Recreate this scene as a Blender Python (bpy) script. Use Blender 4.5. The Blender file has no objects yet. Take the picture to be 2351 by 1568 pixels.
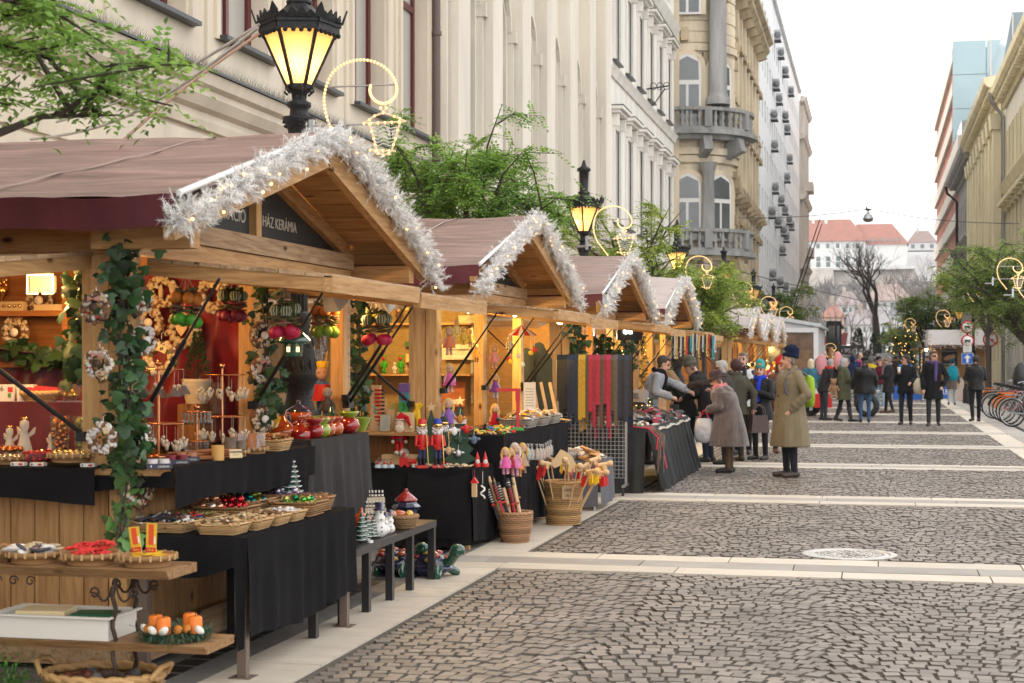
import bpy,math,random
import numpy as np
from mathutils import Vector as V,Matrix,noise as MN
R=math.radians;PI=math.pi
random.seed(11)
rnd=random.random;uni=random.uniform
sc=bpy.context.scene;COL=sc.collection
CF,CH=3700.0,1.68
YAW=math.atan((2008-1175.5)/CF);CS,CC=math.sin(YAW),math.cos(YAW)
def ray(p,y):
 t=(p-1175.5)/CF
 return V((-CS+CC*t,CC+CS*t,(822-y)/CF))
def atX(p,y,X):r=ray(p,y);return r*(X/r.x)+V((0,0,CH))
def atY(p,y,Y):r=ray(p,y);return r*(Y/r.y)+V((0,0,CH))
def atZ(p,y,z=0.0):r=ray(p,y);return r*((z-CH)/r.z)+V((0,0,CH))
def pxm(X,Y):return CF/(-X*CS+Y*CC)
_M={}
def mat(name,col,rough=.6,metal=0,var=.0,ns=6,bump=0,bs=40,island=0,st=None,spec=.5,emit=None,es=0,trans=0,coat=0,col2=None,sub=0,ior=1.45,alpha=1,sheen=0):
 if name in _M:return _M[name]
 m=bpy.data.materials.new(name);m.use_nodes=True;_M[name]=m
 nt=m.node_tree;N=nt.nodes;L=nt.links;b=N['Principled BSDF']
 def inp(k,v):
  if k in b.inputs:b.inputs[k].default_value=v
 c=(*col,1)
 inp('Base Color',c);inp('Roughness',rough);inp('Metallic',metal);inp('Specular IOR Level',spec);inp('IOR',ior)
 inp('Transmission Weight',trans);inp('Coat Weight',coat);inp('Alpha',alpha);inp('Sheen Weight',sheen)
 if sub:inp('Subsurface Weight',sub);inp('Subsurface Radius',(.02,.01,.006));inp('Subsurface Scale',.3)
 if emit:inp('Emission Color',(*emit,1));inp('Emission Strength',es)
 tc=None
 if var or bump or col2:
  tc=N.new('ShaderNodeTexCoord');mp=N.new('ShaderNodeMapping');L.new(tc.outputs['Object'],mp.inputs[0])
  if st:mp.inputs['Scale'].default_value=st
 out=None
 if var or col2:
  n=N.new('ShaderNodeTexNoise');n.inputs['Scale'].default_value=ns;n.inputs['Detail'].default_value=6;n.inputs['Roughness'].default_value=.65
  L.new(mp.outputs[0],n.inputs['Vector'])
  rp=N.new('ShaderNodeValToRGB');rp.color_ramp.elements[0].position=.3;rp.color_ramp.elements[1].position=.7
  d=col2 if col2 else tuple(x*(1-var)for x in col)
  rp.color_ramp.elements[0].color=(*d,1);rp.color_ramp.elements[1].color=(*(col if col2 else tuple(min(1,x*(1+var*.6))for x in col)),1)
  L.new(n.outputs['Fac'],rp.inputs[0]);out=rp.outputs[0]
 if island:
  g=N.new('ShaderNodeNewGeometry');mr=N.new('ShaderNodeMapRange');mr.inputs[3].default_value=1-island;mr.inputs[4].default_value=1+island
  L.new(g.outputs['Random Per Island'],mr.inputs[0])
  h=N.new('ShaderNodeHueSaturation');L.new(mr.outputs[0],h.inputs['Value'])
  if out:L.new(out,h.inputs['Color'])
  else:h.inputs['Color'].default_value=c
  out=h.outputs[0]
 if out:L.new(out,b.inputs['Base Color'])
 if bump:
  n2=N.new('ShaderNodeTexNoise');n2.inputs['Scale'].default_value=bs;n2.inputs['Detail'].default_value=5
  L.new(mp.outputs[0],n2.inputs['Vector']);bp=N.new('ShaderNodeBump');bp.inputs['Strength'].default_value=min(1,bump);bp.inputs['Distance'].default_value=.02
  L.new(n2.outputs['Fac'],bp.inputs['Height']);L.new(bp.outputs[0],b.inputs['Normal'])
 return m
def glow(name,col,s):
 return mat(name,(.8,.6,.3),.4,emit=col,es=s)
def woodmat(name,c1,c2,axis=2,ns=5,knots=.8,island=.16,rough=.62):
 "boards: grain along an axis, knots, every board its own tone"
 if name in _M:return _M[name]
 m=mat(name,c1,rough,island=island,spec=.3);nt=m.node_tree;N=nt.nodes;L=nt.links
 h=[n for n in N if n.type=='HUE_SAT'][0]
 g=N.new('ShaderNodeNewGeometry');mp=N.new('ShaderNodeMapping');L.new(g.outputs['Position'],mp.inputs[0])
 s=[9,9,9];s[axis]=.7;mp.inputs['Scale'].default_value=s
 ad=N.new('ShaderNodeVectorMath');ad.operation='ADD';sc3=N.new('ShaderNodeVectorMath');sc3.operation='SCALE';sc3.inputs[0].default_value=(7,5,3)
 L.new(g.outputs['Random Per Island'],sc3.inputs['Scale']);L.new(mp.outputs[0],ad.inputs[0]);L.new(sc3.outputs[0],ad.inputs[1])
 n=N.new('ShaderNodeTexNoise');n.inputs['Scale'].default_value=ns;n.inputs['Detail'].default_value=7;n.inputs['Distortion'].default_value=.6
 L.new(ad.outputs[0],n.inputs['Vector'])
 rp=N.new('ShaderNodeValToRGB');e=rp.color_ramp.elements;e[0].position=.32;e[1].position=.62;e[0].color=(*c2,1);e[1].color=(*c1,1)
 L.new(n.outputs['Fac'],rp.inputs[0])
 mp2=N.new('ShaderNodeMapping');s2=[5.5,5.5,5.5];s2[axis]=2.6;mp2.inputs['Scale'].default_value=s2;L.new(g.outputs['Position'],mp2.inputs[0])
 vo=N.new('ShaderNodeTexVoronoi');vo.inputs['Scale'].default_value=1;L.new(mp2.outputs[0],vo.inputs['Vector'])
 r2=N.new('ShaderNodeValToRGB');q=r2.color_ramp.elements;q[0].position=.05;q[1].position=.13;k=tuple(x*(1-knots*.75)for x in c2);q[0].color=(*k,1);q[1].color=(1,1,1,1)
 L.new(vo.outputs['Distance'],r2.inputs[0])
 mx=N.new('ShaderNodeMixRGB');mx.blend_type='MULTIPLY';mx.inputs[0].default_value=1;L.new(rp.outputs[0],mx.inputs[1]);L.new(r2.outputs[0],mx.inputs[2])
 L.new(mx.outputs[0],h.inputs['Color'])
 bp=N.new('ShaderNodeBump');bp.inputs['Strength'].default_value=.25;bp.inputs['Distance'].default_value=.01;L.new(n.outputs['Fac'],bp.inputs['Height']);L.new(bp.outputs[0],N['Principled BSDF'].inputs['Normal'])
 return m
class MB:
 def __init__(s):s.v=[];s.f=[];s.mi=[];s.sm=[];s.mats=[];s.c=0;s.M=None
 def mat(s,m):
  if m not in s.mats:s.mats.append(m)
  s.c=s.mats.index(m);return s
 def add(s,vs,fs,sm=False):
  o=len(s.v)
  if s.M is not None:vs=[s.M@V(v)for v in vs]
  s.v.extend([tuple(v)for v in vs])
  for f in fs:s.f.append([i+o for i in f]);s.mi.append(s.c);s.sm.append(sm)
  return s
 def bx(s,a,b):
  x0,y0,z0=a;x1,y1,z1=b
  return s.add([(x0,y0,z0),(x1,y0,z0),(x1,y1,z0),(x0,y1,z0),(x0,y0,z1),(x1,y0,z1),(x1,y1,z1),(x0,y1,z1)],[(3,2,1,0),(4,5,6,7),(0,1,5,4),(1,2,6,5),(2,3,7,6),(3,0,4,7)])
 def box(s,c,d,rz=0,rx=0,ry=0,tp=1.0):
  Mx=Matrix.Translation(c)@Matrix.Rotation(rz,4,'Z')@Matrix.Rotation(ry,4,'Y')@Matrix.Rotation(rx,4,'X')
  x,y,z=d[0]/2,d[1]/2,d[2]/2
  vs=[(-x,-y,-z),(x,-y,-z),(x,y,-z),(-x,y,-z),(-x*tp,-y*tp,z),(x*tp,-y*tp,z),(x*tp,y*tp,z),(-x*tp,y*tp,z)]
  return s.add([Mx@V(v)for v in vs],[(3,2,1,0),(4,5,6,7),(0,1,5,4),(1,2,6,5),(2,3,7,6),(3,0,4,7)])
 def bar(s,a,b,w,h=None,up=(0,0,1)):
  "a squared bar from a to b"
  a,b=V(a),V(b);h=h or w;d=(b-a).normalized();u=V(up)
  if abs(d.dot(u))>.98:u=V((0,1,0))
  x=d.cross(u).normalized();y=x.cross(d)
  vs=[]
  for p in(a,b):
   for i,j in((-1,-1),(1,-1),(1,1),(-1,1)):vs.append(p+x*(i*w/2)+y*(j*h/2))
  return s.add(vs,[(0,1,2,3),(7,6,5,4),(0,4,5,1),(1,5,6,2),(2,6,7,3),(3,7,4,0)])
 def tube(s,pts,r,n=6,cap=True,closed=False,sm=True):
  pts=[V(p)for p in pts];k=len(pts);vs=[];fs=[];up=None
  for i,p in enumerate(pts):
   a=pts[(i-1)%k]if(closed or i)else p;b=pts[(i+1)%k]if(closed or i<k-1)else p
   d=(b-a).normalized()if(b-a).length>1e-9 else V((0,0,1))
   if up is None:up=V((0,0,1))if abs(d.z)<.9 else V((1,0,0))
   x=d.cross(up)
   if x.length<1e-4:x=d.cross(V((.3,1,.2)))
   x.normalize();y=x.cross(d);up=y
   q=r[i]if hasattr(r,'__len__')else r
   for j in range(n):
    t=2*PI*j/n;vs.append(p+(x*math.cos(t)+y*math.sin(t))*q)
  m=k if closed else k-1
  for i in range(m):
   i2=(i+1)%k
   for j in range(n):j2=(j+1)%n;fs.append((i*n+j,i*n+j2,i2*n+j2,i2*n+j))
  s.add(vs,fs,sm)
  if cap and not closed:
   s.add(vs[:n],[tuple(range(n))[::-1]]);s.add(vs[-n:],[tuple(range(n))])
  return s
 def cyl(s,a,b,r,r2=None,n=10,sm=True):return s.tube([a,b],[r,r if r2 is None else r2],n,True,False,sm)
 def lathe(s,prof,c=(0,0,0),n=14,M=None,sm=True,cap=True,ph=0,sq=None):
  vs=[];fs=[];k=len(prof);c=V(c)
  for r,z in prof:
   for j in range(n):
    t=2*PI*j/n+ph;p=V((r*math.cos(t),r*math.sin(t),z))
    if sq:p.x*=sq[0];p.y*=sq[1]
    vs.append((M@p if M else p)+c)
  for i in range(k-1):
   for j in range(n):j2=(j+1)%n;fs.append((i*n+j,i*n+j2,(i+1)*n+j2,(i+1)*n+j))
  s.add(vs,fs,sm)
  if cap:
   if prof[0][0]>1e-4:s.add(vs[:n],[tuple(range(n))[::-1]])
   if prof[-1][0]>1e-4:s.add(vs[-n:],[tuple(range(n))])
  return s
 def ball(s,c,r,n=8,m=5,M=None):
  rr=r if hasattr(r,'__len__')else(r,r,r);c=V(c);vs=[];fs=[]
  for i in range(m+1):
   a=PI*i/m-PI/2
   for j in range(n):
    t=2*PI*j/n;p=V((rr[0]*math.cos(a)*math.cos(t),rr[1]*math.cos(a)*math.sin(t),rr[2]*math.sin(a)))
    vs.append((M@p if M else p)+c)
  for i in range(m):
   for j in range(n):j2=(j+1)%n;fs.append((i*n+j,i*n+j2,(i+1)*n+j2,(i+1)*n+j))
  return s.add(vs,fs,True)
 def prism(s,poly,t,M=None):
  "polygon in local XY, thick along Z"
  n=len(poly);vs=[V((x,y,0))for x,y in poly]+[V((x,y,t))for x,y in poly]
  if M:vs=[M@v for v in vs]
  return s.add(vs,[tuple(range(n))[::-1],tuple(range(n,2*n))]+[(i,(i+1)%n,n+(i+1)%n,n+i)for i in range(n)])
 def loft(s,rings,cap=True,sm=True):
  n=len(rings[0]);vs=[p for r in rings for p in r];fs=[]
  for i in range(len(rings)-1):
   for j in range(n):j2=(j+1)%n;fs.append((i*n+j,i*n+j2,(i+1)*n+j2,(i+1)*n+j))
  if cap:fs+=[tuple(range(n))[::-1],tuple(range((len(rings)-1)*n,len(rings)*n))]
  return s.add(vs,fs,sm)
 def grid(s,fn,nu,nv,sm=True):
  vs=[fn(i/nu,j/nv)for i in range(nu+1)for j in range(nv+1)]
  return s.add(vs,[(i*(nv+1)+j,(i+1)*(nv+1)+j,(i+1)*(nv+1)+j+1,i*(nv+1)+j+1)for i in range(nu)for j in range(nv)],sm)
 def build(s,name,parent=None,m=None,world=False,loc=None):
  me=bpy.data.meshes.new(name);vs=s.v
  base=V((0,0,0))
  if parent is None and loc is None and vs:
   a=np.array(vs);lo,hi=a.min(0),a.max(0);base=V(((lo[0]+hi[0])/2,(lo[1]+hi[1])/2,lo[2]))
  elif world and parent is not None:base=parent.location.copy()
  if base.length:vs=[(v[0]-base.x,v[1]-base.y,v[2]-base.z)for v in vs]
  me.from_pydata(vs,[],s.f)
  ms=s.mats if s.mats else[m]
  for q in ms:me.materials.append(q)
  me.polygons.foreach_set('material_index',s.mi);me.polygons.foreach_set('use_smooth',s.sm);me.update()
  o=bpy.data.objects.new(name,me);COL.objects.link(o)
  if parent is not None:o.parent=parent
  else:o.location=base if loc is None else loc
  return o
def tag(o,label,cat,group=None,kind=None):
 if label:o['label']=label
 if cat:o['category']=cat
 if group:o['group']=group
 if kind:o['kind']=kind
 return o
def struct(o):o['kind']='structure';return o
def thing(name,label,cat,loc=(0,0,0),rz=0,group=None,s=1):
 o=bpy.data.objects.new(name,None);COL.objects.link(o);o.location=loc;o.rotation_euler=(0,0,rz);o.scale=(s,s,s);o.empty_display_size=.1
 return tag(o,label,cat,group)
_KIDS={}
def dup(root,loc,rz=0,label=None,group=None,s=None):
 def cp(o,par):
  c=o.copy();COL.objects.link(c)
  if par is not None:c.parent=par
  for ch in kids(o):cp(ch,c)
  return c
 r=cp(root,None);r.location=loc;r.rotation_euler=(0,0,rz)
 if s:r.scale=(s,s,s)if not hasattr(s,'__len__')else s
 if label:r['label']=label
 if group:r['group']=group
 return r
def kids(o):
 if o.name not in _KIDS:_KIDS[o.name]=[x for x in COL.objects if x.parent==o]
 return _KIDS[o.name]
def text(sx,size,m,parent,M,name='lettering',ext=.002,align='CENTER',space=1.0,sx_=1.0,bold=0):
 cu=bpy.data.curves.new(name,'FONT');cu.body=sx;cu.size=size;cu.extrude=ext;cu.align_x=align;cu.align_y='CENTER';cu.space_character=space;cu.resolution_u=3;cu.offset=bold
 o=bpy.data.objects.new('t',cu);COL.objects.link(o)
 me=bpy.data.meshes.new_from_object(o);bpy.data.objects.remove(o);bpy.data.curves.remove(cu)
 me.transform(M@Matrix.Diagonal((sx_,1,1,1)));me.materials.clear();me.materials.append(m)
 q=bpy.data.objects.new(name,me);COL.objects.link(q)
 if parent is not None:q.parent=parent
 return q
def frame(o,x,y):
 "matrix with origin o and in-plane axes x, y"
 x=V(x).normalized();z=x.cross(V(y)).normalized();y=z.cross(x)
 return Matrix(((x.x,y.x,z.x,o[0]),(x.y,y.y,z.y,o[1]),(x.z,y.z,z.z,o[2]),(0,0,0,1)))
def leafcloud(items,name,parent,m,world=True):
 "items: list of (pos, dir, normal, length, width): each a pointed folded leaf"
 mb=MB();mb.mat(m);vs=[];fs=[]
 for p,d,nn,l,w in items:
  d=V(d).normalized();x=d.cross(V(nn))
  if x.length<1e-4:x=V((1,0,0))
  x.normalize();o=len(vs);p=V(p);u=x.cross(d)*(w*.25)
  vs+=[p,p+d*l*.45+x*w*.5+u,p+d*l,p+d*l*.45-x*w*.5+u];fs.append((o,o+1,o+2,o+3))
 mb.add(vs,fs,True)
 return mb.build(name,parent,world=world)
m_steel=mat('galvanised steel',(.45,.46,.47),.38,.9,var=.15)
m_dark=mat('black metal',(.018,.019,.021),.42,.3,var=.3,ns=20)
m_iron=mat('cast iron',(.02,.021,.023),.5,.35,var=.4,ns=25,bump=.5,bs=60)
m_rust=mat('rusty wrought iron',(.07,.045,.035),.75,.4,var=.5,ns=30,bump=.4)
m_black=mat('black cloth',(.0115,.011,.012),.95,var=.35,ns=4,bump=.2,bs=40,spec=.12)
m_greycl=mat('grey cloth',(.13,.128,.14),.95,var=.15,ns=3,spec=.2)
m_white=mat('white paint',(.8,.8,.78),.5,var=.05)
m_paper=mat('paper',(.78,.75,.68),.8)
m_ink=mat('ink',(.03,.03,.035),.7)
m_card=mat('cream card',(.66,.52,.3),.8)
m_red=mat('red paint',(.55,.02,.02),.35)
m_gold=mat('gold',(.83,.55,.18),.22,1)
m_skin=mat('skin',(.56,.32,.23),.5,var=.1,ns=30,sub=.15)
m_glass=mat('clear glass',(.95,.97,.96),.03,trans=1,ior=1.3)
m_wicker=mat('wicker',(.52,.33,.15),.6,island=.3,spec=.3)
m_wickerd=mat('brown wicker',(.3,.165,.07),.6,island=.3,spec=.3)
m_toy=mat('pale toy wood',(.62,.42,.22),.5,var=.12,ns=14,st=(6,6,.8))
m_leaf=mat('ivy leaf',(.026,.068,.02),.45,island=.8,spec=.5)
m_ivyl=mat('pale ivy leaf',(.08,.17,.04),.4,island=.4)
m_needle=mat('fir needle',(.035,.085,.03),.6,island=.5)
W_front=woodmat('pine boards upright',(.48,.27,.115),(.32,.16,.06),2)
W_y=woodmat('pine boards lengthwise',(.52,.31,.135),(.35,.185,.07),1)
W_x=woodmat('pine boards crosswise',(.48,.275,.11),(.31,.155,.058),0)
W_old=woodmat('weathered board',(.44,.3,.175),(.26,.155,.08),1,island=.25)
W_post=woodmat('pine post',(.62,.38,.165),(.46,.25,.095),2,island=.1)
W_dk=woodmat('brown stained wood',(.3,.14,.05),(.2,.085,.028),2,island=.08)
def capsule(mb,a,b,ra,rb,n=10):
 a,b=V(a),V(b);d=b-a;l=d.length;d=d/l if l>1e-6 else V((0,0,1))
 x=d.cross(V((0,0,1))if abs(d.z)<.9 else V((1,0,0))).normalized();y=x.cross(d);rings=[]
 for k in(-80,-50,-20):q=R(k);rings.append((a+d*ra*math.sin(q),ra*math.cos(q)))
 for k in(20,50,80):q=R(k);rings.append((b+d*rb*math.sin(q),rb*math.cos(q)))
 mb.loft([[p+(x*math.cos(2*PI*j/n)+y*math.sin(2*PI*j/n))*r for j in range(n)]for p,r in rings])
def remesh(mb,vox,name,parent,prims,sm=2):
 me=bpy.data.meshes.new('t');me.from_pydata(mb.v,[],mb.f);o=bpy.data.objects.new('t',me);COL.objects.link(o)
 k=o.modifiers.new('r','REMESH');k.mode='VOXEL';k.voxel_size=vox
 if sm:k2=o.modifiers.new('s','SMOOTH');k2.factor=.5;k2.iterations=sm
 dg=bpy.context.evaluated_depsgraph_get();out=bpy.data.meshes.new_from_object(o.evaluated_get(dg));bpy.data.objects.remove(o)
 out.materials.clear();ms=[]
 for p in prims:
  if p[-1]not in ms:ms.append(p[-1])
 for q in ms:out.materials.append(q)
 n=len(out.polygons);c=np.empty(n*3,'f');out.polygons.foreach_get('center',c);c=c.reshape(n,3)
 best=np.full(n,1e9);idx=np.zeros(n,'i')
 if len(ms)>1:
  for p in prims:
   if p[0]=='e':
    q=(c-np.array(p[1]))/np.array(p[2]);d=(np.linalg.norm(q,axis=1)-1)*min(p[2])
   else:
    a,b=np.array(p[1]),np.array(p[2]);ab=b-a;t=np.clip(((c-a)@ab)/max(1e-9,ab@ab),0,1)
    d=np.linalg.norm(c-a-t[:,None]*ab,axis=1)-(p[3]+(p[4]-p[3])*t)
   w=d<best;best[w]=d[w];idx[w]=ms.index(p[-1])
 out.polygons.foreach_set('material_index',idx);out.polygons.foreach_set('use_smooth',[True]*n);out.name=name
 q=bpy.data.objects.new(name,out);COL.objects.link(q);q.parent=parent
 return q
def cloth(c,rough=.85,**k):
 return mat('cloth %.3f %.3f %.3f %.2f'%(*c,rough),c,rough,var=k.pop('var',.3),ns=k.pop('ns',9),bump=k.pop('bump',.25),bs=k.pop('bs',120),spec=.2,sheen=k.pop('sheen',.0),**k)
m_eye=mat('eye',(.03,.02,.015),.3);m_lip=mat('lip',(.36,.12,.1),.5);m_brow=mat('brow',(.12,.08,.05),.8)
m_mouth=mat('open mouth',(.08,.02,.02),.6)
ARM={'down':((.255,-.03,1.14),(.27,.05,.89)),'pocket':((.31,-.07,1.13),(.205,.09,.93)),'fwd':((.24,.05,1.14),(.17,.3,1.06)),'reach':((.22,.24,1.28),(.14,.5,1.24)),'far':((.2,.3,1.36),(.1,.6,1.3)),'chest':((.25,.03,1.13),(.1,.24,1.22)),'cup':((.25,.02,1.12),(.16,.2,1.27)),'back':((.25,-.16,1.16),(.24,-.17,.92)),'hang':((.25,.03,1.13),(.23,.12,.87))}
def person(label,X,Y,rz,h=1.72,coat=(.03,.03,.035),hem=.85,flare=1.0,legs=(.02,.022,.03),shoe=(.02,.018,.016),hair=None,hs='short',hat=None,hc=None,scarf=None,arms=('down','down'),stride=.0,lean=.0,wide=1.0,boots=None,glasses=False,mouth=False,gloves=None,head=0,nod=0,group=None,cat='person',vox=.014,rough=.85,z0=0,hood=None,coatk=None,thick=1.0):
 s=h/1.75;root=thing('person',label,cat,(X,Y,z0),R(rz),group)
 ln=lambda p:V((p[0],p[1]+lean*max(0,p[2]-.95),p[2]-abs(lean)*.25*max(0,p[2]-.95)))*s
 mlegs=cloth(legs);mshoe=mat('shoe %.3f %.3f %.3f'%shoe,shoe,.5,var=.2);mcoat=cloth(coat,rough,**(coatk or{}))
 mglove=cloth(gloves)if gloves else m_skin;mb=MB();pr=[]
 def C(a,b,ra,rb,m,raw=False):
  a,b=(V(a),V(b))if raw else(ln(a),ln(b));capsule(mb,a,b,ra*s,rb*s);pr.append(('c',a,b,ra*s,rb*s,m))
 def E(c,r,m):mb.ball(c,[q*s for q in r],12,8);pr.append(('e',tuple(c),[q*s for q in r],m))
 for sd in(-1,1):
  st=stride*sd;hip=(.095*sd,0,.9);kn=(.105*sd,st*.42+.02,.49 if st>=0 else .48);an=(.105*sd,st*.8-(.03 if st<0 else 0),.09 if st>=0 else .12)
  C(hip,kn,.092*wide,.066,mlegs);C(kn,an,.066,.05,mlegs)
  if boots:C((kn[0],kn[1],kn[2]-.12),an,.068,.056,cloth(boots))
  he=(an[0],an[1]-.04,an[2]-.045);to=(an[0]+.025*sd,an[1]+.17,an[2]-.055 if st>=0 else .035)
  C(he,to,.048,.04,mshoe)
 C((-.06,0,.93),(.06,0,.93),.12*wide,.12*wide,mlegs);C((0,-.01,1.0),(0,.0,1.3),.125*wide,.15*wide,mcoat);C((-.11,0,1.38),(.11,0,1.38),.1,.1,mcoat)
 hands=[]
 for sd,k in((-1,arms[0]),(1,arms[1])):
  e,w=ARM[k]if isinstance(k,str)else k
  sh=(.185*sd*wide**.5,0,1.41);e=(e[0]*sd*(1+(wide-1)*.6),e[1],e[2]);w=(w[0]*sd,w[1],w[2])
  C(sh,e,.056,.045,mcoat);C(e,w,.045,.034,mcoat)
  we,ww=ln(e),ln(w);d=(ww-we).normalized();x=d.cross(V((0,0,1)))
  x=x.normalized()if x.length>.1 else V((0,1,0));u=x.cross(d)
  a=ww;b=ww+d*.085*s;capsule(mb,a,b,.028*s,.036*s);pr.append(('c',a,b,.028*s,.036*s,mglove))
  if k!='pocket':
   for i,(o,l)in enumerate(((-.027,.058),(-.009,.068),(.01,.064),(.027,.05))):
    p0=b+x*o*s;p1=p0+(d*.8-u*.25)*l*.6*s;p2=p1+(d*.55-u*.75)*l*.5*s
    for p,q in((p0,p1),(p1,p2)):capsule(mb,p,q,.0105*s,.0095*s,6);pr.append(('c',p,q,.0105*s,.0095*s,mglove))
   t0=ww+d*.03*s-x*.03*s*sd;t1=t0+(d*.7-x*.6*sd-u*.3)*.05*s;capsule(mb,t0,t1,.013*s,.01*s,6);pr.append(('c',t0,t1,.013*s,.01*s,mglove))
  hands.append(b)
 hc0=ln((0,.02+nod*.06,1.615-nod*.03));Hm=Matrix.Translation(hc0)@Matrix.Rotation(R(head),4,'Z')@Matrix.Rotation(-nod*.6-lean*.35,4,'X')
 C((0,0,1.42),(0,.01,1.55),.06,.054,m_skin)
 hp=lambda p:Hm@(V(p)*s)
 def HE(p,r,m):
  mb.ball(hp(p),[q*s for q in r],12,8,(Hm.to_3x3()));pr.append(('c',hp(p),hp((p[0],p[1],p[2]+.001)),min(r)*s*1.0,min(r)*s,m))
 def HC(a,b,ra,rb,m):capsule(mb,hp(a),hp(b),ra*s,rb*s,8);pr.append(('c',hp(a),hp(b),ra*s,rb*s,m))
 HE((0,-.005,.035),(.077,.096,.1),m_skin);HE((0,.015,-.04),(.062,.08,.08),m_skin);HC((0,.06,-.092),(0,.072,-.085),.03,.026,m_skin)
 HC((0,.092,.01),(0,.112,-.028),.011,.016,m_skin)
 for q in(-1,1):
  HC((.077*q,-.01,.01),(.08*q,-.018,-.03),.014,.01,m_skin)
  HC((.026*q,.085,.012),(.038*q,.081,.012),.006,.006,m_eye);HC((.02*q,.088,.034),(.048*q,.078,.034),.005,.0045,m_brow)
 if mouth:HC((-.012,.085,-.062),(.012,.085,-.066),.018,.018,m_mouth)
 else:HC((-.022,.085,-.062),(.022,.085,-.062),.009,.009,m_lip)
 if glasses:
  for q in(-1,1):HC((.02*q,.1,.008),(.05*q,.09,.008),.009,.009,m_eye);HC((.058*q,.085,.01),(.082*q,-.01,.012),.005,.005,m_eye)
 remesh(mb,vox*s,'body',root,pr,1)
 mb=MB();rings=[];n=28;ph=rnd()*6;bk=[(hem,.205*flare,.165*flare),((hem+1.0)/2 if hem<.8 else hem+.04,.2+(flare-1)*.1,.16+(flare-1)*.08),(1.02,.178,.145),(1.15,.182,.142),(1.28,.195,.15),(1.38,.19,.135),(1.44,.15,.11),(1.475,.085,.085),(1.5,.07,.075)]
 for z,a,b in bk:
  a*=wide*thick;b*=wide*thick
  if z>1.4:a/=wide**.7;b/=wide**.5
  f=.05*max(0,min(1,(1.15-z)/.5));rg=[]
  for j in range(n):
   t=2*PI*j/n;k=1+f*math.sin(t*5+ph)+f*.5*math.sin(t*9+ph*2)+.014*math.sin(t*7+z*25)+.035*MN.noise(V((math.cos(t)*2.2+ph,math.sin(t)*2.2,z*3.5)))
   rg.append(ln((a*math.cos(t)*k,b*math.sin(t)*k+stride*.0,z)))
  rings.append(rg)
 mb.loft(rings);pr=[('c',V((0,0,1)),V((0,0,1.1)),.1,.1,mcoat)]
 for sd,k in((-1,arms[0]),(1,arms[1])):
  e,w=ARM[k]if isinstance(k,str)else k
  sh=(.175*sd*wide**.5,0,1.395);e=(e[0]*sd*(1+(wide-1)*.6),e[1],e[2]);w=(w[0]*sd,w[1],w[2])
  capsule(mb,ln(sh),ln(e),.078*s*thick,.064*s*thick);capsule(mb,ln(e),ln(w),.064*s*thick,.05*s)
  for q in range(3):
   t=.25+q*.25;p=V(e).lerp(V(w),t);capsule(mb,ln(p),ln(p+V((0,.01,.012))),.062*s*thick,.062*s*thick,8)
 capsule(mb,ln((-.05,-.03,1.49)),ln((.05,-.03,1.49)),.055*s,.055*s)
 if hood:mb.ball(ln((0,-.1,1.47)),(.13*s,.09*s,.09*s),12,8)
 remesh(mb,max(.013,vox)*s,'coat',root,pr,1)
 if hair:
  mh=mat('hair %.3f %.3f %.3f'%hair,hair,.55,var=.45,ns=20,st=(6,6,1),bump=.6,bs=60);mb=MB();Hr=Hm.to_3x3()
  if hs!='bald':
   mb.ball(hp((0,-.022,.05)),(.085*s,.1*s,.095*s),12,8,Hr)
   for q in(-1,1):capsule(mb,hp((.06*q,-.03,.02)),hp((.05*q,-.05,-.05)),.035*s,.03*s)
   mb.ball(hp((0,.05,.1)),(.06*s,.045*s,.035*s),10,6,Hr)
  if hs in('bob','long'):
   dz=-.13 if hs=='bob' else-.27
   for q in(-1,1):capsule(mb,hp((.07*q,-.03,.03)),hp((.08*q,-.035,dz+.04)),.04*s,.035*s)
   capsule(mb,hp((0,-.07,.03)),hp((0,-.085,dz)),.075*s,.065*s);capsule(mb,hp((.04,-.07,.03)),hp((.05,-.08,dz)),.06*s,.05*s);capsule(mb,hp((-.04,-.07,.03)),hp((-.05,-.08,dz)),.06*s,.05*s)
  if hs=='puff':mb.ball(hp((0,-.02,.04)),(.105*s,.115*s,.115*s),12,8,Hr)
  if mb.v:remesh(mb,max(.013,vox)*s,'hair',root,[('c',V((0,0,0)),V((0,0,1)),.1,.1,mh)],1)
 if hat:
  mh=cloth(hc,.9,bump=.5,bs=160);mb=MB().mat(mh);Hr=Hm.to_4x4();S=Matrix.Diagonal((s,s,s,1))
  if hat=='beanie':
   mb.M=Hr@Matrix.Rotation(.18,4,'X')@S
   mb.lathe([(.09,.03),(.1,.035),(.102,.06),(.099,.085),(.094,.088),(.096,.12),(.09,.155),(.07,.185),(.045,.2),(.03,.212),(0,.214)],(0,-.012,0),16,sq=(.95,1.12))
  elif hat=='brim':
   mb.M=Hr@Matrix.Rotation(.1,4,'X')@S
   mb.lathe([(.098,.05),(.15,.022),(.152,.028),(.104,.068),(.103,.09),(.106,.1),(.102,.11),(.105,.12),(.1,.15),(.085,.168),(0,.172)],(0,-.01,0),18,sq=(.95,1.08))
  elif hat=='cap':
   mb.M=Hr@S;mb.lathe([(.095,.05),(.105,.075),(.1,.11),(.07,.135),(0,.142)],(0,-.015,0),16,sq=(.97,1.15));mb.box((0,.1,.06),(.13,.08,.02),rx=-.25)
  elif hat=='hood':
   mb.M=Hr@S;mb.ball((0,-.03,.03),(.105,.115,.135),14,9)
  mb.build('hat',root)
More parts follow.
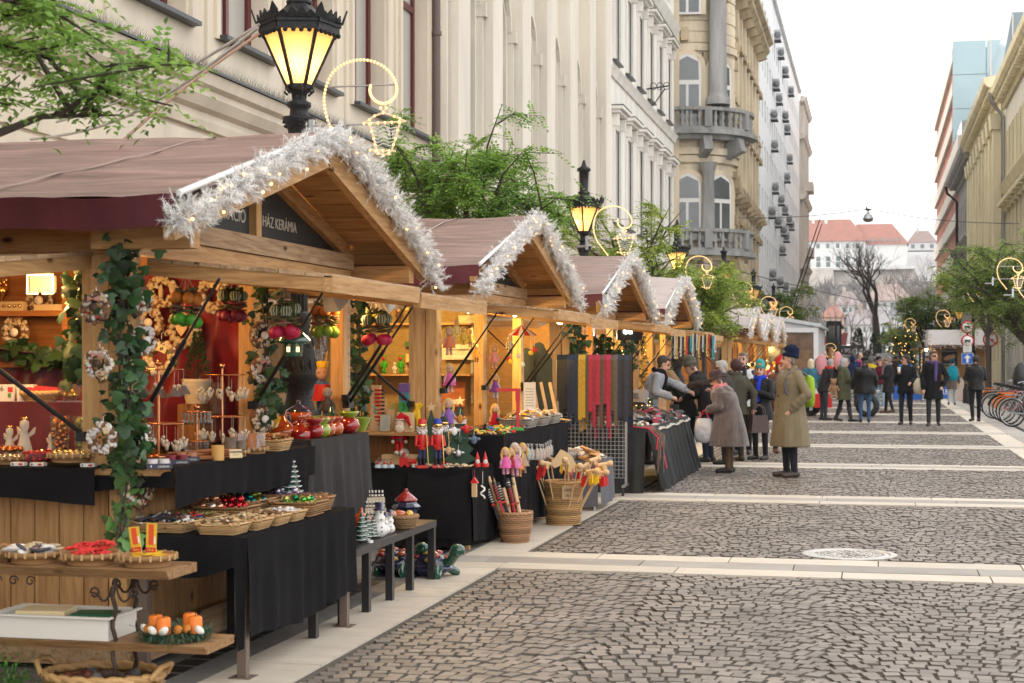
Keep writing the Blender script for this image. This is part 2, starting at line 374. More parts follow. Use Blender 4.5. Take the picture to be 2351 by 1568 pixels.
 if scarf:
  mb=MB().mat(cloth(scarf,.95,bump=.6,bs=90));ring=[]
  for j in range(16):t=2*PI*j/16;ring.append(ln((.085*math.cos(t),.01+.085*math.sin(t),1.49-.02*math.sin(t)+.008*math.sin(3*t))))
  mb.tube(ring,.042*s,8,closed=True)
  mb.tube([ln((-.05,.09,1.48)),ln((-.06,.15,1.38)),ln((-.055,.165,1.2)),ln((-.05,.17,1.05))],[.035*s,.04*s,.042*s,.03*s],8)
  mb.build('scarf',root)
 root['hands']=0;del root['hands']
 return root,[root.matrix_basis@p for p in hands],(lambda p:Matrix.Translation(root.location)@Matrix.Rotation(R(rz),4,'Z')@ln(p))
BLK=(.014,.014,.017);SKINH=(.25,.25,.25)
P1,h1,w1=person('man in a khaki trench coat and navy beanie, hands in pockets, on the setts',-1.16,23.08,122,1.8,(.2,.165,.105),.42,1.24,(.02,.022,.028),(.05,.035,.028),hat='beanie',hc=(.008,.014,.04),arms=('pocket','pocket'),wide=1.2,head=-26,vox=.011,hair=(.2,.17,.14),scarf=None,thick=1.05,coatk=dict(var=.16,ns=5))
mb=MB().mat(cloth((.19,.155,.1),.85));
for sd in(-1,1):mb.prism([(0,0),(.1*sd,-.015),(.125*sd,-.085),(.03*sd,-.15)][::sd],.012,Matrix.Translation((.012*sd,.085,1.535))@Matrix.Rotation(R(62),4,'X'))
mb.mat(cloth((.3,.29,.3)));mb.tube([(0.0,.1,1.5),(0,.16,1.38)],.03,8)
mb.build('collar',P1)
for z in(.7,.85,1.0,1.15):MB().mat(mat('horn button',(.05,.035,.02),.4)).cyl((.01,.205 if z<1 else .185,z),(.01,.215 if z<1 else .195,z),.014).build('button',P1)
bp=thing('backpack','lime green and grey backpack worn over the khaki trench coat','backpack',P1.location,R(122));mb=MB().mat(cloth((.27,.42,.03),.7))
mb.lathe([(.02,-.22),(.13,-.21),(.15,-.1),(.15,.1),(.13,.2),(.05,.24)],(0,-.27,1.2),16,sq=(1,.6));mb.build('bag',bp)
mb=MB().mat(cloth((.11,.11,.13),.7))
for sd in(-1,1):mb.tube([(.11*sd,-.2,1.43),(.13*sd,-.06,1.52),(.135*sd,.1,1.46),(.14*sd,.17,1.33),(.16*sd,.16,1.2),(.17*sd,.02,1.08),(.14*sd,-.18,1.06)],.02,6)
mb.build('strap',bp)
P2,h2,w2=person('woman in a long brown fur coat, brimmed hat and pink scarf, stooping over leather goods',-2.08,23.76,82,1.52,(.125,.092,.08),.45,1.28,(.11,.07,.04),(.02,.018,.017),hair=(.2,.14,.1),hat='brim',hc=(.07,.045,.045),arms=('fwd',((.25,.02,1.1),(.12,.28,1.02))),wide=1.42,lean=.26,nod=.5,vox=.011,scarf=(.62,.21,.24),gloves=(.3,.02,.05),thick=1.08,coatk=dict(var=.4,ns=7,bump=.8,bs=70,sheen=.5))
b=thing('shopping_bag','white plastic carrier bag with red handles hanging from a patterned mitten','bag',h2[0]+V((0,0,-.46)));mb=MB().mat(mat('thin plastic',(.72,.68,.67),.35,trans=.25,var=.12,bump=.9,bs=14))
mb.lathe([(.05,0),(.12,.02),(.145,.1),(.15,.2),(.13,.3),(.1,.36)],(0,0,0),14,sq=(1,.62));mb.build('sack',b)
mb=MB().mat(mat('red plastic',(.6,.05,.06),.4))
for q in(-1,1):mb.tube([(.07*q,0,.35),(.04*q,0,.42),(0,0,.46)],[.012,.008,.006],6)
mb.build('handle',b)
P3,h3,w3=person('grey-haired woman with dark glasses, arm stretched out across the leather counter',-2.28,25.6,78,1.66,(.045,.035,.032),.8,1.05,(.015,.02,.035),hair=(.42,.41,.4),hs='short',arms=('far','chest'),glasses=True,wide=1.12,lean=.12,vox=.013)
P4,_,_=person('man in a grey-green knit beanie leaning over the jewellery counter',-2.62,26.1,72,1.74,(.02,.018,.018),.82,1.05,(.02,.025,.04),hat='beanie',hc=(.1,.095,.07),hair=(.12,.08,.05),arms=('fwd','fwd'),lean=.4,nod=.6,vox=.014)
P5,_,_=person('stooping shopper in a dark green knitted hat and glasses beside the grey beanie',-2.95,26.3,70,1.6,(.016,.02,.014),.8,1.05,(.02,.02,.03),hat='beanie',hc=(.03,.035,.025),hair=(.3,.18,.07),hs='long',arms=('reach','fwd'),lean=.55,nod=.8,vox=.015,glasses=True)
P6,h6,_=person('woman with burgundy dyed hair seen from behind, dark olive jacket',-2.2,26.4,40,1.66,(.06,.055,.04),.8,1.08,(.03,.028,.03),hair=(.05,.012,.014),hs='puff',arms=('fwd','back'),wide=1.1,vox=.014)
b=thing('handbag','brown leather handbag on the arm of the burgundy-haired woman','handbag',h6[1]+V((.1,-.1,-.32)),R(30));lea=mat('brown leather',(.06,.035,.028),.42,var=.2,bump=.3)
mb=MB().mat(lea);mb.box((0,0,.14),(.32,.13,.28),tp=.8);mb.build('bag',b);mb=MB().mat(lea)
for q in(-.04,.04):mb.tube([(-.1,q,.27),(-.08,q,.4),(0,q,.46),(.08,q,.4),(.1,q,.27)],.009,6)
mb.build('handle',b)
P7,_,_=person('man in a white and orange outdoor jacket, mouth open, facing the camera',-2.24,28.3,172,1.78,(.55,.56,.56),.82,1.05,(.014,.016,.02),hair=(.14,.11,.08),arms=('down','down'),mouth=True,wide=1.14,scarf=(.03,.03,.035),vox=.013)
mb=MB().mat(mat('orange zip',(.75,.2,.04),.6));mb.tube([(-.075,.1,1.52),(-.05,.16,1.42),(0,.18,1.3),(0,.185,1.0)],.012,6);mb.tube([(.075,.1,1.52),(.05,.16,1.42),(0,.18,1.3)],.012,6)
mb.mat(cloth((.05,.06,.08)))
for q in(-1,1):mb.ball((.2*q,0,1.42),(.085,.1,.065),10,6)
mb.build('zip',P7)
P8,_,_=person('blonde woman with a teal striped knit hat, royal blue scarf and black padded coat',-1.84,26.9,150,1.6,(.012,.012,.016),.72,1.1,(.016,.016,.018),hair=(.4,.24,.11),hs='bob',hat='beanie',hc=(.05,.3,.3),scarf=(.02,.05,.5),arms=('chest','fwd'),gloves=(.012,.012,.014),head=25,vox=.013,rough=.5,wide=1.08)
P9,_,_=person('shopper in a red knit hat and rust brown coat half hidden behind the trench coat',-1.62,28.9,205,1.66,(.12,.05,.035),.7,1.1,(.02,.02,.022),(.11,.05,.025),hair=(.06,.03,.02),hs='bob',hat='beanie',hc=(.5,.02,.03),arms=('fwd','down'),vox=.015)
PV,hv,_=person('stallholder in a light grey sweater and black scarf reaching out over the counter',-3.5,25.35,-80,1.78,(.3,.31,.34),.85,1.0,(.02,.02,.025),hair=(.05,.03,.02),scarf=(.01,.01,.012),arms=(((.2,.26,1.3),(.16,.56,1.16)),'fwd'),lean=.3,nod=.4,vox=.012)
person('woman with platinum blonde hair, teal padded jacket and white jeans',-1.8,47.5,8,1.66,(.04,.15,.22),.86,1.0,(.6,.63,.68),(.02,.02,.02),hair=(.68,.58,.42),hs='bob',boots=(.015,.015,.016),arms=('fwd','fwd'),vox=.02,rough=.5)
person('black-haired woman in a dark green sweater coat facing the camera',-1.95,57.0,160,1.66,(.008,.1,.07),.62,1.12,(.013,.013,.015),hair=(.02,.015,.014),hs='bob',arms=('down','fwd'),wide=1.1,gloves=(.01,.03,.025),vox=.02)
P12,h12,_=person('woman with grey bobbed hair in an olive green parka, striding in patterned boots',-.79,43.46,-70,1.68,(.1,.1,.06),.6,1.1,(.02,.02,.022),(.018,.016,.015),hair=(.4,.39,.38),hs='bob',boots=(.05,.048,.05),arms=('hang','fwd'),stride=.2,hood=True,wide=1.1,gloves=(.012,.012,.014),vox=.016)
person('bent man in a dark jacket and red scarf beside the pink cart',-1.35,44.4,-60,1.7,(.03,.028,.032),.8,1.05,(.04,.045,.055),hair=(.3,.3,.3),scarf=(.5,.04,.03),arms=('fwd','fwd'),lean=.3,vox=.018)
person('heavy man in a black leather jacket, flat cap and blue jeans seen from behind',-.25,43.0,5,1.7,(.012,.012,.012),.78,1.1,(.05,.1,.2),(.015,.013,.013),hair=(.1,.09,.08),hat='cap',hc=(.015,.015,.016),arms=('down','down'),wide=1.28,rough=.32,vox=.016,thick=1.08)
P15,_,_=person('grey-haired man with glasses, long grey scarf over a dark overcoat',.42,50.6,85,1.74,(.018,.018,.022),.62,1.08,(.02,.02,.022),(.09,.045,.03),hair=(.2,.2,.2),glasses=True,scarf=(.2,.19,.21),arms=('fwd','hang'),stride=.12,wide=1.05,vox=.017)
P16,h16,_=person('young man in a black jacket holding a paper cup, head turned away',.77,41.8,170,1.76,(.012,.013,.016),.78,1.02,(.02,.022,.028),(.04,.02,.016),hair=(.03,.018,.012),arms=('fwd','cup'),head=-75,scarf=None,vox=.015,stride=.06)
P17,h17,_=person('tall man in a long black coat and multicoloured scarf, glasses, hand in pocket',1.42,41.15,176,1.86,(.011,.011,.013),.62,1.05,(.03,.032,.037),(.05,.025,.018),hair=(.1,.055,.035),arms=('pocket','hang'),glasses=True,head=50,scarf=(.09,.06,.16),vox=.015,stride=.08)
P18,_,_=person('child-sized walker in a grey brown parka and dark bobble hat, carrying a turquoise backpack',2.69,59.6,-4,1.6,(.15,.125,.1),.62,1.08,(.4,.43,.48),(.05,.04,.035),hat='beanie',hc=(.02,.02,.03),hood=True,arms=('down','down'),stride=.16,vox=.02)
P19,_,_=person('man in a black leather jacket walking away beside the parked bicycles',2.6,44.2,12,1.75,(.013,.013,.014),.84,1.06,(.014,.015,.019),(.03,.025,.02),hair=(.025,.02,.018),arms=('fwd','fwd'),stride=.1,wide=1.15,rough=.35,vox=.016)
person('person in a navy jacket with the hood up, back to the camera',-.75,56.5,10,1.76,(.012,.02,.06),.8,1.05,(.02,.025,.04),hat='hood',hc=(.012,.02,.06),arms=('fwd','fwd'),vox=.022)
person('bald man in a purple blue jacket and pink scarf facing the camera',-.5,60.5,175,1.86,(.035,.035,.14),.8,1.05,(.03,.03,.04),hair=(.3,.2,.15),hs='bald',scarf=(.6,.08,.25),arms=('chest','down'),vox=.022)
person('woman in a mustard yellow jacket and grey hood, back turned',-.15,63.5,0,1.7,(.5,.36,.03),.8,1.1,(.03,.03,.035),hat='hood',hc=(.12,.12,.12),arms=('fwd','fwd'),vox=.024,wide=1.1)
P23,_,_=person('girl with long brown hair in a maroon sweatshirt and pale jeans',.2,54.5,140,1.65,(.1,.012,.03),.86,1.0,(.25,.38,.5),(.5,.45,.4),hair=(.16,.09,.05),hs='long',arms=('down','fwd'),vox=.02)
person('man in a bright blue jacket behind the coffee drinker',1.0,55.5,20,1.75,(.02,.16,.5),.8,1.05,(.02,.02,.03),hair=(.2,.17,.14),arms=('fwd','fwd'),vox=.022)
person('dark-clothed customer at the counter of the pancake hut',2.75,88.5,-40,1.72,(.02,.02,.028),.8,1.05,(.04,.06,.1),hair=(.05,.035,.025),arms=('fwd','fwd'),vox=.03)
person('customer in black under the awning of the pancake hut',3.0,90.5,10,1.76,(.015,.014,.016),.7,1.05,(.02,.02,.02),hair=(.03,.02,.02),arms=('fwd','down'),vox=.03)
CR=[('black woolly hat','beanie',BLK,(.02,.02,.03)),('dark hair',None,None,(.03,.025,.03)),('brown hair',None,None,(.05,.03,.02)),('grey cap','cap',(.06,.06,.06),(.02,.025,.035))]
spots=[(-2.2,70,'by the glass pavilion'),(-1.5,74,'behind the green sweater'),(-1.0,80,'under the red truck'),(-.35,84,'left of the bare tree trunk'),(.15,78,'right of the yellow jacket'),(.55,86,'in front of the silver car'),(.95,76,'behind the bright blue jacket'),(1.25,92,'before the white van, left'),(1.6,82,'before the white van, right'),(1.95,96,'by the lit awning post'),(.3,98,'far back in the middle of the crowd'),(-.75,94,'far back beneath the truck wheel'),(2.2,100,'beside the fairy-lit post'),(-2.6,84,'against the dark glass pavilion'),(1.1,104,'at the very back before the van'),(2.35,76,'by the pancake hut queue')]
for i,(x,y,wh)in enumerate(spots):
 d,hat,hcc,cc=CR[i%4]
 person('distant passer-by with %s, %s'%(d,wh),x,y,uni(-180,180),uni(1.62,1.84),cc if i%5 else(.08,.03,.03),.75,1.05,(.02,.02,.025),hair=(.04,.03,.025)if not hat else None,hat=hat,hc=hcc,arms=('fwd','down'),vox=.035,group='distant crowd')
def satchel(name,label,cat,loc,col,r=(.17,.1,.2),strap=None):
 t=thing(name,label,cat,loc);mb=MB().mat(cloth(col));mb.lathe([(.3,-1),(.85,-.9),(1,-.3),(.9,.5),(.55,1)],(0,0,r[2]),12,M=Matrix.Diagonal((r[0],r[1],r[2])));mb.build('bag',t)
 mb=MB().mat(cloth(col));mb.tube(strap or[(-r[0]*.6,0,r[2]*1.8),(0,0,r[2]*3.2),(r[0]*.6,0,r[2]*1.8)],.015,6);mb.build('strap',t);return t
satchel('tote_bag','cream canvas tote bag at the hip of the tall man in black','bag',V((1.13,41.2,.78)),(.5,.44,.33),(.2,.1,.2),[(.0,0,.36),(.16,-.02,.6),(.24,-.08,.85)])
satchel('backpack','turquoise backpack on the back of the parka walker','backpack',V((2.7,59.35,.88)),(.01,.26,.36),(.2,.12,.26))
cup=thing('paper_cup','white paper coffee cup held by the young man in black','cup',h16[1]+V((0,-.03,.0)));MB().mat(m_white).lathe([(.03,0),(.042,.11)],(0,0,0),12).build('cup',cup);MB().mat(m_paper).lathe([(.044,.108),(.044,.122),(.03,.126)],(0,0,0),12).build('lid',cup)
teddy=thing('teddy_bear','tan plush bear dangling from the arm of the woman in the olive parka','plush toy',(-1.05,43.3,.72));mb=MB().mat(mat('tan plush',(.35,.2,.11),.95,var=.2,bump=.6));mb.ball((0,0,.16),(.09,.08,.12));mb.ball((0,0,.33),.08)
for q in(-1,1):mb.ball((.06*q,0,.4),.03);mb.tube([(.05*q,0,.1),(.07*q,-.03,-.1)],[.04,.045]);mb.tube([(.07*q,0,.23),(.13*q,-.03,.1)],.03)
mb.build('plush_body',teddy)
def mesh_np(name,vs,fs,m,smooth=False):
 me=bpy.data.meshes.new(name);me.from_pydata(vs.tolist()if hasattr(vs,'tolist')else vs,[],fs.tolist()if hasattr(fs,'tolist')else fs)
 me.materials.append(m);o=bpy.data.objects.new(name,me);COL.objects.link(o);return o
XL,XR=-2.95,2.41
BANDS=[6.9,13.1,19.45,25.6,31.5,37.3,43.3,49.4,55.7]+[61.8+6.1*i for i in range(16)]
BH=.56
def setts():
 rg=np.random.default_rng(3);pts=[]
 seg=1.34;A=.17
 for r in np.arange(5.0,70,.108):
  x=XL+.06
  while x<XR-.05:
   w=.072+rg.random()*.026;cx=x+w/2
   u=((cx-XL)/seg)%1.0;y=r+A*(1-(2*u-1)**2);sl=-A*4*(2*u-1)/seg
   pts.append((cx+rg.normal()*.003,y+rg.normal()*.006,w*.97,(.096+rg.random()*.01),math.atan(sl)*.8+rg.normal()*.05));x+=w+.008
 P=np.array(pts);b=np.array(BANDS);keep=np.abs(P[:,1][:,None]-b[None,:]).min(1)>BH+.045;P=P[keep]
 n=len(P);c,s=np.cos(P[:,4]),np.sin(P[:,4]);V8=np.zeros((n,8,3));z=rg.normal(size=n)*.003;tx=rg.normal(size=n)*.014;ty=rg.normal(size=n)*.014
 for k,(i,j)in enumerate(((-1,-1),(1,-1),(1,1),(-1,1))):
  for lv in(0,1):
   q=1.0 if lv==0 else .92;jx=rg.normal(size=n)*.0035;jy=rg.normal(size=n)*.0035
   lx=i*P[:,2]/2*q+jx;ly=j*P[:,3]/2*q+jy
   V8[:,k+4*lv,0]=P[:,0]+lx*c-ly*s;V8[:,k+4*lv,1]=P[:,1]+lx*s+ly*c
   V8[:,k+4*lv,2]=(-.035 if lv==0 else 0)+(z+lx*tx+ly*ty if lv else 0)
 F=np.array([(4,5,6,7),(0,1,5,4),(1,2,6,5),(2,3,7,6),(3,0,4,7)]);F=(F[None]+(np.arange(n)*8)[:,None,None]).reshape(-1,4)
 m=mat('basalt setts',(.225,.195,.165),.5,var=.35,ns=1.1,island=.2,bump=.3,bs=90,spec=.5)
 o=mesh_np('cobblestones',V8.reshape(-1,3),F,m);o.data.materials.append(mat('dark sett flank',(.14,.122,.104),.9));o.data.polygons.foreach_set('material_index',[0,1,1,1,1]*n);struct(o)  # side faces take a darker colour than the stone tops
setts()
mb=MB().mat(mat('joint sand',(.1,.088,.072),.95,var=.4,ns=30));mb.bx((XL-.02,-8,-.09),(XR+.02,205,-.013));struct(mb.build('street_bed'))
m_lime=mat('pale limestone',(.56,.5,.41),.55,var=.14,ns=3,island=.09,st=(1,3,1),bump=.12,bs=60)
m_grst=mat('grey stone slabs',(.34,.315,.28),.6,var=.16,ns=3,island=.1,bump=.12,bs=70)
def blocks(mb,x0,x1,y0,y1,L,along,m,off=0,gap=.005,zt=0.0):
 mb.mat(m);a,b=(x0,x1)if along=='x' else(y0,y1);p=a-off*L
 while p<b:
  e=p+L*uni(.86,1.14);q0,q1=max(a,p)+gap,min(b,e)-gap;z=zt+uni(-.002,.002)
  if q1-q0>.03:
   if along=='x':mb.bx((q0,y0+gap,-.05),(q1,y1-gap,z))
   else:mb.bx((x0+gap,q0,-.05),(x1-gap,q1,z))
  p=e
mb=MB()
for i,b in enumerate(BANDS):
 blocks(mb,-3.42,2.86,b-BH,b-.2,1.25,'x',m_lime,rnd(),zt=.002);blocks(mb,-3.42,2.86,b-.2,b+.2,1.4,'x',m_grst,rnd(),zt=.002);blocks(mb,-3.42,2.86,b+.2,b+BH,1.25,'x',m_lime,rnd(),zt=.002)
prev=2.0
for b in BANDS+[170]:
 blocks(mb,-3.42,XL,prev+BH,b-BH,1.3,'y',m_lime,rnd(),zt=.002);blocks(mb,XR,2.86,prev+BH,b-BH,1.3,'y',m_lime,rnd(),zt=.002);prev=b
struct(mb.build('paving_bands'))
m_gran=mat('grey granite slabs',(.2,.19,.178),.6,var=.2,ns=4,island=.14,bump=.15,bs=80)
mb=MB()
for k in range(9):blocks(mb,-8.5+k*.5644,-8.5+(k+1)*.5644,2,60,.85,'y',m_gran,k*.37)
mb.mat(m_gran).bx((-8.5,60.01,-.05),(-3.425,206,-.001));mb.mat(mat('slot drain',(.02,.02,.02),.6,.4))
for i in range(120):mb.bx((-3.74,6+i*.2,0),(-3.6,6.16+i*.2,.004))
struct(mb.build('pavement'))
mb=MB()
for k in range(8):blocks(mb,2.86+k*.58,3.44+k*.58,20,90,.9,'y',m_grst,k*.41)
mb.mat(m_grst).bx((2.87,90.01,-.05),(7.5,206,-.001));mb.mat(mat('slot drain',(0,0,0)))
for i in range(200):mb.bx((3.3,22+i*.25,.002),(3.42,22.2+i*.25,.005))
struct(mb.build('pavement'))
mh=thing('manhole_cover','round cast metal manhole cover set among the setts by the near stone band','manhole cover',(-.21,14.08,.0));mc=mat('worn manhole metal',(.62,.6,.57),.42,.75,var=.25,ns=14)
MB().mat(mc).lathe([(.4,-.03),(.4,.006),(.345,.008),(.34,-.004),(.335,-.004)],n=40,sm=False,cap=False).build('frame_ring',mh)
mb=MB().mat(mc);mb.lathe([(.333,-.02),(.333,.004),(.3,.006),(.295,.001),(0,.001)],n=40,sm=False)
for ringr,k in((.26,26),(.21,20),(.16,14),(.1,9),(.04,4)):
 for j in range(k):t=2*PI*j/k;mb.box((ringr*math.cos(t),ringr*math.sin(t),.004),(.034,.018,.009),t+(1 if j%2 else .2))
mb.build('cover',mh)
g=MB().mat(mat('far ground',(.2,.19,.17),.9,var=.3,ns=.05));g.bx((-700,-60,-.5),(700,206,-.1));struct(g.build('ground'))
def hillz(x,y):
 t=max(0,y-205);z=-.1+min(2.2,t*.09)if t<250 else 2.2
 if y>520:u=min(1,(y-520)/370.0);z+=(u*u*(3-2*u))*(36+8*MN.noise(V((x*.006,y*.006,0)))+(6 if x>40 else 0))*(1 if x<60 else max(.55,1-(x-60)/400))
 return z
hm=MB().mat(mat('wooded hill',(.07,.078,.078),.95,var=.5,ns=.06,col2=(.12,.1,.075)))
hm.grid(lambda a,b:V((-500+1000*a,205+1200*b**1.3,hillz(-500+1000*a,205+1200*b**1.3))),60,60);struct(hm.build('hill',loc=(0,0,0)))
def wallx(mb,X,fac,y0,y1,z0,z1,ops,dep,m):
 "street wall in the plane x = X with openings (ya, yb, za, zb) recessed by dep away from the street"
 mb.mat(m);ys=sorted({y0,y1,*[o[0]for o in ops],*[o[1]for o in ops]});zs=sorted({z0,z1,*[o[2]for o in ops],*[o[3]for o in ops]})
 ys=[y for y in ys if y0<=y<=y1];zs=[z for z in zs if z0<=z<=z1];xi=X-fac*dep
 def q(a,b,c,d):mb.add([a,b,c,d],[(0,1,2,3)if fac>0 else(3,2,1,0)])
 for i in range(len(ys)-1):
  for j in range(len(zs)-1):
   cy,cz=(ys[i]+ys[i+1])/2,(zs[j]+zs[j+1])/2
   if any(o[0]<cy<o[1]and o[2]<cz<o[3]for o in ops):continue
   q((X,ys[i],zs[j]),(X,ys[i+1],zs[j]),(X,ys[i+1],zs[j+1]),(X,ys[i],zs[j+1]))
 for a,b,c,d in[o[:4]for o in ops]:
  q((X,a,c),(X,a,d),(xi,a,d),(xi,a,c));q((X,b,d),(X,b,c),(xi,b,c),(xi,b,d));q((X,b,c),(X,a,c),(xi,a,c),(xi,b,c));q((X,a,d),(X,b,d),(xi,b,d),(xi,a,d))
def win(par,X,fac,a,b,c,d,dep,mf,mg,bars=(1,1),name='window',fw=.09):
 "frame and pane standing at the back of an opening"
 x=X-fac*(dep-.06);mb=MB().mat(mf);s=-fac
 def b_(y0,y1,z0,z1,t=.07):mb.bx((min(x,x+s*t),y0,z0),(max(x,x+s*t),y1,z1))
 b_(a,a+fw,c,d);b_(b-fw,b,c,d);b_(a+fw,b-fw,c,c+fw);b_(a+fw,b-fw,d-fw,d)
 for k in range(bars[0]):y=a+(b-a)*(k+1)/(bars[0]+1);b_(y-fw*.4,y+fw*.4,c+fw,d-fw,.066)
 for k in range(bars[1]):z=c+(d-c)*(.68 if bars[1]==1 else(k+1)/(bars[1]+1));b_(a+fw,b-fw,z-fw*.5,z+fw*.5,.062)
 f=mb.build(name,par,world=True);xg=x+s*.05
 p=MB().mat(mg);p.add([(xg,a,c),(xg,b,c),(xg,b,d),(xg,a,d)],[(0,1,2,3)if fac>0 else(3,2,1,0)]);po=p.build('pane',par,world=True);po.parent=f
 return f
def prof(mb,X,fac,y0,y1,pts):
 "moulding: profile points (out, z) run along y, with end caps"
 n=len(pts);vs=[(X+fac*a,y0,z)for a,z in pts]+[(X+fac*a,y1,z)for a,z in pts]
 mb.add(vs,[((i+1)%n,i,n+i,n+(i+1)%n)if fac>0 else(i,(i+1)%n,n+(i+1)%n,n+i)for i in range(n)]+[tuple(range(n)),tuple(range(2*n-1,n-1,-1))])
def plaster(name,c,v=.12):return mat(name,c,.85,var=v*1.25,ns=1.3,st=(1,1,.16),bump=.15,bs=25,spec=.2)
m_cream=plaster('cream plaster',(.68,.605,.485));m_cream2=plaster('pale cream plaster',(.7,.65,.56));m_whitepl=plaster('white plaster',(.74,.715,.66))
m_flash=mat('grey metal flashing',(.07,.075,.08),.45,.6);m_redfr=mat('dark red window frame',(.1,.014,.016),.4);m_wfr=mat('white window frame',(.66,.66,.64),.5)
m_pane=mat('window glass',(.1,.115,.12),.06,spec=.8,var=.3,ns=.5);m_blind=mat('pale blind behind glass',(.42,.4,.36),.25,var=.2,ns=.6,st=(1,4,.2),spec=.7)
XF=-8.5
B1=thing('cream_palace','long cream plaster palace with dark red window frames behind the near stalls','building',(XF,15,0))
def wall_b1():
 mb=MB();ops=[]
 for k in range(-6,5):y=17.25+2.82*k;ops.append((y,y+1.75,5.97,9.6));ops.append((y,y+1.75,12.6,15.6))
 arch=[]
 for ya,yb in((32.95,34.3),(35.95,37.35),(39.05,40.35),(42.15,43.6),(45.3,46.75),(48.4,49.7)):ops.append((ya,yb,5.97,10.3));arch.append((ya,yb));ops.append((ya+.2,yb-.2,12.2,14.6))
 wallx(mb,XF,1,-12,30.5,4.6,26,[o for o in ops if o[1]<30.6],.34,m_cream)
 wallx(mb,XF-.05,1,30.5,52,4.6,26,[o for o in ops if o[0]>30.6],.3,m_cream2)
 mb.mat(m_cream)
 z=.3
 for h in(.62,.62,.62,.62,.62,.62,.58):mb.bx((XF-.1,-12,z),(XF+.07,52,z+h-.045));z+=h
 mb.bx((XF-.2,-12,0),(XF+.02,52,4.62));mb.bx((XF-.1,-12,0),(XF+.12,52,.28))
 for o in ops[0:22:2]:
  a,b=o[0],o[1]
  for y in(a-.2,b+.08):mb.bx((XF,y,5.9),(XF+.05,y+.12,9.8))
  mb.bx((XF,a-.2,9.8),(XF+.07,b+.2,9.98));mb.bx((XF,a-.35,10.05),(XF+.26,b+.35,10.2));mb.bx((XF,a-.5,5.45),(XF+.04,a-.42,11))
 mb.mat(m_cream2)
 for a,b in((31.6,32.58),(34.64,35.59),(37.71,38.68),(40.67,41.79),(43.92,45.0),(47.1,48.1),(50.0,51.0)):
  mb.bx((XF-.05,a,5.4),(XF+.28,b,24));mb.bx((XF-.05,a-.08,5.38),(XF+.33,b+.08,6.0))
  for sd in(a-.17,b+.05):mb.bx((XF-.05,sd,5.9),(XF+.08,sd+.12,9.2));mb.bx((XF-.05,sd-.03,9.2),(XF+.16,sd+.15,9.5))
 for a,b in arch:
  c,r=(a+b)/2,(b-a)/2
  for t in range(8):
   u,v=PI*t/8,PI*(t+1)/8
   P_=[(c+r*math.cos(u),9.45+r*math.sin(u)*1.2),(c+r*math.cos(v),9.45+r*math.sin(v)*1.2)]
   zt=10.32;vs=[(XF-.06,P_[0][0],P_[0][1]),(XF-.06,P_[0][0],zt),(XF-.06,P_[1][0],zt),(XF-.06,P_[1][0],P_[1][1])];vs+=[(x-.2,y,z_)for x,y,z_ in vs]
   mb.add(vs,[(0,1,2,3),(0,3,7,4)])
   rr=r+.18;Q=[(c+rr*math.cos(u),9.45+rr*math.sin(u)*1.15),(c+rr*math.cos(v),9.45+rr*math.sin(v)*1.15)]
   mb.bar((XF+.0,Q[0][0],Q[0][1]),(XF+.0,Q[1][0],Q[1][1]),.12,.1,up=(1,0,0))
  mb.bx((XF-.3,a,8.7),(XF-.2,b,8.85))
 wallm=mb.build('wall',B1,world=True)
 for o in ops:
  if o[1]>13 and(o[0]<31 or o[2]<8):win(B1,XF-(.05 if o[0]>31 else 0),1,*o,.32,m_redfr if o[0]<31 else m_cream2,m_blind if o[0]<31 else m_pane,(1,1),fw=.13 if o[0]<31 else .07)
 mb=MB().mat(m_cream)
 prof(mb,XF,1,-12,52,[(0,4.62),(.1,4.62),(.13,4.72),(.13,4.82),(.22,4.86),(.3,4.98),(.3,5.06),(.38,5.1),(.42,5.24),(0,5.3)])
 prof(mb,XF,1,-12,52,[(0,3.98),(.14,3.98),(.16,4.06),(.16,4.16),(.1,4.2),(0,4.2)])if False else None
 mb.mat(m_flash);prof(mb,XF,1,-12,52,[(0,5.31),(.46,5.245),(.46,5.275),(0,5.36)])
 mb.build('cornice',B1,world=True)
 mb=MB().mat(m_flash)
 for o in ops[0:22:2]:mb.bx((XF-.3,o[0]-.12,5.9),(XF+.16,o[1]+.12,5.955))
 mb.build('window_sills',B1,world=True)['kind']='stuff'
 mb=MB().mat(m_flash);rg=random.Random(4)
 for i in range(420):
  y=14.5+i*.045;x=XF+.38
  for k in(-1,0,1):mb.add([(x-.004,y,5.25),(x+.004,y,5.25),(x+.1*k+.03*rg.random(),y+.03*rg.random(),5.42)],[(0,1,2)])
 b_=mb.build('bird_spikes',B1,world=True);b_['kind']='stuff'
 mb=MB().mat(mat('brown downpipe',(.12,.085,.07),.5));mb.cyl((XF+.12,30.48,0),(XF+.12,30.48,26),.085,n=10)
 for z in(2,5,8,11,14):mb.cyl((XF+.12,30.48,z),(XF+.12,30.48,z+.08),.11)
 mb.build('downpipe',B1,world=True)
wall_b1()
B2=thing('white_palace','white plaster building with rows of pedimented windows and wrought iron wall bracket','building',(XF,60,0))
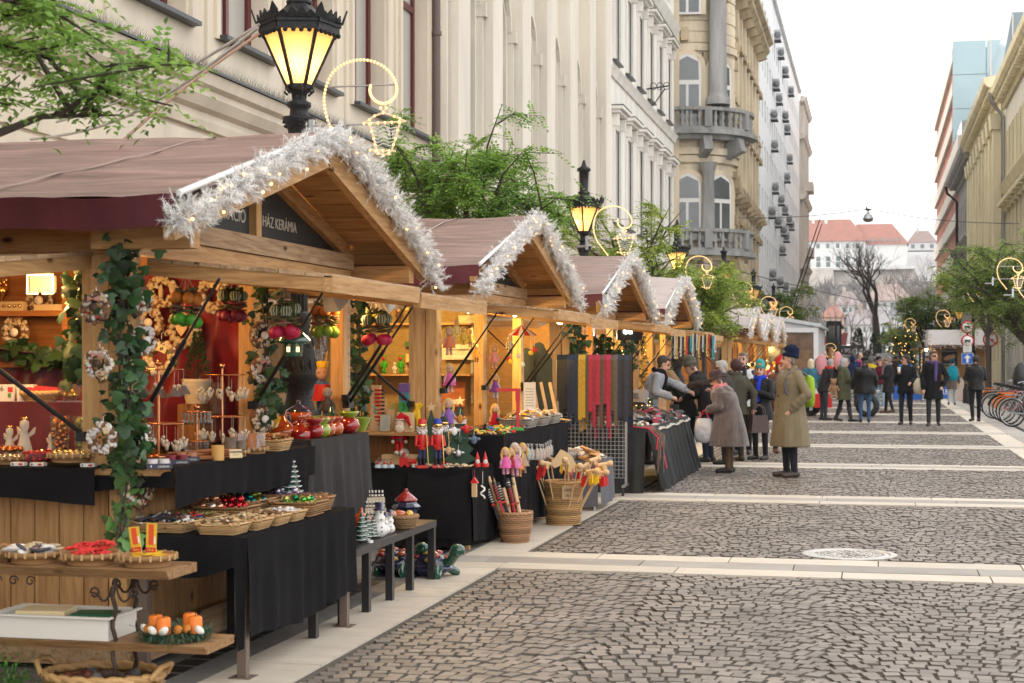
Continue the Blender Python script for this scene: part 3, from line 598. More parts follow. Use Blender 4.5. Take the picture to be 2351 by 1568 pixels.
def wall_b2():
 mb=MB();cols=[52.9+2.8*k for k in range(6)];ops=[]
 for y in cols:ops+=[(y,y+1.2,6.2,9.35),(y,y+1.2,11.6,14.3),(y,y+1.2,16.6,19.0),(y,y+1.2,1.0,3.8)]
 wallx(mb,XF+.04,1,52,69.45,0,24,ops,.3,m_whitepl);mb.add([(XF,69.45,0),(XF-8,69.45,0),(XF-8,69.45,24),(XF+.04,69.45,24)],[(0,1,2,3)])
 for y in cols:
  for zb,zt in((6.2,9.35),(11.6,14.3)):
   for s_ in(y-.18,y+1.2):mb.bx((XF,s_,zb),(XF+.12,s_+.18,zt));mb.bx((XF,s_+.02,zt+.02),(XF+.26,s_+.16,zt+.42))
   mb.bx((XF,y-.3,zt+.44),(XF+.3,y+1.5,zt+.54));mb.bx((XF,y-.38,zt+.55),(XF+.42,y+1.58,zt+.66))
   mb.mat(m_flash);mb.bx((XF,y-.12,zb-.07),(XF+.2,y+1.32,zb-.02));mb.bx((XF,y-.4,zt+.665),(XF+.44,y+1.6,zt+.69));mb.mat(m_whitepl)
 prof(mb,XF,1,52,69.45,[(0,10.95),(.1,10.95),(.16,11.1),(.24,11.25),(0,11.3)]);prof(mb,XF,1,52,69.45,[(0,4.62),(.12,4.62),(.3,5.0),(.4,5.24),(0,5.3)])
 prof(mb,XF,1,52,69.45,[(0,15.5),(.15,15.5),(.35,15.9),(0,16)])
 mb.build('wall',B2,world=True)
 for o in ops:win(B2,XF+.04,1,*o,.28,m_wfr,m_pane,(1,1),fw=.07)
 mb=MB().mat(m_dark)
 for(p,y,X)in((1480,230,-7.9),):
  c=V((XF,60.9,11.9));mb.tube([c,c+V((.9,0,.1))],.03);mb.tube([c+V((0,0,-.8)),c+V((.35,0,-.55)),c+V((.75,0,0))],.025)
  for q in range(3):mb.tube([c+V((.3+.25*q+.12*math.cos(t*.7),0,.1+.14*math.sin(t*.7)))for t in range(9)],.015,5)
 mb.build('iron_bracket',B2,world=True)
wall_b2()
m_ochre=plaster('ochre stone',(.6,.52,.39),.3);m_ochred=plaster('weathered ochre',(.44,.36,.24),.4);m_greyst=plaster('weathered grey stone',(.33,.33,.32),.35)
B3=thing('ornate_corner_house','ornate ochre house with a round corner bay, grey columns and two stone balconies','building',(-8.5,80,0))
def b3():
 c=V((-8.6,75.2,0));mb=MB().mat(m_ochre)
 def arc(r,z0,z1,a0=-200,a1=20,n=36,mb=mb):
  vs=[]
  for i in range(n+1):t=R(a0+(a1-a0)*i/n);vs+=[(c.x+r*math.cos(t),c.y+r*math.sin(t),z0),(c.x+r*math.cos(t),c.y+r*math.sin(t),z1)]
  top=[(c.x,c.y,z0),(c.x,c.y,z1)]
  mb.add(vs,[(2*i,2*i+2,2*i+3,2*i+1)for i in range(n)],False)
  k=len(vs);mb.add(vs+top,[(k,2*i+2,2*i)for i in range(n)]+[(k+1,2*i+1,2*i+3)for i in range(n)])
 z=0.0
 while z<27:arc(2.28 if int(z/.5)%2 else 2.3,z,z+.46);z+=.5
 arc(2.24,0,27)
 for zc,rr in((10.9,2.5),(10.55,2.42),(6.1,2.45),(15.6,2.4),(21.5,2.5)):arc(rr,zc,zc+.3)
 mb.mat(m_ochre);mb.bx((-16,72.6,0),(-8.6,118,24));mb.bx((-8.61,77.2,0),(-8.4,118,24.2))
 for k in range(14):
  y=78.4+k*2.85;mb.mat(m_ochre);mb.bx((-8.4,y,6.4),(-8.05,y+.55,22.8));mb.mat(m_ochred)
  for zb in(6.6,12.4,17.2):mb.bx((-8.4,y+.85,zb+3.2),(-7.9,y+2.6,zb+3.55));mb.box((-8.2,y+1.7,zb+3.8),(.5,1.2,.5),tp=.3);mb.bx((-8.4,y+.75,zb-.3),(-8.0,y+2.7,zb-.05))
  for zb in(5.9,11.4,23.2):mb.box((-8.0,y+.28,zb),(.9,.5,.8),ry=-.3)
 for zb,o in((5.3,.5),(10.9,.55),(16.2,.35),(23.4,1.0),(24.0,1.25)):mb.mat(m_ochred);prof(mb,-8.4,1,77.4,118,[(0,zb),(o*.6,zb),(o,zb+.4),(o,zb+.6),(0,zb+.7)])
 for i in range(26):
  t=R(uni(-100,10));zz=random.choice((uni(13.8,15.3),uni(7.8,10.2),uni(16,21)));mb.box((c.x+2.36*math.cos(t),c.y+2.36*math.sin(t),zz),(uni(.15,.4),uni(.15,.4),uni(.2,.7)),t)
 mb.build('wall',B3,world=True)
 for t,zb,zt in((-118,12.1,15.4),(-82,12.1,15.4),(-118,7.0,10.0),(-82,7.0,10.0),(-118,17.2,20.5),(-82,17.2,20.5),(-45,12.1,15.2),(-45,7,10)):
  a=R(t);n=V((math.cos(a),math.sin(a),0));x=V((-n.y,n.x,0));o=c+n*2.43;mb=MB().mat(m_ochre);w=.62
  F_=frame(o+V((0,0,zb)),x,(0,0,1));h=zt-zb-w
  outer=[(-w-.22,0),(w+.22,0)]+[((w+.22)*math.cos(q*PI/8),h+(w+.22)*math.sin(q*PI/8))for q in range(9)]
  mb.prism(outer,.06,F_);mb.mat(m_wfr);inn=[(-w,0),(w,0)]+[(w*math.cos(q*PI/8),h+w*math.sin(q*PI/8))for q in range(9)];mb.prism(inn,.1,F_)
  f=mb.build('window',B3,world=True);mb=MB().mat(m_pane)
  for xa,xb in((-w+.1,-.06),(.06,w-.1)):mb.prism([(xa,.1),(xb,.1),(xb,h*.72),(xa,h*.72)],.012,F_@Matrix.Translation((0,0,.1)))
  mb.prism([(-w+.1,h*.8),(w-.1,h*.8),(w*.8,h+w*.45),(0,h+w*.85),(-w*.8,h+w*.45)],.012,F_@Matrix.Translation((0,0,.1)))
  p_=mb.build('pane',B3,world=True);p_.parent=f
 for t,r,z0,z1 in((-52,.42,13.1,20.5),(-62,.3,6.9,10.5)):
  a=R(t);mb=MB().mat(m_greyst);mb.lathe([(r*1.35,z0),(r*1.35,z0+.25),(r*1.1,z0+.4),(r,z0+.6),(r*.86,z1-.5),(r*1.1,z1-.3),(r*1.3,z1)],(c.x+2.75*math.cos(a),c.y+2.75*math.sin(a),0),16);mb.build('column',B3,world=True)
 for z0,lo,nm in((11.75,1,0),(6.3,0,1)):
  mb=MB().mat(m_greyst);arc(3.25,z0,z0+.2,mb=mb);arc(3.1,z0+.2,z0+.34,mb=mb);b=mb.build('balcony',B3,world=True);mb=MB().mat(m_ochred if nm else m_greyst)
  arc(2.9,z0-.2,z0,mb=mb)
  for t in(-150,-110,-65,-30):a=R(t);mb.box((c.x+2.7*math.cos(a),c.y+2.7*math.sin(a),z0-.55),(1.0,.4,.7),a,tp=1.0,ry=-.35)
  k=mb.build('corbels',B3,world=True);k.parent=b;k['kind']='stuff'
  mb=MB().mat(m_greyst)
  for i in range(30):
   a=R(-195+210*i/29);q=(c.x+3.0*math.cos(a),c.y+3.0*math.sin(a),0)
   if i%6==0:mb.box((q[0],q[1],z0+.75),(.34,.34,.85),a)
   else:mb.lathe([(.09,z0+.34),(.1,z0+.45),(.055,z0+.6),(.11,z0+.78),(.06,z0+.95),(.09,z0+1.05)],q,8)
  pts=[(c.x+3.0*math.cos(R(-198+218*i/40)),c.y+3.0*math.sin(R(-198+218*i/40)),z0+1.13)for i in range(41)];
  for i in range(40):mb.bar(pts[i],pts[i+1],.34,.15)
  k=mb.build('balustrade',B3,world=True);k.parent=b
 mb=MB().mat(m_steel);mb.cyl((-8.25,83.2,0),(-8.25,83.2,24),.1,n=8);mb.build('downpipe',B3,world=True)
b3()
B4=thing('plain_white_block','tall plain white block dotted with air conditioning units and flagpoles','building',(-8.5,150,0))
m_w4=plaster('cool white render',(.78,.79,.79),.14);m_acg=mat('grey appliance shell',(.42,.43,.44),.5);
mb=MB().mat(m_w4);ops=[]
for k in range(22):ops+=[(119.6+k*3.1,120.9+k*3.1,z,z+1.7)for z in(6,9.6,13.2,16.8,20.4,24,27.6)]
wallx(mb,XF,1,118,189,0,32.5,ops,.12,m_w4);mb.add([(XF,118,20),(XF-10,118,20),(XF-10,118,32.5),(XF,118,32.5)],[(0,3,2,1)]);mb.bx((XF,118,32.2),(XF+.3,189,32.6));mb.bx((XF,118,4.5),(XF+.25,189,4.9))
mb.mat(m_pane);mb.add([(XF-.1,118,5),(XF-.1,189,5),(XF-.1,189,31),(XF-.1,118,31)],[(0,1,2,3)])
mb.build('wall',B4,world=True)
for p,y in((1778,83),(1786,123),(1797,165),(1775,195),(1782,228),(1770,265),(1797,268),(1801,297),(1771,335),(1807,365),(1801,408),(1773,432),(1787,460),(1796,482),(1806,505),(1765,488),(1780,510),(1811,518),(1793,530),(1799,545),(1790,574),(1767,630),(1784,648),(1797,659),(1815,670),(1810,210)):
 q=atX(p,y,XF);y,z=q.y,q.z;mb=MB().mat(m_acg);mb.bx((XF,y-.5,z-.4),(XF+.55,y+.5,z+.45));mb.mat(m_dark);mb.bx((XF,y-.5,z-.52),(XF+.6,y-.4,z-.4));mb.bx((XF,y+.4,z-.52),(XF+.6,y+.5,z-.4));mb.mat(mat('fan grille',(.16,.165,.17),.5)).lathe([(.3,0),(.3,.02),(.05,.03)],(0,0,0),12,M=Matrix.Translation((XF+.3,y-.5,z))@Matrix.Rotation(PI/2,4,'X'));mb.build('air_conditioner',B4,world=True)
for k in range(2):mb=MB().mat(m_dark);mb.tube([(XF+.1,165+6*k,6.5),(XF+3.2,163+6*k,15.5)],[.09,.05]);mb.build('flagpole',B4,world=True)
B5=thing('far_corner_house','pale stone house with balconies at the far end of the left side','building',(-8.5,198,0))
mb=MB().mat(m_ochre);mb.mat(plaster('pale far stone',(.6,.56,.5),.2));mb.bx((-20,189.02,0),(-8.42,207,31.5))
for z in(5,12,20,27,31.3):prof(mb,-8.42,1,189.1,207.3,[(0,z),(.5,z+.1),(.8,z+.6),(0,z+.8)])
for k in range(5):mb.bx((-8.42,190+k*3.5,6),(-8.0,190.8+k*3.5,31))
for z in(14,22):mb.bx((-8.4,199,z),(-7.3,204,z+1.1))
mb.build('wall',B5,world=True)
XRF=7.5;m_yel=plaster('warm yellow stone',(.76,.68,.47),.18);m_ywh=plaster('off white wall',(.62,.6,.53));m_gryb=plaster('grey brown stone',(.4,.375,.33),.2);m_dwin=mat('dark window',(.03,.032,.035),.15,spec=.7)
def cornice(mb,X,y0,y1,z,out,m,mod=.9):
 mb.mat(m);prof(mb,X,-1,y0,y1,[(0,z-1.1),(.15,z-1.1),(.25,z-.7),(out*.8,z-.55),(out,z-.35),(out*1.05,z),(0,z+.15)])
 y=y0+.2
 while y<y1-.3:mb.bx((X-out*.72,y,z-.85),(X-.1,y+.35,z-.56));y+=mod
Y1=thing('yellow_trimmed_house','off-white house with yellow trimmed tall windows at the right edge','building',(XRF,85,0));mb=MB();ops=[]
for k in range(12):ops+=[(70.2+2.35*k,71.3+2.35*k,z,z+h)for z,h in((1.2,3.2),(6.2,3.9),(12.2,2.6))]
wallx(mb,XRF,-1,66,98.3,0,17.2,ops,.3,m_ywh);cornice(mb,XRF,66,98.6,17.4,.85,m_yel)
for y,y2,z,z2 in ops[:]:
 if z>5:mb.bx((XRF-.12,y-.2,z-.1),(XRF,y,z2));mb.bx((XRF-.12,y2,z-.1),(XRF,y2+.2,z2));
 if 6<z<7:mb.bx((XRF-.55,y-.4,z2+.3),(XRF,y2+.4,z2+.55));mb.bx((XRF-.3,y-.3,z2),(XRF,y2+.3,z2+.28))
prof(mb,XRF,-1,66,98.3,[(0,11.2),(.2,11.2),(.4,11.7),(0,11.8)]);prof(mb,XRF,-1,66,98.3,[(0,5.2),(.2,5.2),(.4,5.6),(0,5.7)]);mb.build('wall',Y1,world=True)
for o in ops:win(Y1,XRF,-1,*o,.28,m_dwin,m_pane,(1,1),fw=.07)
mb=MB().mat(m_steel);mb.tube([(XRF-.9,98.0,17.2),(XRF-.8,98.1,16.6),(XRF-.15,98.3,15.8),(XRF-.15,98.3,0)],.12,8);mb.build('downpipe',Y1,world=True)
Y2=thing('yellow_pilaster_house','yellow stone house front with tall pilasters and deep bracketed cornice','building',(XRF,112,0));mb=MB();ops=[(100.2+3.3*k,101.6+3.3*k,z,z+h)for k in range(8)for z,h in((1.5,3),(7,3.2),(12,1.0),(13.8,2))]
wallx(mb,XRF-.25,-1,98.6,127.3,0,18,ops,.25,m_yel);mb.bx((XRF-.25,98.61,0),(XRF+5,98.7,17.8));cornice(mb,XRF-.25,98.7,127.6,18.2,.95,m_yel)
for k in range(9):mb.bx((XRF-.7,98.9+3.3*k,5.5),(XRF-.25,99.9+3.3*k,15.2));mb.box((XRF-.5,99.4+3.3*k,15.6),(.6,1.3,.9),tp=1.3)
mb.build('wall',Y2,world=True)
for o in ops:win(Y2,XRF-.25,-1,*o,.22,m_dwin,m_dwin,(0,0),fw=.06)
Y3=thing('grey_brown_house','grey brown stone house with deep eaves between the yellow house and the striped office','building',(XRF,150,0));mb=MB();ops=[(129+3*k,130.3+3*k,z,z+2.6)for k in range(8)for z in(2,7.5,12.5)]
wallx(mb,XRF,-1,127.6,153,0,17.6,ops,.25,m_gryb);cornice(mb,XRF,127.7,153.5,17.9,1.1,m_gryb);prof(mb,XRF,-1,127.6,153,[(0,10.6),(.3,10.6),(.8,11.1),(0,11.3)]);prof(mb,XRF,-1,127.6,153,[(0,6),(.3,6),(.6,6.4),(0,6.6)])
mb.add([(XRF,153,0),(XRF+9,153,0),(XRF+9,153,17.6),(XRF,153,17.6)],[(0,3,2,1)])
mb.build('wall',Y3,world=True)
for o in ops[::1]:win(Y3,XRF,-1,*o,.22,m_dwin,m_dwin,(0,0),fw=.06)
mb=MB().mat(m_dark);mb.tube([(XRF-1.1,153.3,17.4),(XRF-1.0,153.2,16.8),(XRF-.15,153.0,16.0),(XRF-.15,153.0,0)],.12,8);mb.build('downpipe',Y3,world=True)
Y4=thing('striped_office','modern office with white floor bands, red brown fins and turquoise glass end','building',(XRF,195,0));m_band=mat('cream concrete band',(.68,.62,.54),.7,var=.05);m_fin=mat('terracotta fins',(.5,.17,.1),.6,island=.25)
m_tq=mat('turquoise glass',(.36,.5,.53),.12,spec=.8,var=.12,ns=.2)
mb=MB().mat(m_band);X4=XRF-.02
for k in range(10):
 mb.bx((X4,165 if k>6 else 154,k*3.35-.6+1.4),(X4+12,215,k*3.35+.75+1.4))
mb.mat(mat('painted sky reflection glazing',(.4,.39,.37),.2,var=.3,ns=.3,spec=.7));mb.bx((X4+.35,165.1,0),(X4+11.8,214.8,32));mb.bx((X4+.36,154.1,0),(X4+11.7,165.09,23.6));mb.build('wall',Y4,world=True)  # pane colour carries a painted pale reflection of the sky
mb=MB().mat(m_fin)
for k in range(9):
 for j in range(-7 if k<6 else 0,34):mb.bx((X4+.32,165.5+j*1.45+(.5 if k%2 else 0),k*3.35+2.16),(X4+.35,166.25+j*1.45+(.5 if k%2 else 0),k*3.35+4.14))
f=mb.build('fins',Y4,world=True);f['kind']='stuff'
mb=MB().mat(m_tq)
for i in range(5):
 for j in range(4):mb.bx((X4+.06+i*3.2,164.8,19.6+j*3.35),(X4+3.2+i*3.2,164.95,22.9+j*3.35))
mb.mat(m_dwin);mb.bx((X4+4.5,164.7,25.8),(X4+7,164.78,28.8));mb.build('glass_front',Y4,world=True)
Y5=thing('glass_penthouse','blue grey glass penthouse rising behind the yellow cornice','building',(14,140,22));mb=MB().mat(mat('blue grey glazing',(.2,.27,.31),.15,spec=.7,var=.15,ns=.3))
mb.add([(8.3,128,17),(26,128,17),(26,128,28),(10.2,128,28),(8.3,160,17),(26,160,17),(26,160,28),(10.2,160,28)],[(0,1,2,3),(0,3,7,4),(3,2,6,7),(4,7,6,5)]);mb.mat(m_band)
for k in range(4):mb.bx((8.6+1.6*k,127.9,18.5),(8.7+1.6*k,127.98,27.8))
mb.bx((9.4,127.85,22.6),(20,127.96,22.9));mb.build('glass_hall',Y5,world=True)
m_cw=mat('castle white',(.74,.74,.72),.9,var=.06,ns=.1);m_roof=mat('red tile roof',(.36,.14,.095),.8,var=.15,ns=.3);m_bast=mat('bastion stone',(.5,.46,.4),.9,var=.35,ns=.12);m_cwin=mat('castle window',(.12,.17,.16),.4)
CA=thing('castle','white castle palace with long red tiled roof on the hill','castle',(-20,905,45));mb=MB().mat(m_cw)
def castle_block(p0,p1,yt,yb,dep,mb,Y):a,b=atY(p0,yb,Y),atY(p1,yt,Y);mb.bx((a.x,Y,a.z),(b.x,Y+dep,b.z));return a.x,b.x,a.z,b.z
A_=castle_block(1790,1987,553,625,20,mb,900);B_=castle_block(1988,2082,560,625,20,mb,903);mb.build('wall',CA,world=True)
mb=MB().mat(m_roof)
def hip(x0,x1,z,Y,d,h,e=1.2):mb.add([(x0-e,Y-e,z),(x1+e,Y-e,z),(x1+e,Y+d,z),(x0-e,Y+d,z),(x0+4,Y+d/2,z+h),(x1-h*.65,Y+d/2,z+h)],[(0,1,5,4),(1,2,5),(2,3,4,5),(3,0,4)])
hip(A_[0],A_[1],A_[3],900,20,12.8);hip(B_[0]-9,B_[1],B_[3],903,20,12);mb.mat(m_cw)
for x in(-46,-34,-27):mb.bx((x,908,A_[3]+10),(x+1.6,910,A_[3]+15))
mb.build('roof',CA,world=True)
for k in range(9):
 for zf in(.78,.35,.08):
  x=A_[0]+4+k*5.3
  if x<A_[1]-2:z=A_[2]+(A_[3]-A_[2])*zf;mb=MB().mat(m_cwin);mb.bx((x,899.8,z),(x+(1.8 if zf>.5 else 2.2),899.95,z+(2.4 if zf>.3 else 4)));mb.build('window',CA,world=True)
for k in range(6):x=B_[0]+2+k*3.2;mb=MB().mat(m_cwin);mb.box((x,903.2,B_[3]+2.4),(1.3,.2,2.4),rx=-.75);mb.build('skylight',CA,world=True)
FW=thing('fortress_wall','massive pale stone bastion wall below the castle','wall',(-20,890,30));mb=MB().mat(m_bast)
def bast(p0,p1,yt,yb,Y):a,b=atY(p0,yb,Y),atY(p1,yt,Y);mb.add([(a.x-2,Y-5,a.z),(b.x+2,Y-5,a.z),(b.x+2,Y+6,a.z),(a.x-2,Y+6,a.z),(a.x,Y,b.z),(b.x,Y,b.z),(b.x,Y+6,b.z),(a.x,Y+6,b.z)],[(0,1,5,4),(1,2,6,5),(3,0,4,7),(4,5,6,7)])
bast(1780,1912,615,690,884);bast(1905,2100,615,668,892);mb.mat(m_cw);a,b=atY(1780,618,883),atY(2100,612,883);mb.bx((a.x,886,a.z-.5),(b.x,893,a.z+1));mb.build('wall',FW,world=True)
def far_house(lab,p0,p1,yt,yb,Y,cw,cr,rh,rows,cols):
 a,b=atY(p0,yb,Y),atY(p1,yt,Y);t=thing('distant_house',lab,'house',((a.x+b.x)/2,Y,a.z));d=14
 mb=MB().mat(mat('far wall %.2f %.2f %.2f'%cw,cw,.9,var=.08,ns=.2));mb.bx((a.x,Y,a.z),(b.x,Y+d,b.z));mb.build('wall',t,world=True)
 mb=MB().mat(mat('far roof %.2f %.2f %.2f'%cr,cr,.85,var=.15,ns=.4));h=rh;mb.add([(a.x-.6,Y-.6,b.z),(b.x+.6,Y-.6,b.z),(b.x+.6,Y+d,b.z),(a.x-.6,Y+d,b.z),(a.x+h*.6,Y+d/2,b.z+h),(b.x-h*.6,Y+d/2,b.z+h)],[(0,1,5,4),(1,2,5),(2,3,4,5),(3,0,4)])
 mb.mat(mat('chimney',(.5,.42,.36),.9));mb.bx((a.x+(b.x-a.x)*.3,Y+5,b.z+h*.3),(a.x+(b.x-a.x)*.3+1.2,Y+6.4,b.z+h+1.5));mb.build('roof',t,world=True)
 for r in range(rows):
  for c in range(cols):x=a.x+(b.x-a.x)*(c+.3)/cols;z=a.z+(b.z-a.z)*(r+.25)/rows;mb=MB().mat(m_cwin);mb.bx((x,Y-.12,z),(x+(b.x-a.x)/cols*.4,Y-.02,z+(b.z-a.z)/rows*.5));mb.build('window',t,world=True)
far_house('white waterfront house with grey roof behind the bare tree',1935,2050,745,812,420,(.72,.74,.73),(.3,.28,.28),4,3,8)
far_house('peach coloured town house beside the dark pavilion',1888,1936,728,812,410,(.6,.42,.32),(.33,.16,.12),4,3,4)
far_house('pale green grey house with pink roof half way up the hill',1990,2090,690,726,560,(.62,.64,.62),(.37,.28,.25),6,2,6)
far_house('small white gabled house on the slope left of the bare trunk',1915,1975,700,722,570,(.68,.68,.67),(.36,.3,.29),5,1,4)
far_house('white house with dark roof under the striped office',2040,2135,722,770,440,(.7,.7,.68),(.2,.2,.22),5,2,6)
far_house('white gabled house high on the hill by the striped office',2085,2150,556,575,930,(.7,.7,.7),(.28,.2,.17),7,1,3)
sc.world=bpy.data.worlds.new('World');sc.world.use_nodes=True;N=sc.world.node_tree.nodes;L=sc.world.node_tree.links;bg=N['Background']
SUN_EL,SUN_AZ=34,-62
sky=N.new('ShaderNodeTexSky');sky.sky_type='NISHITA';sky.sun_disc=False;sky.sun_elevation=R(SUN_EL);sky.sun_rotation=R(SUN_AZ);sky.dust_density=3;sky.air_density=1.2
tc=N.new('ShaderNodeTexCoord');mp=N.new('ShaderNodeMapping');mp.inputs['Scale'].default_value=(1.2,1.2,5);L.new(tc.outputs['Generated'],mp.inputs[0]);nz=N.new('ShaderNodeTexNoise');nz.inputs['Scale'].default_value=2.2;nz.inputs['Detail'].default_value=6;L.new(mp.outputs[0],nz.inputs['Vector'])
rp=N.new('ShaderNodeValToRGB');rp.color_ramp.elements[0].position=.36;rp.color_ramp.elements[1].position=.56;rp.color_ramp.elements[0].color=(.22,.215,.215,1);rp.color_ramp.elements[1].color=(1,.985,.97,1);L.new(nz.outputs['Fac'],rp.inputs[0])
ml=N.new('ShaderNodeMixRGB');ml.blend_type='MULTIPLY';ml.inputs[0].default_value=1;ml.inputs[2].default_value=(18,17.8,17.8,1);L.new(rp.outputs[0],ml.inputs[1])
mx=N.new('ShaderNodeMixRGB');mx.inputs[0].default_value=.86;L.new(sky.outputs[0],mx.inputs[1]);L.new(ml.outputs[0],mx.inputs[2]);L.new(mx.outputs[0],bg.inputs[0]);bg.inputs[1].default_value=.15
sl=bpy.data.lights.new('sun','SUN');sl.energy=1.2;sl.angle=R(14);sl.color=(1,.9,.76);so=bpy.data.objects.new('sun',sl);COL.objects.link(so)
sdir=V((math.sin(R(SUN_AZ))*math.cos(R(SUN_EL)),math.cos(R(SUN_AZ))*math.cos(R(SUN_EL)),math.sin(R(SUN_EL))));so.rotation_euler=sdir.to_track_quat('Z','Y').to_euler();so.location=(0,0,40)
cd=bpy.data.cameras.new('camera');cam=bpy.data.objects.new('camera',cd);COL.objects.link(cam);sc.camera=cam;cam.location=(0,0,CH);cam.rotation_euler=(PI/2,0,YAW)
cd.sensor_width=36;cd.lens=36*CF/2351;cd.shift_y=(822-784)/2351;cd.clip_start=.1;cd.clip_end=4000;cd.dof.use_dof=True;cd.dof.focus_distance=15;cd.dof.aperture_fstop=5
sc.view_settings.view_transform='Standard';sc.view_settings.look='None';sc.view_settings.exposure=.35;sc.cycles.use_denoising=True;sc.cycles.max_bounces=6;sc.cycles.diffuse_bounces=3;sc.cycles.glossy_bounces=3;sc.cycles.transmission_bounces=5;sc.cycles.transparent_max_bounces=8;sc.cycles.caustics_reflective=False;sc.cycles.caustics_refractive=False;sc.cycles.sample_clamp_indirect=6
hz=MB();hz.bx((-520,-3,-1.6),(520,1420,75));mz=bpy.data.materials.new('air');mz.use_nodes=True;N=mz.node_tree.nodes;N.remove(N['Principled BSDF']);pv=N.new('ShaderNodeVolumePrincipled');pv.inputs['Color'].default_value=(.9,.93,1,1);pv.inputs['Density'].default_value=.0002;mz.node_tree.links.new(pv.outputs[0],N['Material Output'].inputs['Volume']);hz.mat(mz);o=hz.build('haze',loc=(0,0,0));o['kind']='stuff';o['label']='thin pale winter air over the whole street';o['category']='haze';sc.cycles.volume_bounces=0
def lamp(P_,power,col=(1,.62,.28),r=.06,kind='POINT',rot=None,size=.3):
 l=bpy.data.lights.new('lamp',kind);l.energy=power;l.color=col
 if kind=='POINT':l.shadow_soft_size=r
 elif kind=='AREA':l.size=size
 elif kind=='SPOT':l.spot_size=R(110);l.spot_blend=.6;l.shadow_soft_size=r
 o=bpy.data.objects.new('lamp',l);COL.objects.link(o);o.location=P_
 if rot:o.rotation_euler=rot
 return o
def pX(p,Y):return atY(p,822,Y).x
m_tarp=mat('mauve brown tarpaulin',(.27,.165,.142),.34,var=.6,ns=5,st=(.2,2.6,2.6),bump=1,bs=5,spec=.5)  # dark streaks paint the shading of the wrinkles into the tarp colour
m_burg=mat('burgundy tarpaulin edge',(.1,.011,.02),.5,var=.35,ns=5,bump=.3,bs=12)
m_sign=mat('charcoal sign board',(.03,.029,.028),.6,var=.2,ns=8);m_signl=mat('pale sign lettering',(.62,.58,.48),.6)
m_tins=mat('white tinsel',(.82,.81,.79),.85,island=.1,spec=.2);m_bulb=glow('warm fairy bulb',(1,.5,.13),4)
WX0,WX1,RXF=-6.05,-3.9,-3.38
def garland(name,path,label,rad=.13,dens=62,group='white tinsel garlands on the hut gables',nl=60,seed=0,m=None,mbulb=None):
 rg=random.Random(seed);path=[V(p)for p in path];t=thing(name,label,'garland',path[0],0,group);mb=MB().mat(m or m_tins);L_=[]
 seg=[]
 for a,b in zip(path,path[1:]):
  n=max(1,int((b-a).length*dens))
  for i in range(n):seg.append((a.lerp(b,(i+rg.random())/n),(b-a).normalized()))
 vs=[];fs=[]
 for c,d in seg:
  c=c+V((rg.uniform(-.5,.5),rg.uniform(-.5,.5),rg.uniform(-.5,.5)))*rad*.7
  ax=V((rg.gauss(0,1)+.5,rg.gauss(0,1),rg.gauss(0,1))).normalized();l=rad*rg.uniform(.75,1.25)
  for k in range(54):
   u=rg.random();p=c+ax*l*u;q=(ax*.6+V((rg.gauss(0,1),rg.gauss(0,1),rg.gauss(0,1)))).normalized()*rad*rg.uniform(.22,.42)
   s_=q.cross(ax);s_=s_.normalized()*rad*.026 if s_.length>1e-5 else V((.003,0,0));o=len(vs);vs+=[p-s_,p+s_,p+q];fs.append((o,o+1,o+2))
 mb.add(vs,fs);g_=mb.build('tinsel',t,world=True);mb=MB().mat(mbulb or m_bulb)
 for i in range(nl):c,d=rg.choice(seg);mb.ball(c+V((rg.uniform(.2,1),rg.uniform(-1,.6),rg.uniform(-.8,.8)))*rad*.9,.009,6,4)
 b_=mb.build('fairy_lights',t,world=True);b_['kind']='stuff';return t
def hatch(par,a,b,out,m=None):
 "plank flap hinged along a-b, propped out by vector out"
 a,b,o=V(a),V(b),V(out);n=(b-a).cross(o).normalized();n=n if n.z>0 else-n;mb=MB().mat(W_old);k=7;d=(b-a).normalized()
 for i in range(k):p=a+o*(i+.5)/k;mb.bar(p+n*.045,p+(b-a)+n*.045,o.length/k*.96,.022,up=n)
 ht=mb.build('hatch',par,world=True);mb=MB().mat(W_y if abs(d.y)>.5 else W_x);mb.bar(a+o*.98,b+o*.98,.05,.085,up=n)
 mb.mat(W_x if abs(d.y)>.5 else W_y)
 for q in(.02,.5,.98):p=a+(b-a)*q;mb.bar(p+n*.0,p+o*.955+n*.0,.05,.08,up=n)
 f=mb.build('hatch_frame',par,world=True);f.parent=ht;return ht
def strut(par,a,b):
 mb=MB().mat(m_dark);a,b=V(a),V(b);mb.cyl(a,a.lerp(b,.55),.013);mb.cyl(a.lerp(b,.5),b,.008);mb.box(a,(.05,.12,.05));mb.build('gas_strut',par,world=True)
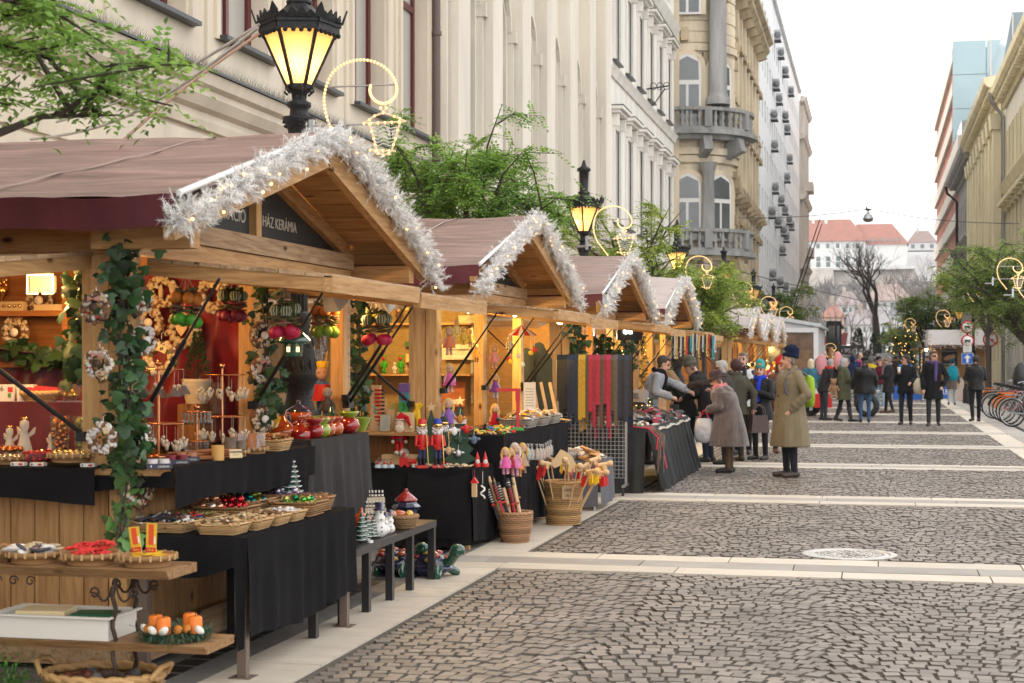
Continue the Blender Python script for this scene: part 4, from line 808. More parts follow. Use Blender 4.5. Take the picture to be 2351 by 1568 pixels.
def hut(Yc,label,sign=None,front=(0,3.6),seed=1,back=True,zc=1.06,near=True,hb=1.8,hw=2.35,mt=None,near_hatch=True):
 y0,y1=Yc-hb,Yc+hb;t=thing('market_hut',label,'market stall',(-4.9,Yc,0),0,'wooden market huts along the left side');rg=random.Random(seed);mt=mt or m_tarp
 P=lambda mb,n,par=t:mb.build(n,par,world=True)
 for y in(y0,Yc,y1):
  for x in(WX1,WX0):mb=MB().mat(W_post);mb.bx((x-.1,y-.05,0),(x,y+.055,2.3));mb.mat(W_old);mb.bx((x-.1,y+.057,0),(x-.002,y+.12,2.3));P(mb,'post')
 mb=MB().mat(W_post);mb.bx((WX1-.27,y0-.03,zc),(WX1-.115,y0+.05,2.24));P(mb,'post')
 mb=MB().mat(W_y);mb.bx((WX1-.06,y0-.05,2.24),(WX1+.03,y1+.05,2.34));mb.mat(W_old);mb.bx((WX1-.05,y0-.05,2.345),(WX1+.05,y1+.05,2.46));P(mb,'front_beam')
 for a_,b_,m_ in(((WX0,y0-.06,2.24),(WX1-.07,y0+.03,2.42),W_x),((WX0,y1-.03,2.24),(WX1-.07,y1+.06,2.42),W_x),((WX0,Yc-.04,2.24),(WX1-.07,Yc+.04,2.36),W_dk)):mb=MB().mat(m_);mb.bx(a_,b_);P(mb,'cross_beam')
 ze,zr=2.36,3.0
 def rz_(u):return ze+(zr-ze)*(1-abs(u))
 for s_ in(-1,1):
  def fn(a,b):
   u=s_*(1-a);x=-6.5+(RXF+6.5)*b;w=.03*MN.noise(V((x*1.1,u*9+seed*3,seed)))+0.014*MN.noise(V((x*2.2,u*26,seed+5)))-.02*math.sin(PI*min(1,a*1.1))
   return V((x,Yc+hw*u,rz_(u)+.125+w))
  mb=MB().mat(mt);mb.grid(fn,26,26)
  mb.mat(mat('pale tarp seam',(.4,.32,.3),.4));q=[fn(1-k/8,.74-.02*k)+V((0,0,.008))for k in range(9)];mb.add([p+V((d,0,0))for p in q for d in(-.012,.012)],[(2*k,2*k+1,2*k+3,2*k+2)for k in range(8)])
  r_=P(mb,'roof_tarp');mb=MB().mat(m_burg)
  def fv(a,b):x=-6.5+(RXF+6.5)*b;return V((x,Yc+s_*(hw+.012+.012*math.sin(x*5+seed)),ze+.13-.16*a+.01*math.sin(x*7)))
  mb.grid(fv,3,40);v_=P(mb,'valance');v_.parent=r_
  mb=MB().mat(W_x)
  for k in range(9):
   u0,u1=k/9+.004,(k+1)/9-.004;vs=[]
   for x in(-6.45,RXF-.02):vs+=[(x,Yc+s_*hw*u0,rz_(u0)+.05),(x,Yc+s_*hw*u1,rz_(u1)+.05),(x,Yc+s_*hw*u1,rz_(u1)+.075),(x,Yc+s_*hw*u0,rz_(u0)+.075)]
   mb.add(vs,[(0,1,2,3),(7,6,5,4),(0,4,5,1),(1,5,6,2),(2,6,7,3),(3,7,4,0)])
  P(mb,'soffit');mb=MB().mat(W_y);mb.bar((RXF-.05,Yc,zr-.03),(RXF-.05,Yc+s_*hw,ze-.03),.06,.13);mb.bar((WX1+.0,Yc+s_*.05,zr-.06),(WX1+.0,Yc+s_*(hb+.02),ze+.12),.05,.1);P(mb,'rafter')
  mb=MB().mat(W_x);mb.bx((WX1-.1,Yc+s_*(hb+.2)-.06,2.25),(RXF-.06,Yc+s_*(hb+.2)+.06,2.38));P(mb,'eave_beam')
  mb=MB().mat(mat('white edge piping',(.75,.74,.72),.5));mb.tube([(RXF+.005,Yc+s_*hw*q/6,rz_(q/6)+.14)for q in range(7)],.017,6);P(mb,'edge_piping')
  mb=MB().mat(m_sign);mb.add([(WX1-.03,Yc+s_*.05,2.47),(WX1-.03,Yc+s_*1.68,2.47),(WX1-.03,Yc+s_*.05,2.93),(WX1-.05,Yc+s_*.05,2.47),(WX1-.05,Yc+s_*1.68,2.47),(WX1-.05,Yc+s_*.05,2.93)],[(0,1,2),(5,4,3),(0,3,4,1),(1,4,5,2),(2,5,3,0)]);sb=P(mb,'sign_board')
  if sign:
   tx=sign[0 if s_<0 else 1];M_=frame((WX1-.028-t.location.x,s_*.5+(.0 if s_>0 else .05),2.58),(0,1,0),(0,0,1));q=text(tx,.105 if s_>0 else .125,m_signl,sb,Matrix.Identity(4)@M_,'lettering',.002,sx_=.95,bold=-.001);
 mb=MB().mat(W_post);mb.bx((WX1-.05,Yc-.045,2.465),(WX1+.02,Yc+.045,2.96));P(mb,'king_post')
 def planks(n,mk,N_,m,gap=.003):
  mb=MB().mat(m)
  for i in range(N_):mb.bx(*mk(i,N_,gap))
  return P(mb,n)
 if near:planks('near_wall',lambda i,N_,g:((WX0+(WX1-.12-WX0)*i/N_+g,y0-.02,.16),(WX0+(WX1-.12-WX0)*(i+1)/N_-g,y0+.02,zc)),14,W_front)
 if front:planks('front_wall',lambda i,N_,g:((WX1-.04,y0+.12+front[0]+(front[1]-.12)*i/N_+g,.2),(WX1,y0+.12+front[0]+(front[1]-.12)*(i+1)/N_-g,zc)),int(front[1]*9),W_front)
 mb=MB().mat(W_old);mb.bx((WX0,y0-.06,.03),(WX1+.02,y0-.021,.16));mb.bx((WX1+.002,y0-.02,.03),(WX1+.05,y1,.2));mb.mat(W_dk);mb.bx((WX0,y0+.03,.05),(WX1-.05,y1,.1));P(mb,'plinth')
 if back:planks('back_wall',lambda i,N_,g:((WX0-.02,y0+3.6*i/N_+g,.1),(WX0+.02,y0+3.6*(i+1)/N_-g,2.24)),26,W_dk)
 hatch(t,(WX1+.04,y0+.1,2.17),(WX1+.04,Yc-.02,2.17),(1.06,0,-.1));hatch(t,(WX1+.04,Yc+.02,2.16),(WX1+.04,y1-.02,2.16),(1.06,0,-.12))
 if near_hatch:
  hatch(t,(WX1-.2,y0-.03,2.2),(WX0,y0-.03,2.2),(0,-1.05,-.1));strut(t,(WX1-.24,y0-.05,1.26),(WX1-1.0,y0-.85,2.12))
 for y in(y0+.1,Yc-.1,y1-.05):strut(t,(WX1+.03,y,1.38),(WX1+.62,y-.36,2.09))
 strut(t,(WX1+.03,y1-.02,1.33),(WX1+.72,y1-.6,2.07))
 return t
HUTS=[9.8,16.05,22.6,28.9]
H1=hut(9.8,'nearest market hut with dark gable sign, mauve tarpaulin roof and ivy clad corner post',('DEKORÁCIÓ','HÁZ KERÁMIA'),(0,2.05),1)
H2=hut(16.05,'second market hut, the toy stall with yellow-lit shelves and open hatches',None,(0,3.6),2,zc=1.0)
H3=hut(22.6,'third market hut behind the belt rack, lit by a white floodlight',None,(0,3.6),3,zc=.95)
H4=hut(28.9,'fourth market hut selling hung necklaces, beyond the vendor in the grey sweater',None,(0,3.6),4,zc=.95,mt=mat('pale tarpaulin',(.47,.39,.37),.32,var=.2,ns=5,st=(.35,2.4,2.4),bump=1,bs=5))  # paler base colour, with wrinkle shading painted into it as well
H5=hut(47.0,'fifth market hut with pale roof beyond the gap of trees',None,(0,3.6),5,mt=_M['pale tarpaulin'],zc=1.0)
H6=hut(53.3,'sixth market hut before the white pavilion',None,(0,3.6),6,mt=_M['pale tarpaulin'],zc=1.0)
H7=hut(59.6,'farthest market hut on the left, touching the white pavilion',None,(0,3.6),7,mt=_M['pale tarpaulin'],zc=1.0)
GL=['thick white tinsel garland with warm bulbs on the nearest hut gable','white tinsel garland on the gable of the toy hut','white tinsel garland on the third gable, above the belts','white tinsel garland on the fourth gable, beside the green tree','white tinsel garland on the fifth gable past the trees','white tinsel garland on the sixth gable before the pavilion','white tinsel garland on the farthest left gable']
for i,y in enumerate(HUTS+[47.0,53.3,59.6]):
 f=1 if i<4 else .6;rr=.13 if i<2 else .135
 garland('tinsel_garland',[(RXF+.03,y-2.45,2.36 if i==0 else 2.27),(RXF+.03,y-1.9,2.53),(RXF+.04,y-1.2,2.76),(RXF+.04,y-.5,2.97),(RXF+.04,y,3.09),(RXF+.04,y+.6,2.93),(RXF+.04,y+1.4,2.68),(RXF+.03,y+2.1,2.46),(RXF+.03,y+2.36,2.26)],GL[i],rr*.8,int(170*f),nl=26,seed=i+5)
WARM=(1,.56,.2);WARM2=(1,.66,.22)
for p_,w_ in(((-4.75,8.7,2.1),20),((-4.35,8.9,2.12),12),((-4.4,10.9,2.1),22),((-4.9,8.25,2.05),16),((-3.5,10.6,2.0),9)):lamp(p_,w_,WARM)
for p_,w_ in(((-4.6,15.2,2.12),47),((-4.3,17.0,2.12),51),((-3.6,15.2,2.05),16),((-3.7,17.2,2.0),20),((-5.2,16.7,2.0),29)):lamp(p_,w_,WARM2)
for p_,w_ in(((-4.5,21.6,2.1),58),((-4.4,23.6,2.1),58)):lamp(p_,w_,WARM)
for p_,w_ in(((-4.5,28.0,2.1),68),((-4.3,29.8,2.1),68),((-4.5,47,2.1),107),((-4.5,53.3,2.1),107),((-4.5,59.6,2.1),88)):lamp(p_,w_,WARM2)
lamp((-3.75,23.4,2.0),22,(.85,1,.92))
m_amber=mat('lit frosted lamp glass',(.9,.6,.25),.4,emit=(1,.42,.08),es=1.0);m_hot=glow('lamp core',(1,.72,.35),7)
def lamp_glass(z,r):
 return None
def street_lamp():
 t=thing('street_lamp','black cast iron street lamp nearest the viewer, crowned hexagonal lantern glowing amber','street lamp',(-4.6,12.5,0),0,'black iron lanterns along the left side')
 mb=MB().mat(m_iron);mb.lathe([(r_*.52,z_)for r_,z_ in((.36,0),(.36,.5),(.3,.55),(.27,.95),(.32,1.0),(.36,1.1),(.32,1.2),(.24,1.28),(.2,1.36),(.2,1.42),(.3,1.5),(.31,1.56),(.22,1.85),(.19,1.95),(.2,1.98),(.2,2.04),(.15,2.06))],n=20)
 for k in range(12):
  a=2*PI*k/12
  for z,r,h in((1.62,.148,.1),(1.8,.118,.1)):mb.ball((r*math.cos(a),r*math.sin(a),z),(.014,.022,h*.5),6,4)
 mb.build('base',t);mb=MB().mat(m_iron)
 for k in range(12):a=2*PI*k/12;mb.cyl((.056*math.cos(a),.056*math.sin(a),2.05),(.05*math.cos(a),.05*math.sin(a),3.42),.015,n=5)
 mb.cyl((0,0,2.05),(0,0,3.42),.058,.05);mb.build('shaft',t)
 mb=MB().mat(m_iron);mb.lathe([(.075,3.4),(.09,3.42),(.09,3.44),(.075,3.47),(.1,3.56),(.13,3.62),(.14,3.65),(.08,3.66),(.075,3.72),(.1,3.74),(.1,3.77),(.06,3.79),(.06,3.84),(.1,3.87)],n=12)
 for k in range(4):a=2*PI*k/4+.4;mb.tube([(.1*math.cos(a)+.03*math.cos(q)*math.cos(a),.1*math.sin(a)+.03*math.cos(q)*math.sin(a),3.6+.03*math.sin(q))for q in[i*.8 for i in range(8)]],.012,5)
 mb.build('capital',t);mb=MB().mat(m_iron)
 for k in range(6):a=2*PI*k/6;c_,s_=math.cos(a),math.sin(a);mb.tube([(.05*c_,.05*s_,3.78),(.06*c_,.06*s_,3.86),(.12*c_,.12*s_,3.9),(.125*c_,.125*s_,3.86),(.1*c_,.1*s_,3.84)],.011,5)
 mb.build('scroll_brackets',t);mb=MB().mat(m_iron)
 z0,z1,r0,r1=3.9,4.34,.1,.3
 for k in range(6):
  a,b=2*PI*k/6+.3,2*PI*(k+1)/6+.3;mb.bar((r0*math.cos(a),r0*math.sin(a),z0),(r1*math.cos(a),r1*math.sin(a),z1),.024)
  for r,z,w in((r0,z0,.035),(r1+.02,z1+.02,.06),(r1+.035,z1+.07,.045)):mb.bar((r*math.cos(a),r*math.sin(a),z),(r*math.cos(b),r*math.sin(b),z),.025,w)
  for q in range(5):
   u=q/5;p=V((math.cos(a),math.sin(a),0))*(1-u)+V((math.cos(b),math.sin(b),0))*u;n_=p.normalized();rr=(r1+.045);h=.12 if q==0 else(.085 if q in(2,3)else .06)
   F_=frame(V((p.x*rr,p.y*rr,z1+.08)),(-n_.y,n_.x,0),V((n_.x*.35,n_.y*.35,1)));w=.034
   mb.prism([(-w,0),(w,0),(w*1.05,h*.45),(w*.5,h*.75),(0,h),(-w*.5,h*.75),(-w*1.05,h*.45)],.014,F_);mb.ball((p.x*(r1+.02),p.y*(r1+.02),z1-.02),.022,6,4)
 mb.lathe([(r1+.02,z1+.09),(.13,z1+.2),(.1,z1+.24)],n=6,ph=.3,sm=False);mb.lathe([(.105,z1+.24),(.11,z1+.26),(.075,z1+.28),(.085,z1+.62),(.12,z1+.64),(.12,z1+.68),(.05,z1+.72),(.02,z1+.82),(0,z1+.84)],n=12)
 lf=mb.build('lantern_frame',t)
 for k in range(6):
  a,b=2*PI*k/6+.3,2*PI*(k+1)/6+.3;mb=MB().mat(m_amber);q=.985
  mb.add([(r0*q*math.cos(a),r0*q*math.sin(a),z0),(r0*q*math.cos(b),r0*q*math.sin(b),z0),(r1*q*math.cos(b),r1*q*math.sin(b),z1),(r1*q*math.cos(a),r1*q*math.sin(a),z1)],[(0,1,2,3)]);p=mb.build('lamp_glass',t);p.parent=lf
 return t
SL=street_lamp()
nt=m_amber.node_tree;tr_=nt.nodes.new('ShaderNodeBsdfTranslucent');tr_.inputs[0].default_value=(.95,.75,.45,1);mx_=nt.nodes.new('ShaderNodeMixShader');mx_.inputs[0].default_value=.6;nt.links.new(nt.nodes['Principled BSDF'].outputs[0],mx_.inputs[1]);nt.links.new(tr_.outputs[0],mx_.inputs[2]);nt.links.new(mx_.outputs[0],nt.nodes['Material Output'].inputs[0]);tcx=nt.nodes.new('ShaderNodeTexCoord');gr=nt.nodes.new('ShaderNodeTexNoise');gr.inputs['Scale'].default_value=3.5;nt.links.new(tcx.outputs['Object'],gr.inputs['Vector']);mr=nt.nodes.new('ShaderNodeMapRange');mr.inputs[1].default_value=.3;mr.inputs[2].default_value=.7;mr.inputs[3].default_value=.25;mr.inputs[4].default_value=.8;nt.links.new(gr.outputs['Fac'],mr.inputs[0]);nt.links.new(mr.outputs[0],nt.nodes['Principled BSDF'].inputs['Emission Strength'])
LL=[('street lamp with amber lantern half covered by the leafy tree over the second roof',28.0),('street lamp whose lantern glows under the lower stone balcony',40.5),('street lamp glowing orange among yellow-green leaves past the fourth hut',50.6),('street lamp with small orange lantern above the fifth hut',63.3),('street lamp with flagpoles behind it near the white pavilion',76),('farthest street lamp on the left, over the pavilion roof',88.7)]
for lab,y in LL:dup(SL,(-5.0 if y==28 else(-4.85 if y==40.5 else-4.6),y,0),.3,lab)
for p,y in(((-4.6,12.5,4.12),30),((-5.1,28,4.12),30),((-4.85,40.5,4.12),30)):lamp(p,9,(1,.62,.26),.05)
RLamp=[('right-hand street lamp behind the no-stopping sign and bicycles',4.75,82.5),('right-hand street lamp with lantern lost in the dark leaves',4.75,96),('right-hand street lamp nearest the pancake hut roof',4.75,108)]
for lab,x,y in RLamp:dup(SL,(x,y,0),.1,lab,'black iron lanterns along the right side')
m_rope=mat('glowing rope light',(.6,.5,.38),.4,emit=(1,.55,.2),es=.3);m_bead=glow('rope light bead',(1,.55,.2),1.5)
def swirl():
 t=thing('light_swirl','rope-light swirl with hanging lantern shape beside the nearest street lamp','light decoration',(-4.6,12.5,0),0,'rope-light swirls on the street lamps');L0=V((-4.6,12.5,0))
 q=lambda pts:[atY(p,y,12.3)-L0 for p,y in pts]
 def smooth(pts,k=4):
  out=[]
  for i in range(len(pts)-1):
   a,b,c,d=pts[max(0,i-1)],pts[i],pts[i+1],pts[min(len(pts)-1,i+2)]
   for j in range(k):u=j/k;out.append(.5*((2*b)+(c-a)*u+(2*a-5*b+4*c-d)*u*u+(3*b-a-3*c+d)*u**3))
  return out+[pts[-1]]
 main=smooth(q([(806,358),(785,330),(763,300),(750,268),(744,232),(749,198),(764,167),(790,147),(820,138),(852,140),(882,154),(903,178),(911,205),(904,226),(886,237),(868,235),(854,223),(849,207),(852,194)]))
 lan=[q([(836,284),(860,266),(880,259),(905,267),(932,279)]),q([(836,284),(932,279)]),q([(848,285),(858,318),(864,346)]),q([(918,281),(908,318),(899,346)]),q([(850,345),(908,347)]),q([(862,347),(868,352),(880,357),(893,352),(900,346)]),q([(880,258),(874,248),(880,238),(887,248),(880,258)])]
 for nm,paths in(('swirl_tube',[main]),('lantern_outline',lan)):
  mb=MB().mat(m_rope);mb2=MB().mat(m_bead)
  for pts in paths:
   mb.tube(pts,.0085,6);L_=0
   for a,b in zip(pts,pts[1:]):
    n=max(1,int((b-a).length/.05))
    for i in range(n):mb2.ball(a.lerp(b,i/n),(.0125,.0125,.0125),6,4)
  o=mb.build(nm,t);b_=mb2.build('light_beads',t);b_.parent=o;b_['kind']='stuff'
 mb=MB().mat(m_steel)
 for a,b in(((752,200),(910,194)),((716,289),(850,285))):mb.tube(q([a,b]),.007,5)
 mb.bar(*q([(716,275),(716,335)]),.04);mb.tube([q([(716,320)])[0],V((0,-.1,q([(716,320)])[0].z))],.02,5);mb.mat(m_white)
 for k in range(6):y=292+k*8;mb.tube(q([(852+k*2,y),(866,y+4),(880,y-3),(895,y+3),(914-k*2,y)]),.004,4)
 mb.build('mounting_rods',t);return t
SW=swirl()
for i,(lab,y)in enumerate([('rope-light swirl above the third hut roof, in front of bright leaves',25.2),('rope-light swirl half hidden in the tree past the fourth hut',37.9),('rope-light swirl standing clear above the fifth hut',50.6),('rope-light swirl over the sixth hut gable',63.3),('rope-light swirl on the pavilion roof line',76)]):dup(SW,(-4.6,y,0),.0,lab)
for lab,x,y,a,z_ in[('rope-light swirl with lantern at the right edge among branches',2318,42,0,.1),('rope-light swirl over the pancake hut, left of the signs',2165,76,0,-.2),('dim rope-light swirl deep in the right-hand tree',2240,60,.0,.4),('small rope-light swirl beyond the pancake hut roof',2090,100,.0,.0),('cut-off rope-light swirl at the right frame edge',2362,40.5,.2,-.25)]:dup(SW,(pX(x,y)-.6,y,z_),a,lab,'rope-light swirls on the right-hand side')
for i,(x,y,z)in enumerate([(-2.9,88,-1.6),(-2.6,90,-2.2),(-3.2,90,-2.3)]):dup(SW,(x,y,z),.3*i,('rope-light swirl glowing in the dark pavilion, upper','rope-light swirl glowing in the dark pavilion, lower right','rope-light swirl glowing in the dark pavilion, lower left')[i],'rope-light swirls at the dark pavilion')
mb=MB().mat(mat('pale cable',(.5,.48,.46),.5));Lp=V((-4.9,12.3,4.38))
def cable(nm,a,b,sag,r,lab,m):
 mb=MB().mat(m);a,b=V(a),V(b);mb.tube([a.lerp(b,i/14)-V((0,0,sag*math.sin(PI*i/14)))for i in range(15)],r,5);tag(mb.build(nm),lab,'cable')
mcab=mat('pale cable',(.5,.48,.46),.5)
cable('power_cable',(-4.88,12.35,4.4),atX(130,280,-8.3),.1,.014,'upper pale power cable running from the near lantern to the palace wall',mcab)
cable('power_cable',(-4.88,12.3,4.36),atX(70,320,-8.3),.22,.014,'lower pale power cable sagging from the near lantern to the wall',mcab)
cable('power_cable',(-4.85,12.25,4.3),(-5.9,11.2,3.0),-.06,.013,'brown lit cable dropping from the near lantern to the hut roof',mat('brown cable',(.35,.22,.15),.5))
c=atY(1993,500,110);t=thing('hanging_lamp','grey round street lamp hung on wires across the street','street lamp',c);mb=MB().mat(m_steel);mb.lathe([(r_*.55,z_*.6)for r_,z_ in((0,-.5),(.25,-.48),(.55,-.35),(.62,-.2),(.66,-.18),(.66,-.1),(.6,-.05),(.45,.3),(.25,.5),(.1,.58))],n=20);mb.build('lamp_shade',t)
mb=MB().mat(m_dark);mb.box((0,0,.55),(.35,.15,.12));mb.box((-.1,0,.65),(.1,.1,.15));mb.cyl((0,0,.3),(0,0,.55),.05);mb.build('clamp',t)
for a,b,lab in(((XF,84,9.0),c+V((0,0,.6)),'left half of the wire carrying the street lamp, fixed to the ochre house'),(c+V((0,0,.6)),(XRF,88,8.7),'right half of the wire carrying the street lamp, fixed to the yellow house'),((XF,62,5.9),(XRF,150,5.2),'thin lower wire crossing the far end of the street')):cable('span_wire',a,b,.25,.022,lab,m_dark)
def leafmat(nm,c,c2):
 m=mat(nm,c,.45,island=.5,col2=c2,ns=1.3,spec=.4);b=m.node_tree.nodes['Principled BSDF'];N=m.node_tree.nodes;L=m.node_tree.links
 tr=N.new('ShaderNodeBsdfTranslucent');mx=N.new('ShaderNodeMixShader');mx.inputs[0].default_value=.5;h=[n for n in N if n.type=='HUE_SAT'][0];L.new(h.outputs[0],tr.inputs[0]);L.new(b.outputs[0],mx.inputs[1]);L.new(tr.outputs[0],mx.inputs[2]);L.new(mx.outputs[0],N['Material Output'].inputs[0]);return m
LG=leafmat('locust leaf',(.34,.5,.1),(.13,.28,.06));LY=leafmat('yellowing locust leaf',(.44,.5,.09),(.19,.31,.07));LD=leafmat('dark locust leaf',(.3,.39,.08),(.09,.17,.05))
m_bark=mat('bark',(.075,.055,.045),.9,var=.4,ns=18,bump=.7,bs=30)
def ptree(name,label,loc,z0,c,rad,rz,m,seed,nl=8,leafl=.05,limbs=8,subs=5,cat='tree',lf=11,droop=.25,group=None,ratio=.55):
 "trunk to z0, limbs into an ellipsoid crown (centre height c, radii rad, rz), pinnate leaves on twigs"
 rg=random.Random(seed);t=thing(name,label,cat,loc,0,group);mb=MB().mat(m_bark);r0=rad*.036+.018
 mb.tube([(0,0,0),(.03,.02,z0*.5),(0,0,z0)],[r0*1.25,r0,r0*.9],8);tw=[]
 for i in range(limbs):
  a=2*PI*(i+rg.random()*.7)/limbs;el=rg.uniform(-.35,1.2);tip=V((math.cos(a)*math.cos(el)*rad,math.sin(a)*math.cos(el)*rad,c+math.sin(el)*rz))*1.0
  tip=V((tip.x*rg.uniform(.8,1),tip.y*rg.uniform(.8,1),tip.z));base=V((0,0,z0*rg.uniform(.93,1)));mid=base.lerp(tip,.5)+V((0,0,rg.uniform(0,.2)*rad))
  pts=[base,base.lerp(mid,.5)+V((rg.gauss(0,.04),rg.gauss(0,.04),.05))*rad,mid,mid.lerp(tip,.5)+V((rg.gauss(0,.05),rg.gauss(0,.05),.03))*rad,tip];mb.tube(pts,[r0*.6,r0*.45,r0*.33,r0*.2,r0*.06],6)
  for k in range(subs):
   u=rg.uniform(.25,.95);j=min(3,int(u*4));p=pts[j].lerp(pts[j+1],u*4-j);d=V((rg.gauss(0,1),rg.gauss(0,1),rg.gauss(.15,.6))).normalized()*rad*rg.uniform(.25,.55)
   e=p+d;q=(e-V((0,0,c)));q=V((q.x/rad,q.y/rad,q.z/rz));
   if q.length>1.05:e=V((0,0,c))+V((q.x*rad,q.y*rad,q.z*rz))/q.length
   m2=p.lerp(e,.5)+V((rg.gauss(0,.05),rg.gauss(0,.05),.06))*rad;mb.tube([p,m2,e],[r0*.22,r0*.14,r0*.05],5);tw+=[(p,m2),(m2,e),(m2,e)]
   for w in range(2):f=m2.lerp(e,rg.random());g=f+V((rg.gauss(0,1),rg.gauss(0,1),rg.gauss(0,.6)))*rad*.13;mb.tube([f,g],[r0*.1,r0*.03],4);tw.append((f,g))
 mb.build('trunk',t);items=[]
 for a,b in tw:
  for k in range(nl if rg.random()<.8 else nl//3):
   p=a.lerp(b,rg.random()**.7);d=V((rg.gauss(0,1),rg.gauss(0,1),rg.gauss(-.05,.45))).normalized();L_=leafl*lf*.42*rg.uniform(.7,1.15);side=d.cross(V((0,0,1)))
   if side.length<.05:continue
   side.normalize();n_=side.cross(d)
   for i in range(lf):
    u=(i//2+.6)/(lf/2);q=p+d*L_*u-V((0,0,droop*L_*u*u));s_=1 if i%2 else-1
    if i==lf-1:dd=d
    else:dd=side*s_+d*.45
    items.append((q,dd-V((0,0,droop)),n_+V((rg.gauss(0,.3),rg.gauss(0,.3),rg.gauss(0,.3))),leafl*rg.uniform(.8,1.15),leafl*ratio))
 leafcloud(items,'crown',t,m,world=False);return t
ptree('locust_tree','leafy locust tree whose drooping branches hang in at the upper left corner',(-4.6,6.15,0),2.4,3.15,1.75,1.05,LG,3,nl=9,leafl=.048,limbs=13,subs=5,ratio=.52)
ptree('locust_tree','spreading green locust tree rising between the second and third hut roofs',(-4.8,18.7,0),2.6,3.75,1.35,1.05,LG,8,nl=8,leafl=.052,limbs=13,subs=6)
ptree('locust_tree','loose yellow-green tree behind the third hut, in front of the white palace',(-4.75,31.6,0),2.9,3.9,1.5,1.2,LY,12,nl=6,leafl=.07,limbs=11,subs=5,lf=9)
ptree('locust_tree','bright yellow-green tree beside the fourth hut gable',(-4.3,38.6,0),2.0,2.9,1.6,1.0,LY,14,nl=8,leafl=.085,limbs=13,subs=5,lf=9)
ptree('locust_tree','smaller yellow-green tree above the fifth hut under the balcony',(-4.6,44.5,0),2.4,3.5,1.4,.85,LY,17,nl=6,leafl=.09,limbs=11,subs=4,lf=9)
ptree('locust_tree','low green tree over the roof of the white pavilion',(-4.3,82,0),2.6,4.6,1.7,1.2,LD,19,nl=5,leafl=.14,limbs=10,subs=4,lf=9)
ptree('locust_tree','large dark green tree hung with lights at the right edge, above the bicycles',(4.85,54.5,0),2.2,4.0,3.2,1.75,LD,23,nl=4,leafl=.11,limbs=20,subs=7,lf=9)
ptree('locust_tree','paler tree crown behind the right-hand traffic signs',(4.6,70,0),2.6,4.9,2.0,1.5,LY,29,nl=6,leafl=.12,limbs=11,subs=5,lf=9)
ptree('locust_tree','dark green tree left of the pancake hut roof',(3.2,112,0),2.6,4.6,2.4,1.9,LD,31,nl=6,leafl=.17,limbs=11,subs=5,lf=9)
ptree('locust_tree','small yellowish tree beyond the pancake hut, near the bare trunk',(3.0,165,0),1.5,3.9,2.4,2.2,LY,33,nl=5,leafl=.24,limbs=10,subs=4,lf=7)
def bare(label,loc,h,r,seed,depth=5,m=None,spread=.55,twig=True):
 rg=random.Random(seed);t=thing('bare_tree',label,'tree',loc);mb=MB().mat(m or m_bark);cr=MB().mat(m or m_bark)
 def grow(p,d,l,r_,k):
  pts=[p];q=p
  w_=.045 if k>=depth-1 else .13
  for i in range(3):d=(d+V((rg.gauss(0,w_),rg.gauss(0,w_),rg.gauss(.05,.06)))).normalized();q=q+d*l/3;pts.append(q)
  (mb if k>=depth else cr).tube(pts,[r_,r_*.87,r_*.75,r_*.62],7 if k>3 else(5 if k>1 else 3),cap=False)
  if k==0:return
  for i in range(3 if k>1 else 4):
   a=V((rg.gauss(0,1),rg.gauss(0,1),rg.gauss(0,.5)));dd=(d+a.normalized()*spread*rg.uniform(.7,1.5)).normalized();b=pts[rg.choice((2,3,3))];grow(b,dd,l*rg.uniform(.6,.82),r_*rg.uniform(.42,.6),k-1)
 grow(V((0,0,0)),V((.02,0,1)),h*.36,r,depth);mb.build('trunk',t);cr.build('crown',t);return t
m_btw=mat('brown twigs',(.15,.11,.09),.9,var=.3,ns=.5);m_btw2=mat('grey brown twigs',(.21,.165,.14),.9,var=.3,ns=.5)
bare('tall bare tree with forked dark trunk in the middle of the street end',(.35,205,2.0),13.8,.62,12,6,mat('dark bark',(.07,.058,.052),.9),.5)
for i,(p,Y,h,lab)in enumerate([(1893,300,12,'bare brown tree beside the left row, under the fortress'),(1868,330,14,'bare tree close to the far left house corner'),(1925,340,13,'bare brown tree right of the flagpoles'),(1950,260,9,'low bare tree left of the tall bare trunk'),(2080,300,13,'bare tree right of the tall bare trunk'),(2120,330,17,'tall reddish bare tree against the striped office'),(2140,270,12,'bare tree just beside the striped office corner'),(2055,380,14,'bare tree in front of the pink-roofed hill house'),(1990,360,12,'bare tree behind the tall trunk, lower hill'),(2105,560,26,'rusty bare tree high on the slope below the gabled house'),(2130,640,30,'rusty bare tree highest on the right slope')]):
 q=atY(p,822,Y);bare(lab,(q.x,Y,hillz(q.x,Y)),h*(1.15 if Y<500 else 1),h*.017,40+i,5,m_btw if i%2 else m_btw2,.62)
rg=random.Random(9);mb=MB().mat(mat('winter wood',(.12,.105,.095),.95,island=.35))
for i in range(520):
 x=rg.uniform(-70,75);y=rg.uniform(430,860);z=hillz(x,y);h=rg.uniform(6,11)
 for k in range(9):a=rg.uniform(0,6.28);el=rg.uniform(.5,1.4);e=V((math.cos(a)*math.cos(el),math.sin(a)*math.cos(el),math.sin(el)))*h*rg.uniform(.6,1);mb.tube([(x,y,z),V((x,y,z))+e*.6,V((x,y,z))+e+V((rg.gauss(0,1),0,rg.gauss(0,.5)))],[.22,.16,.05],3,cap=False)
tag(mb.build('winter_wood',loc=(0,0,0)),'leafless grey brown wood covering the castle hill','wood',kind='stuff')
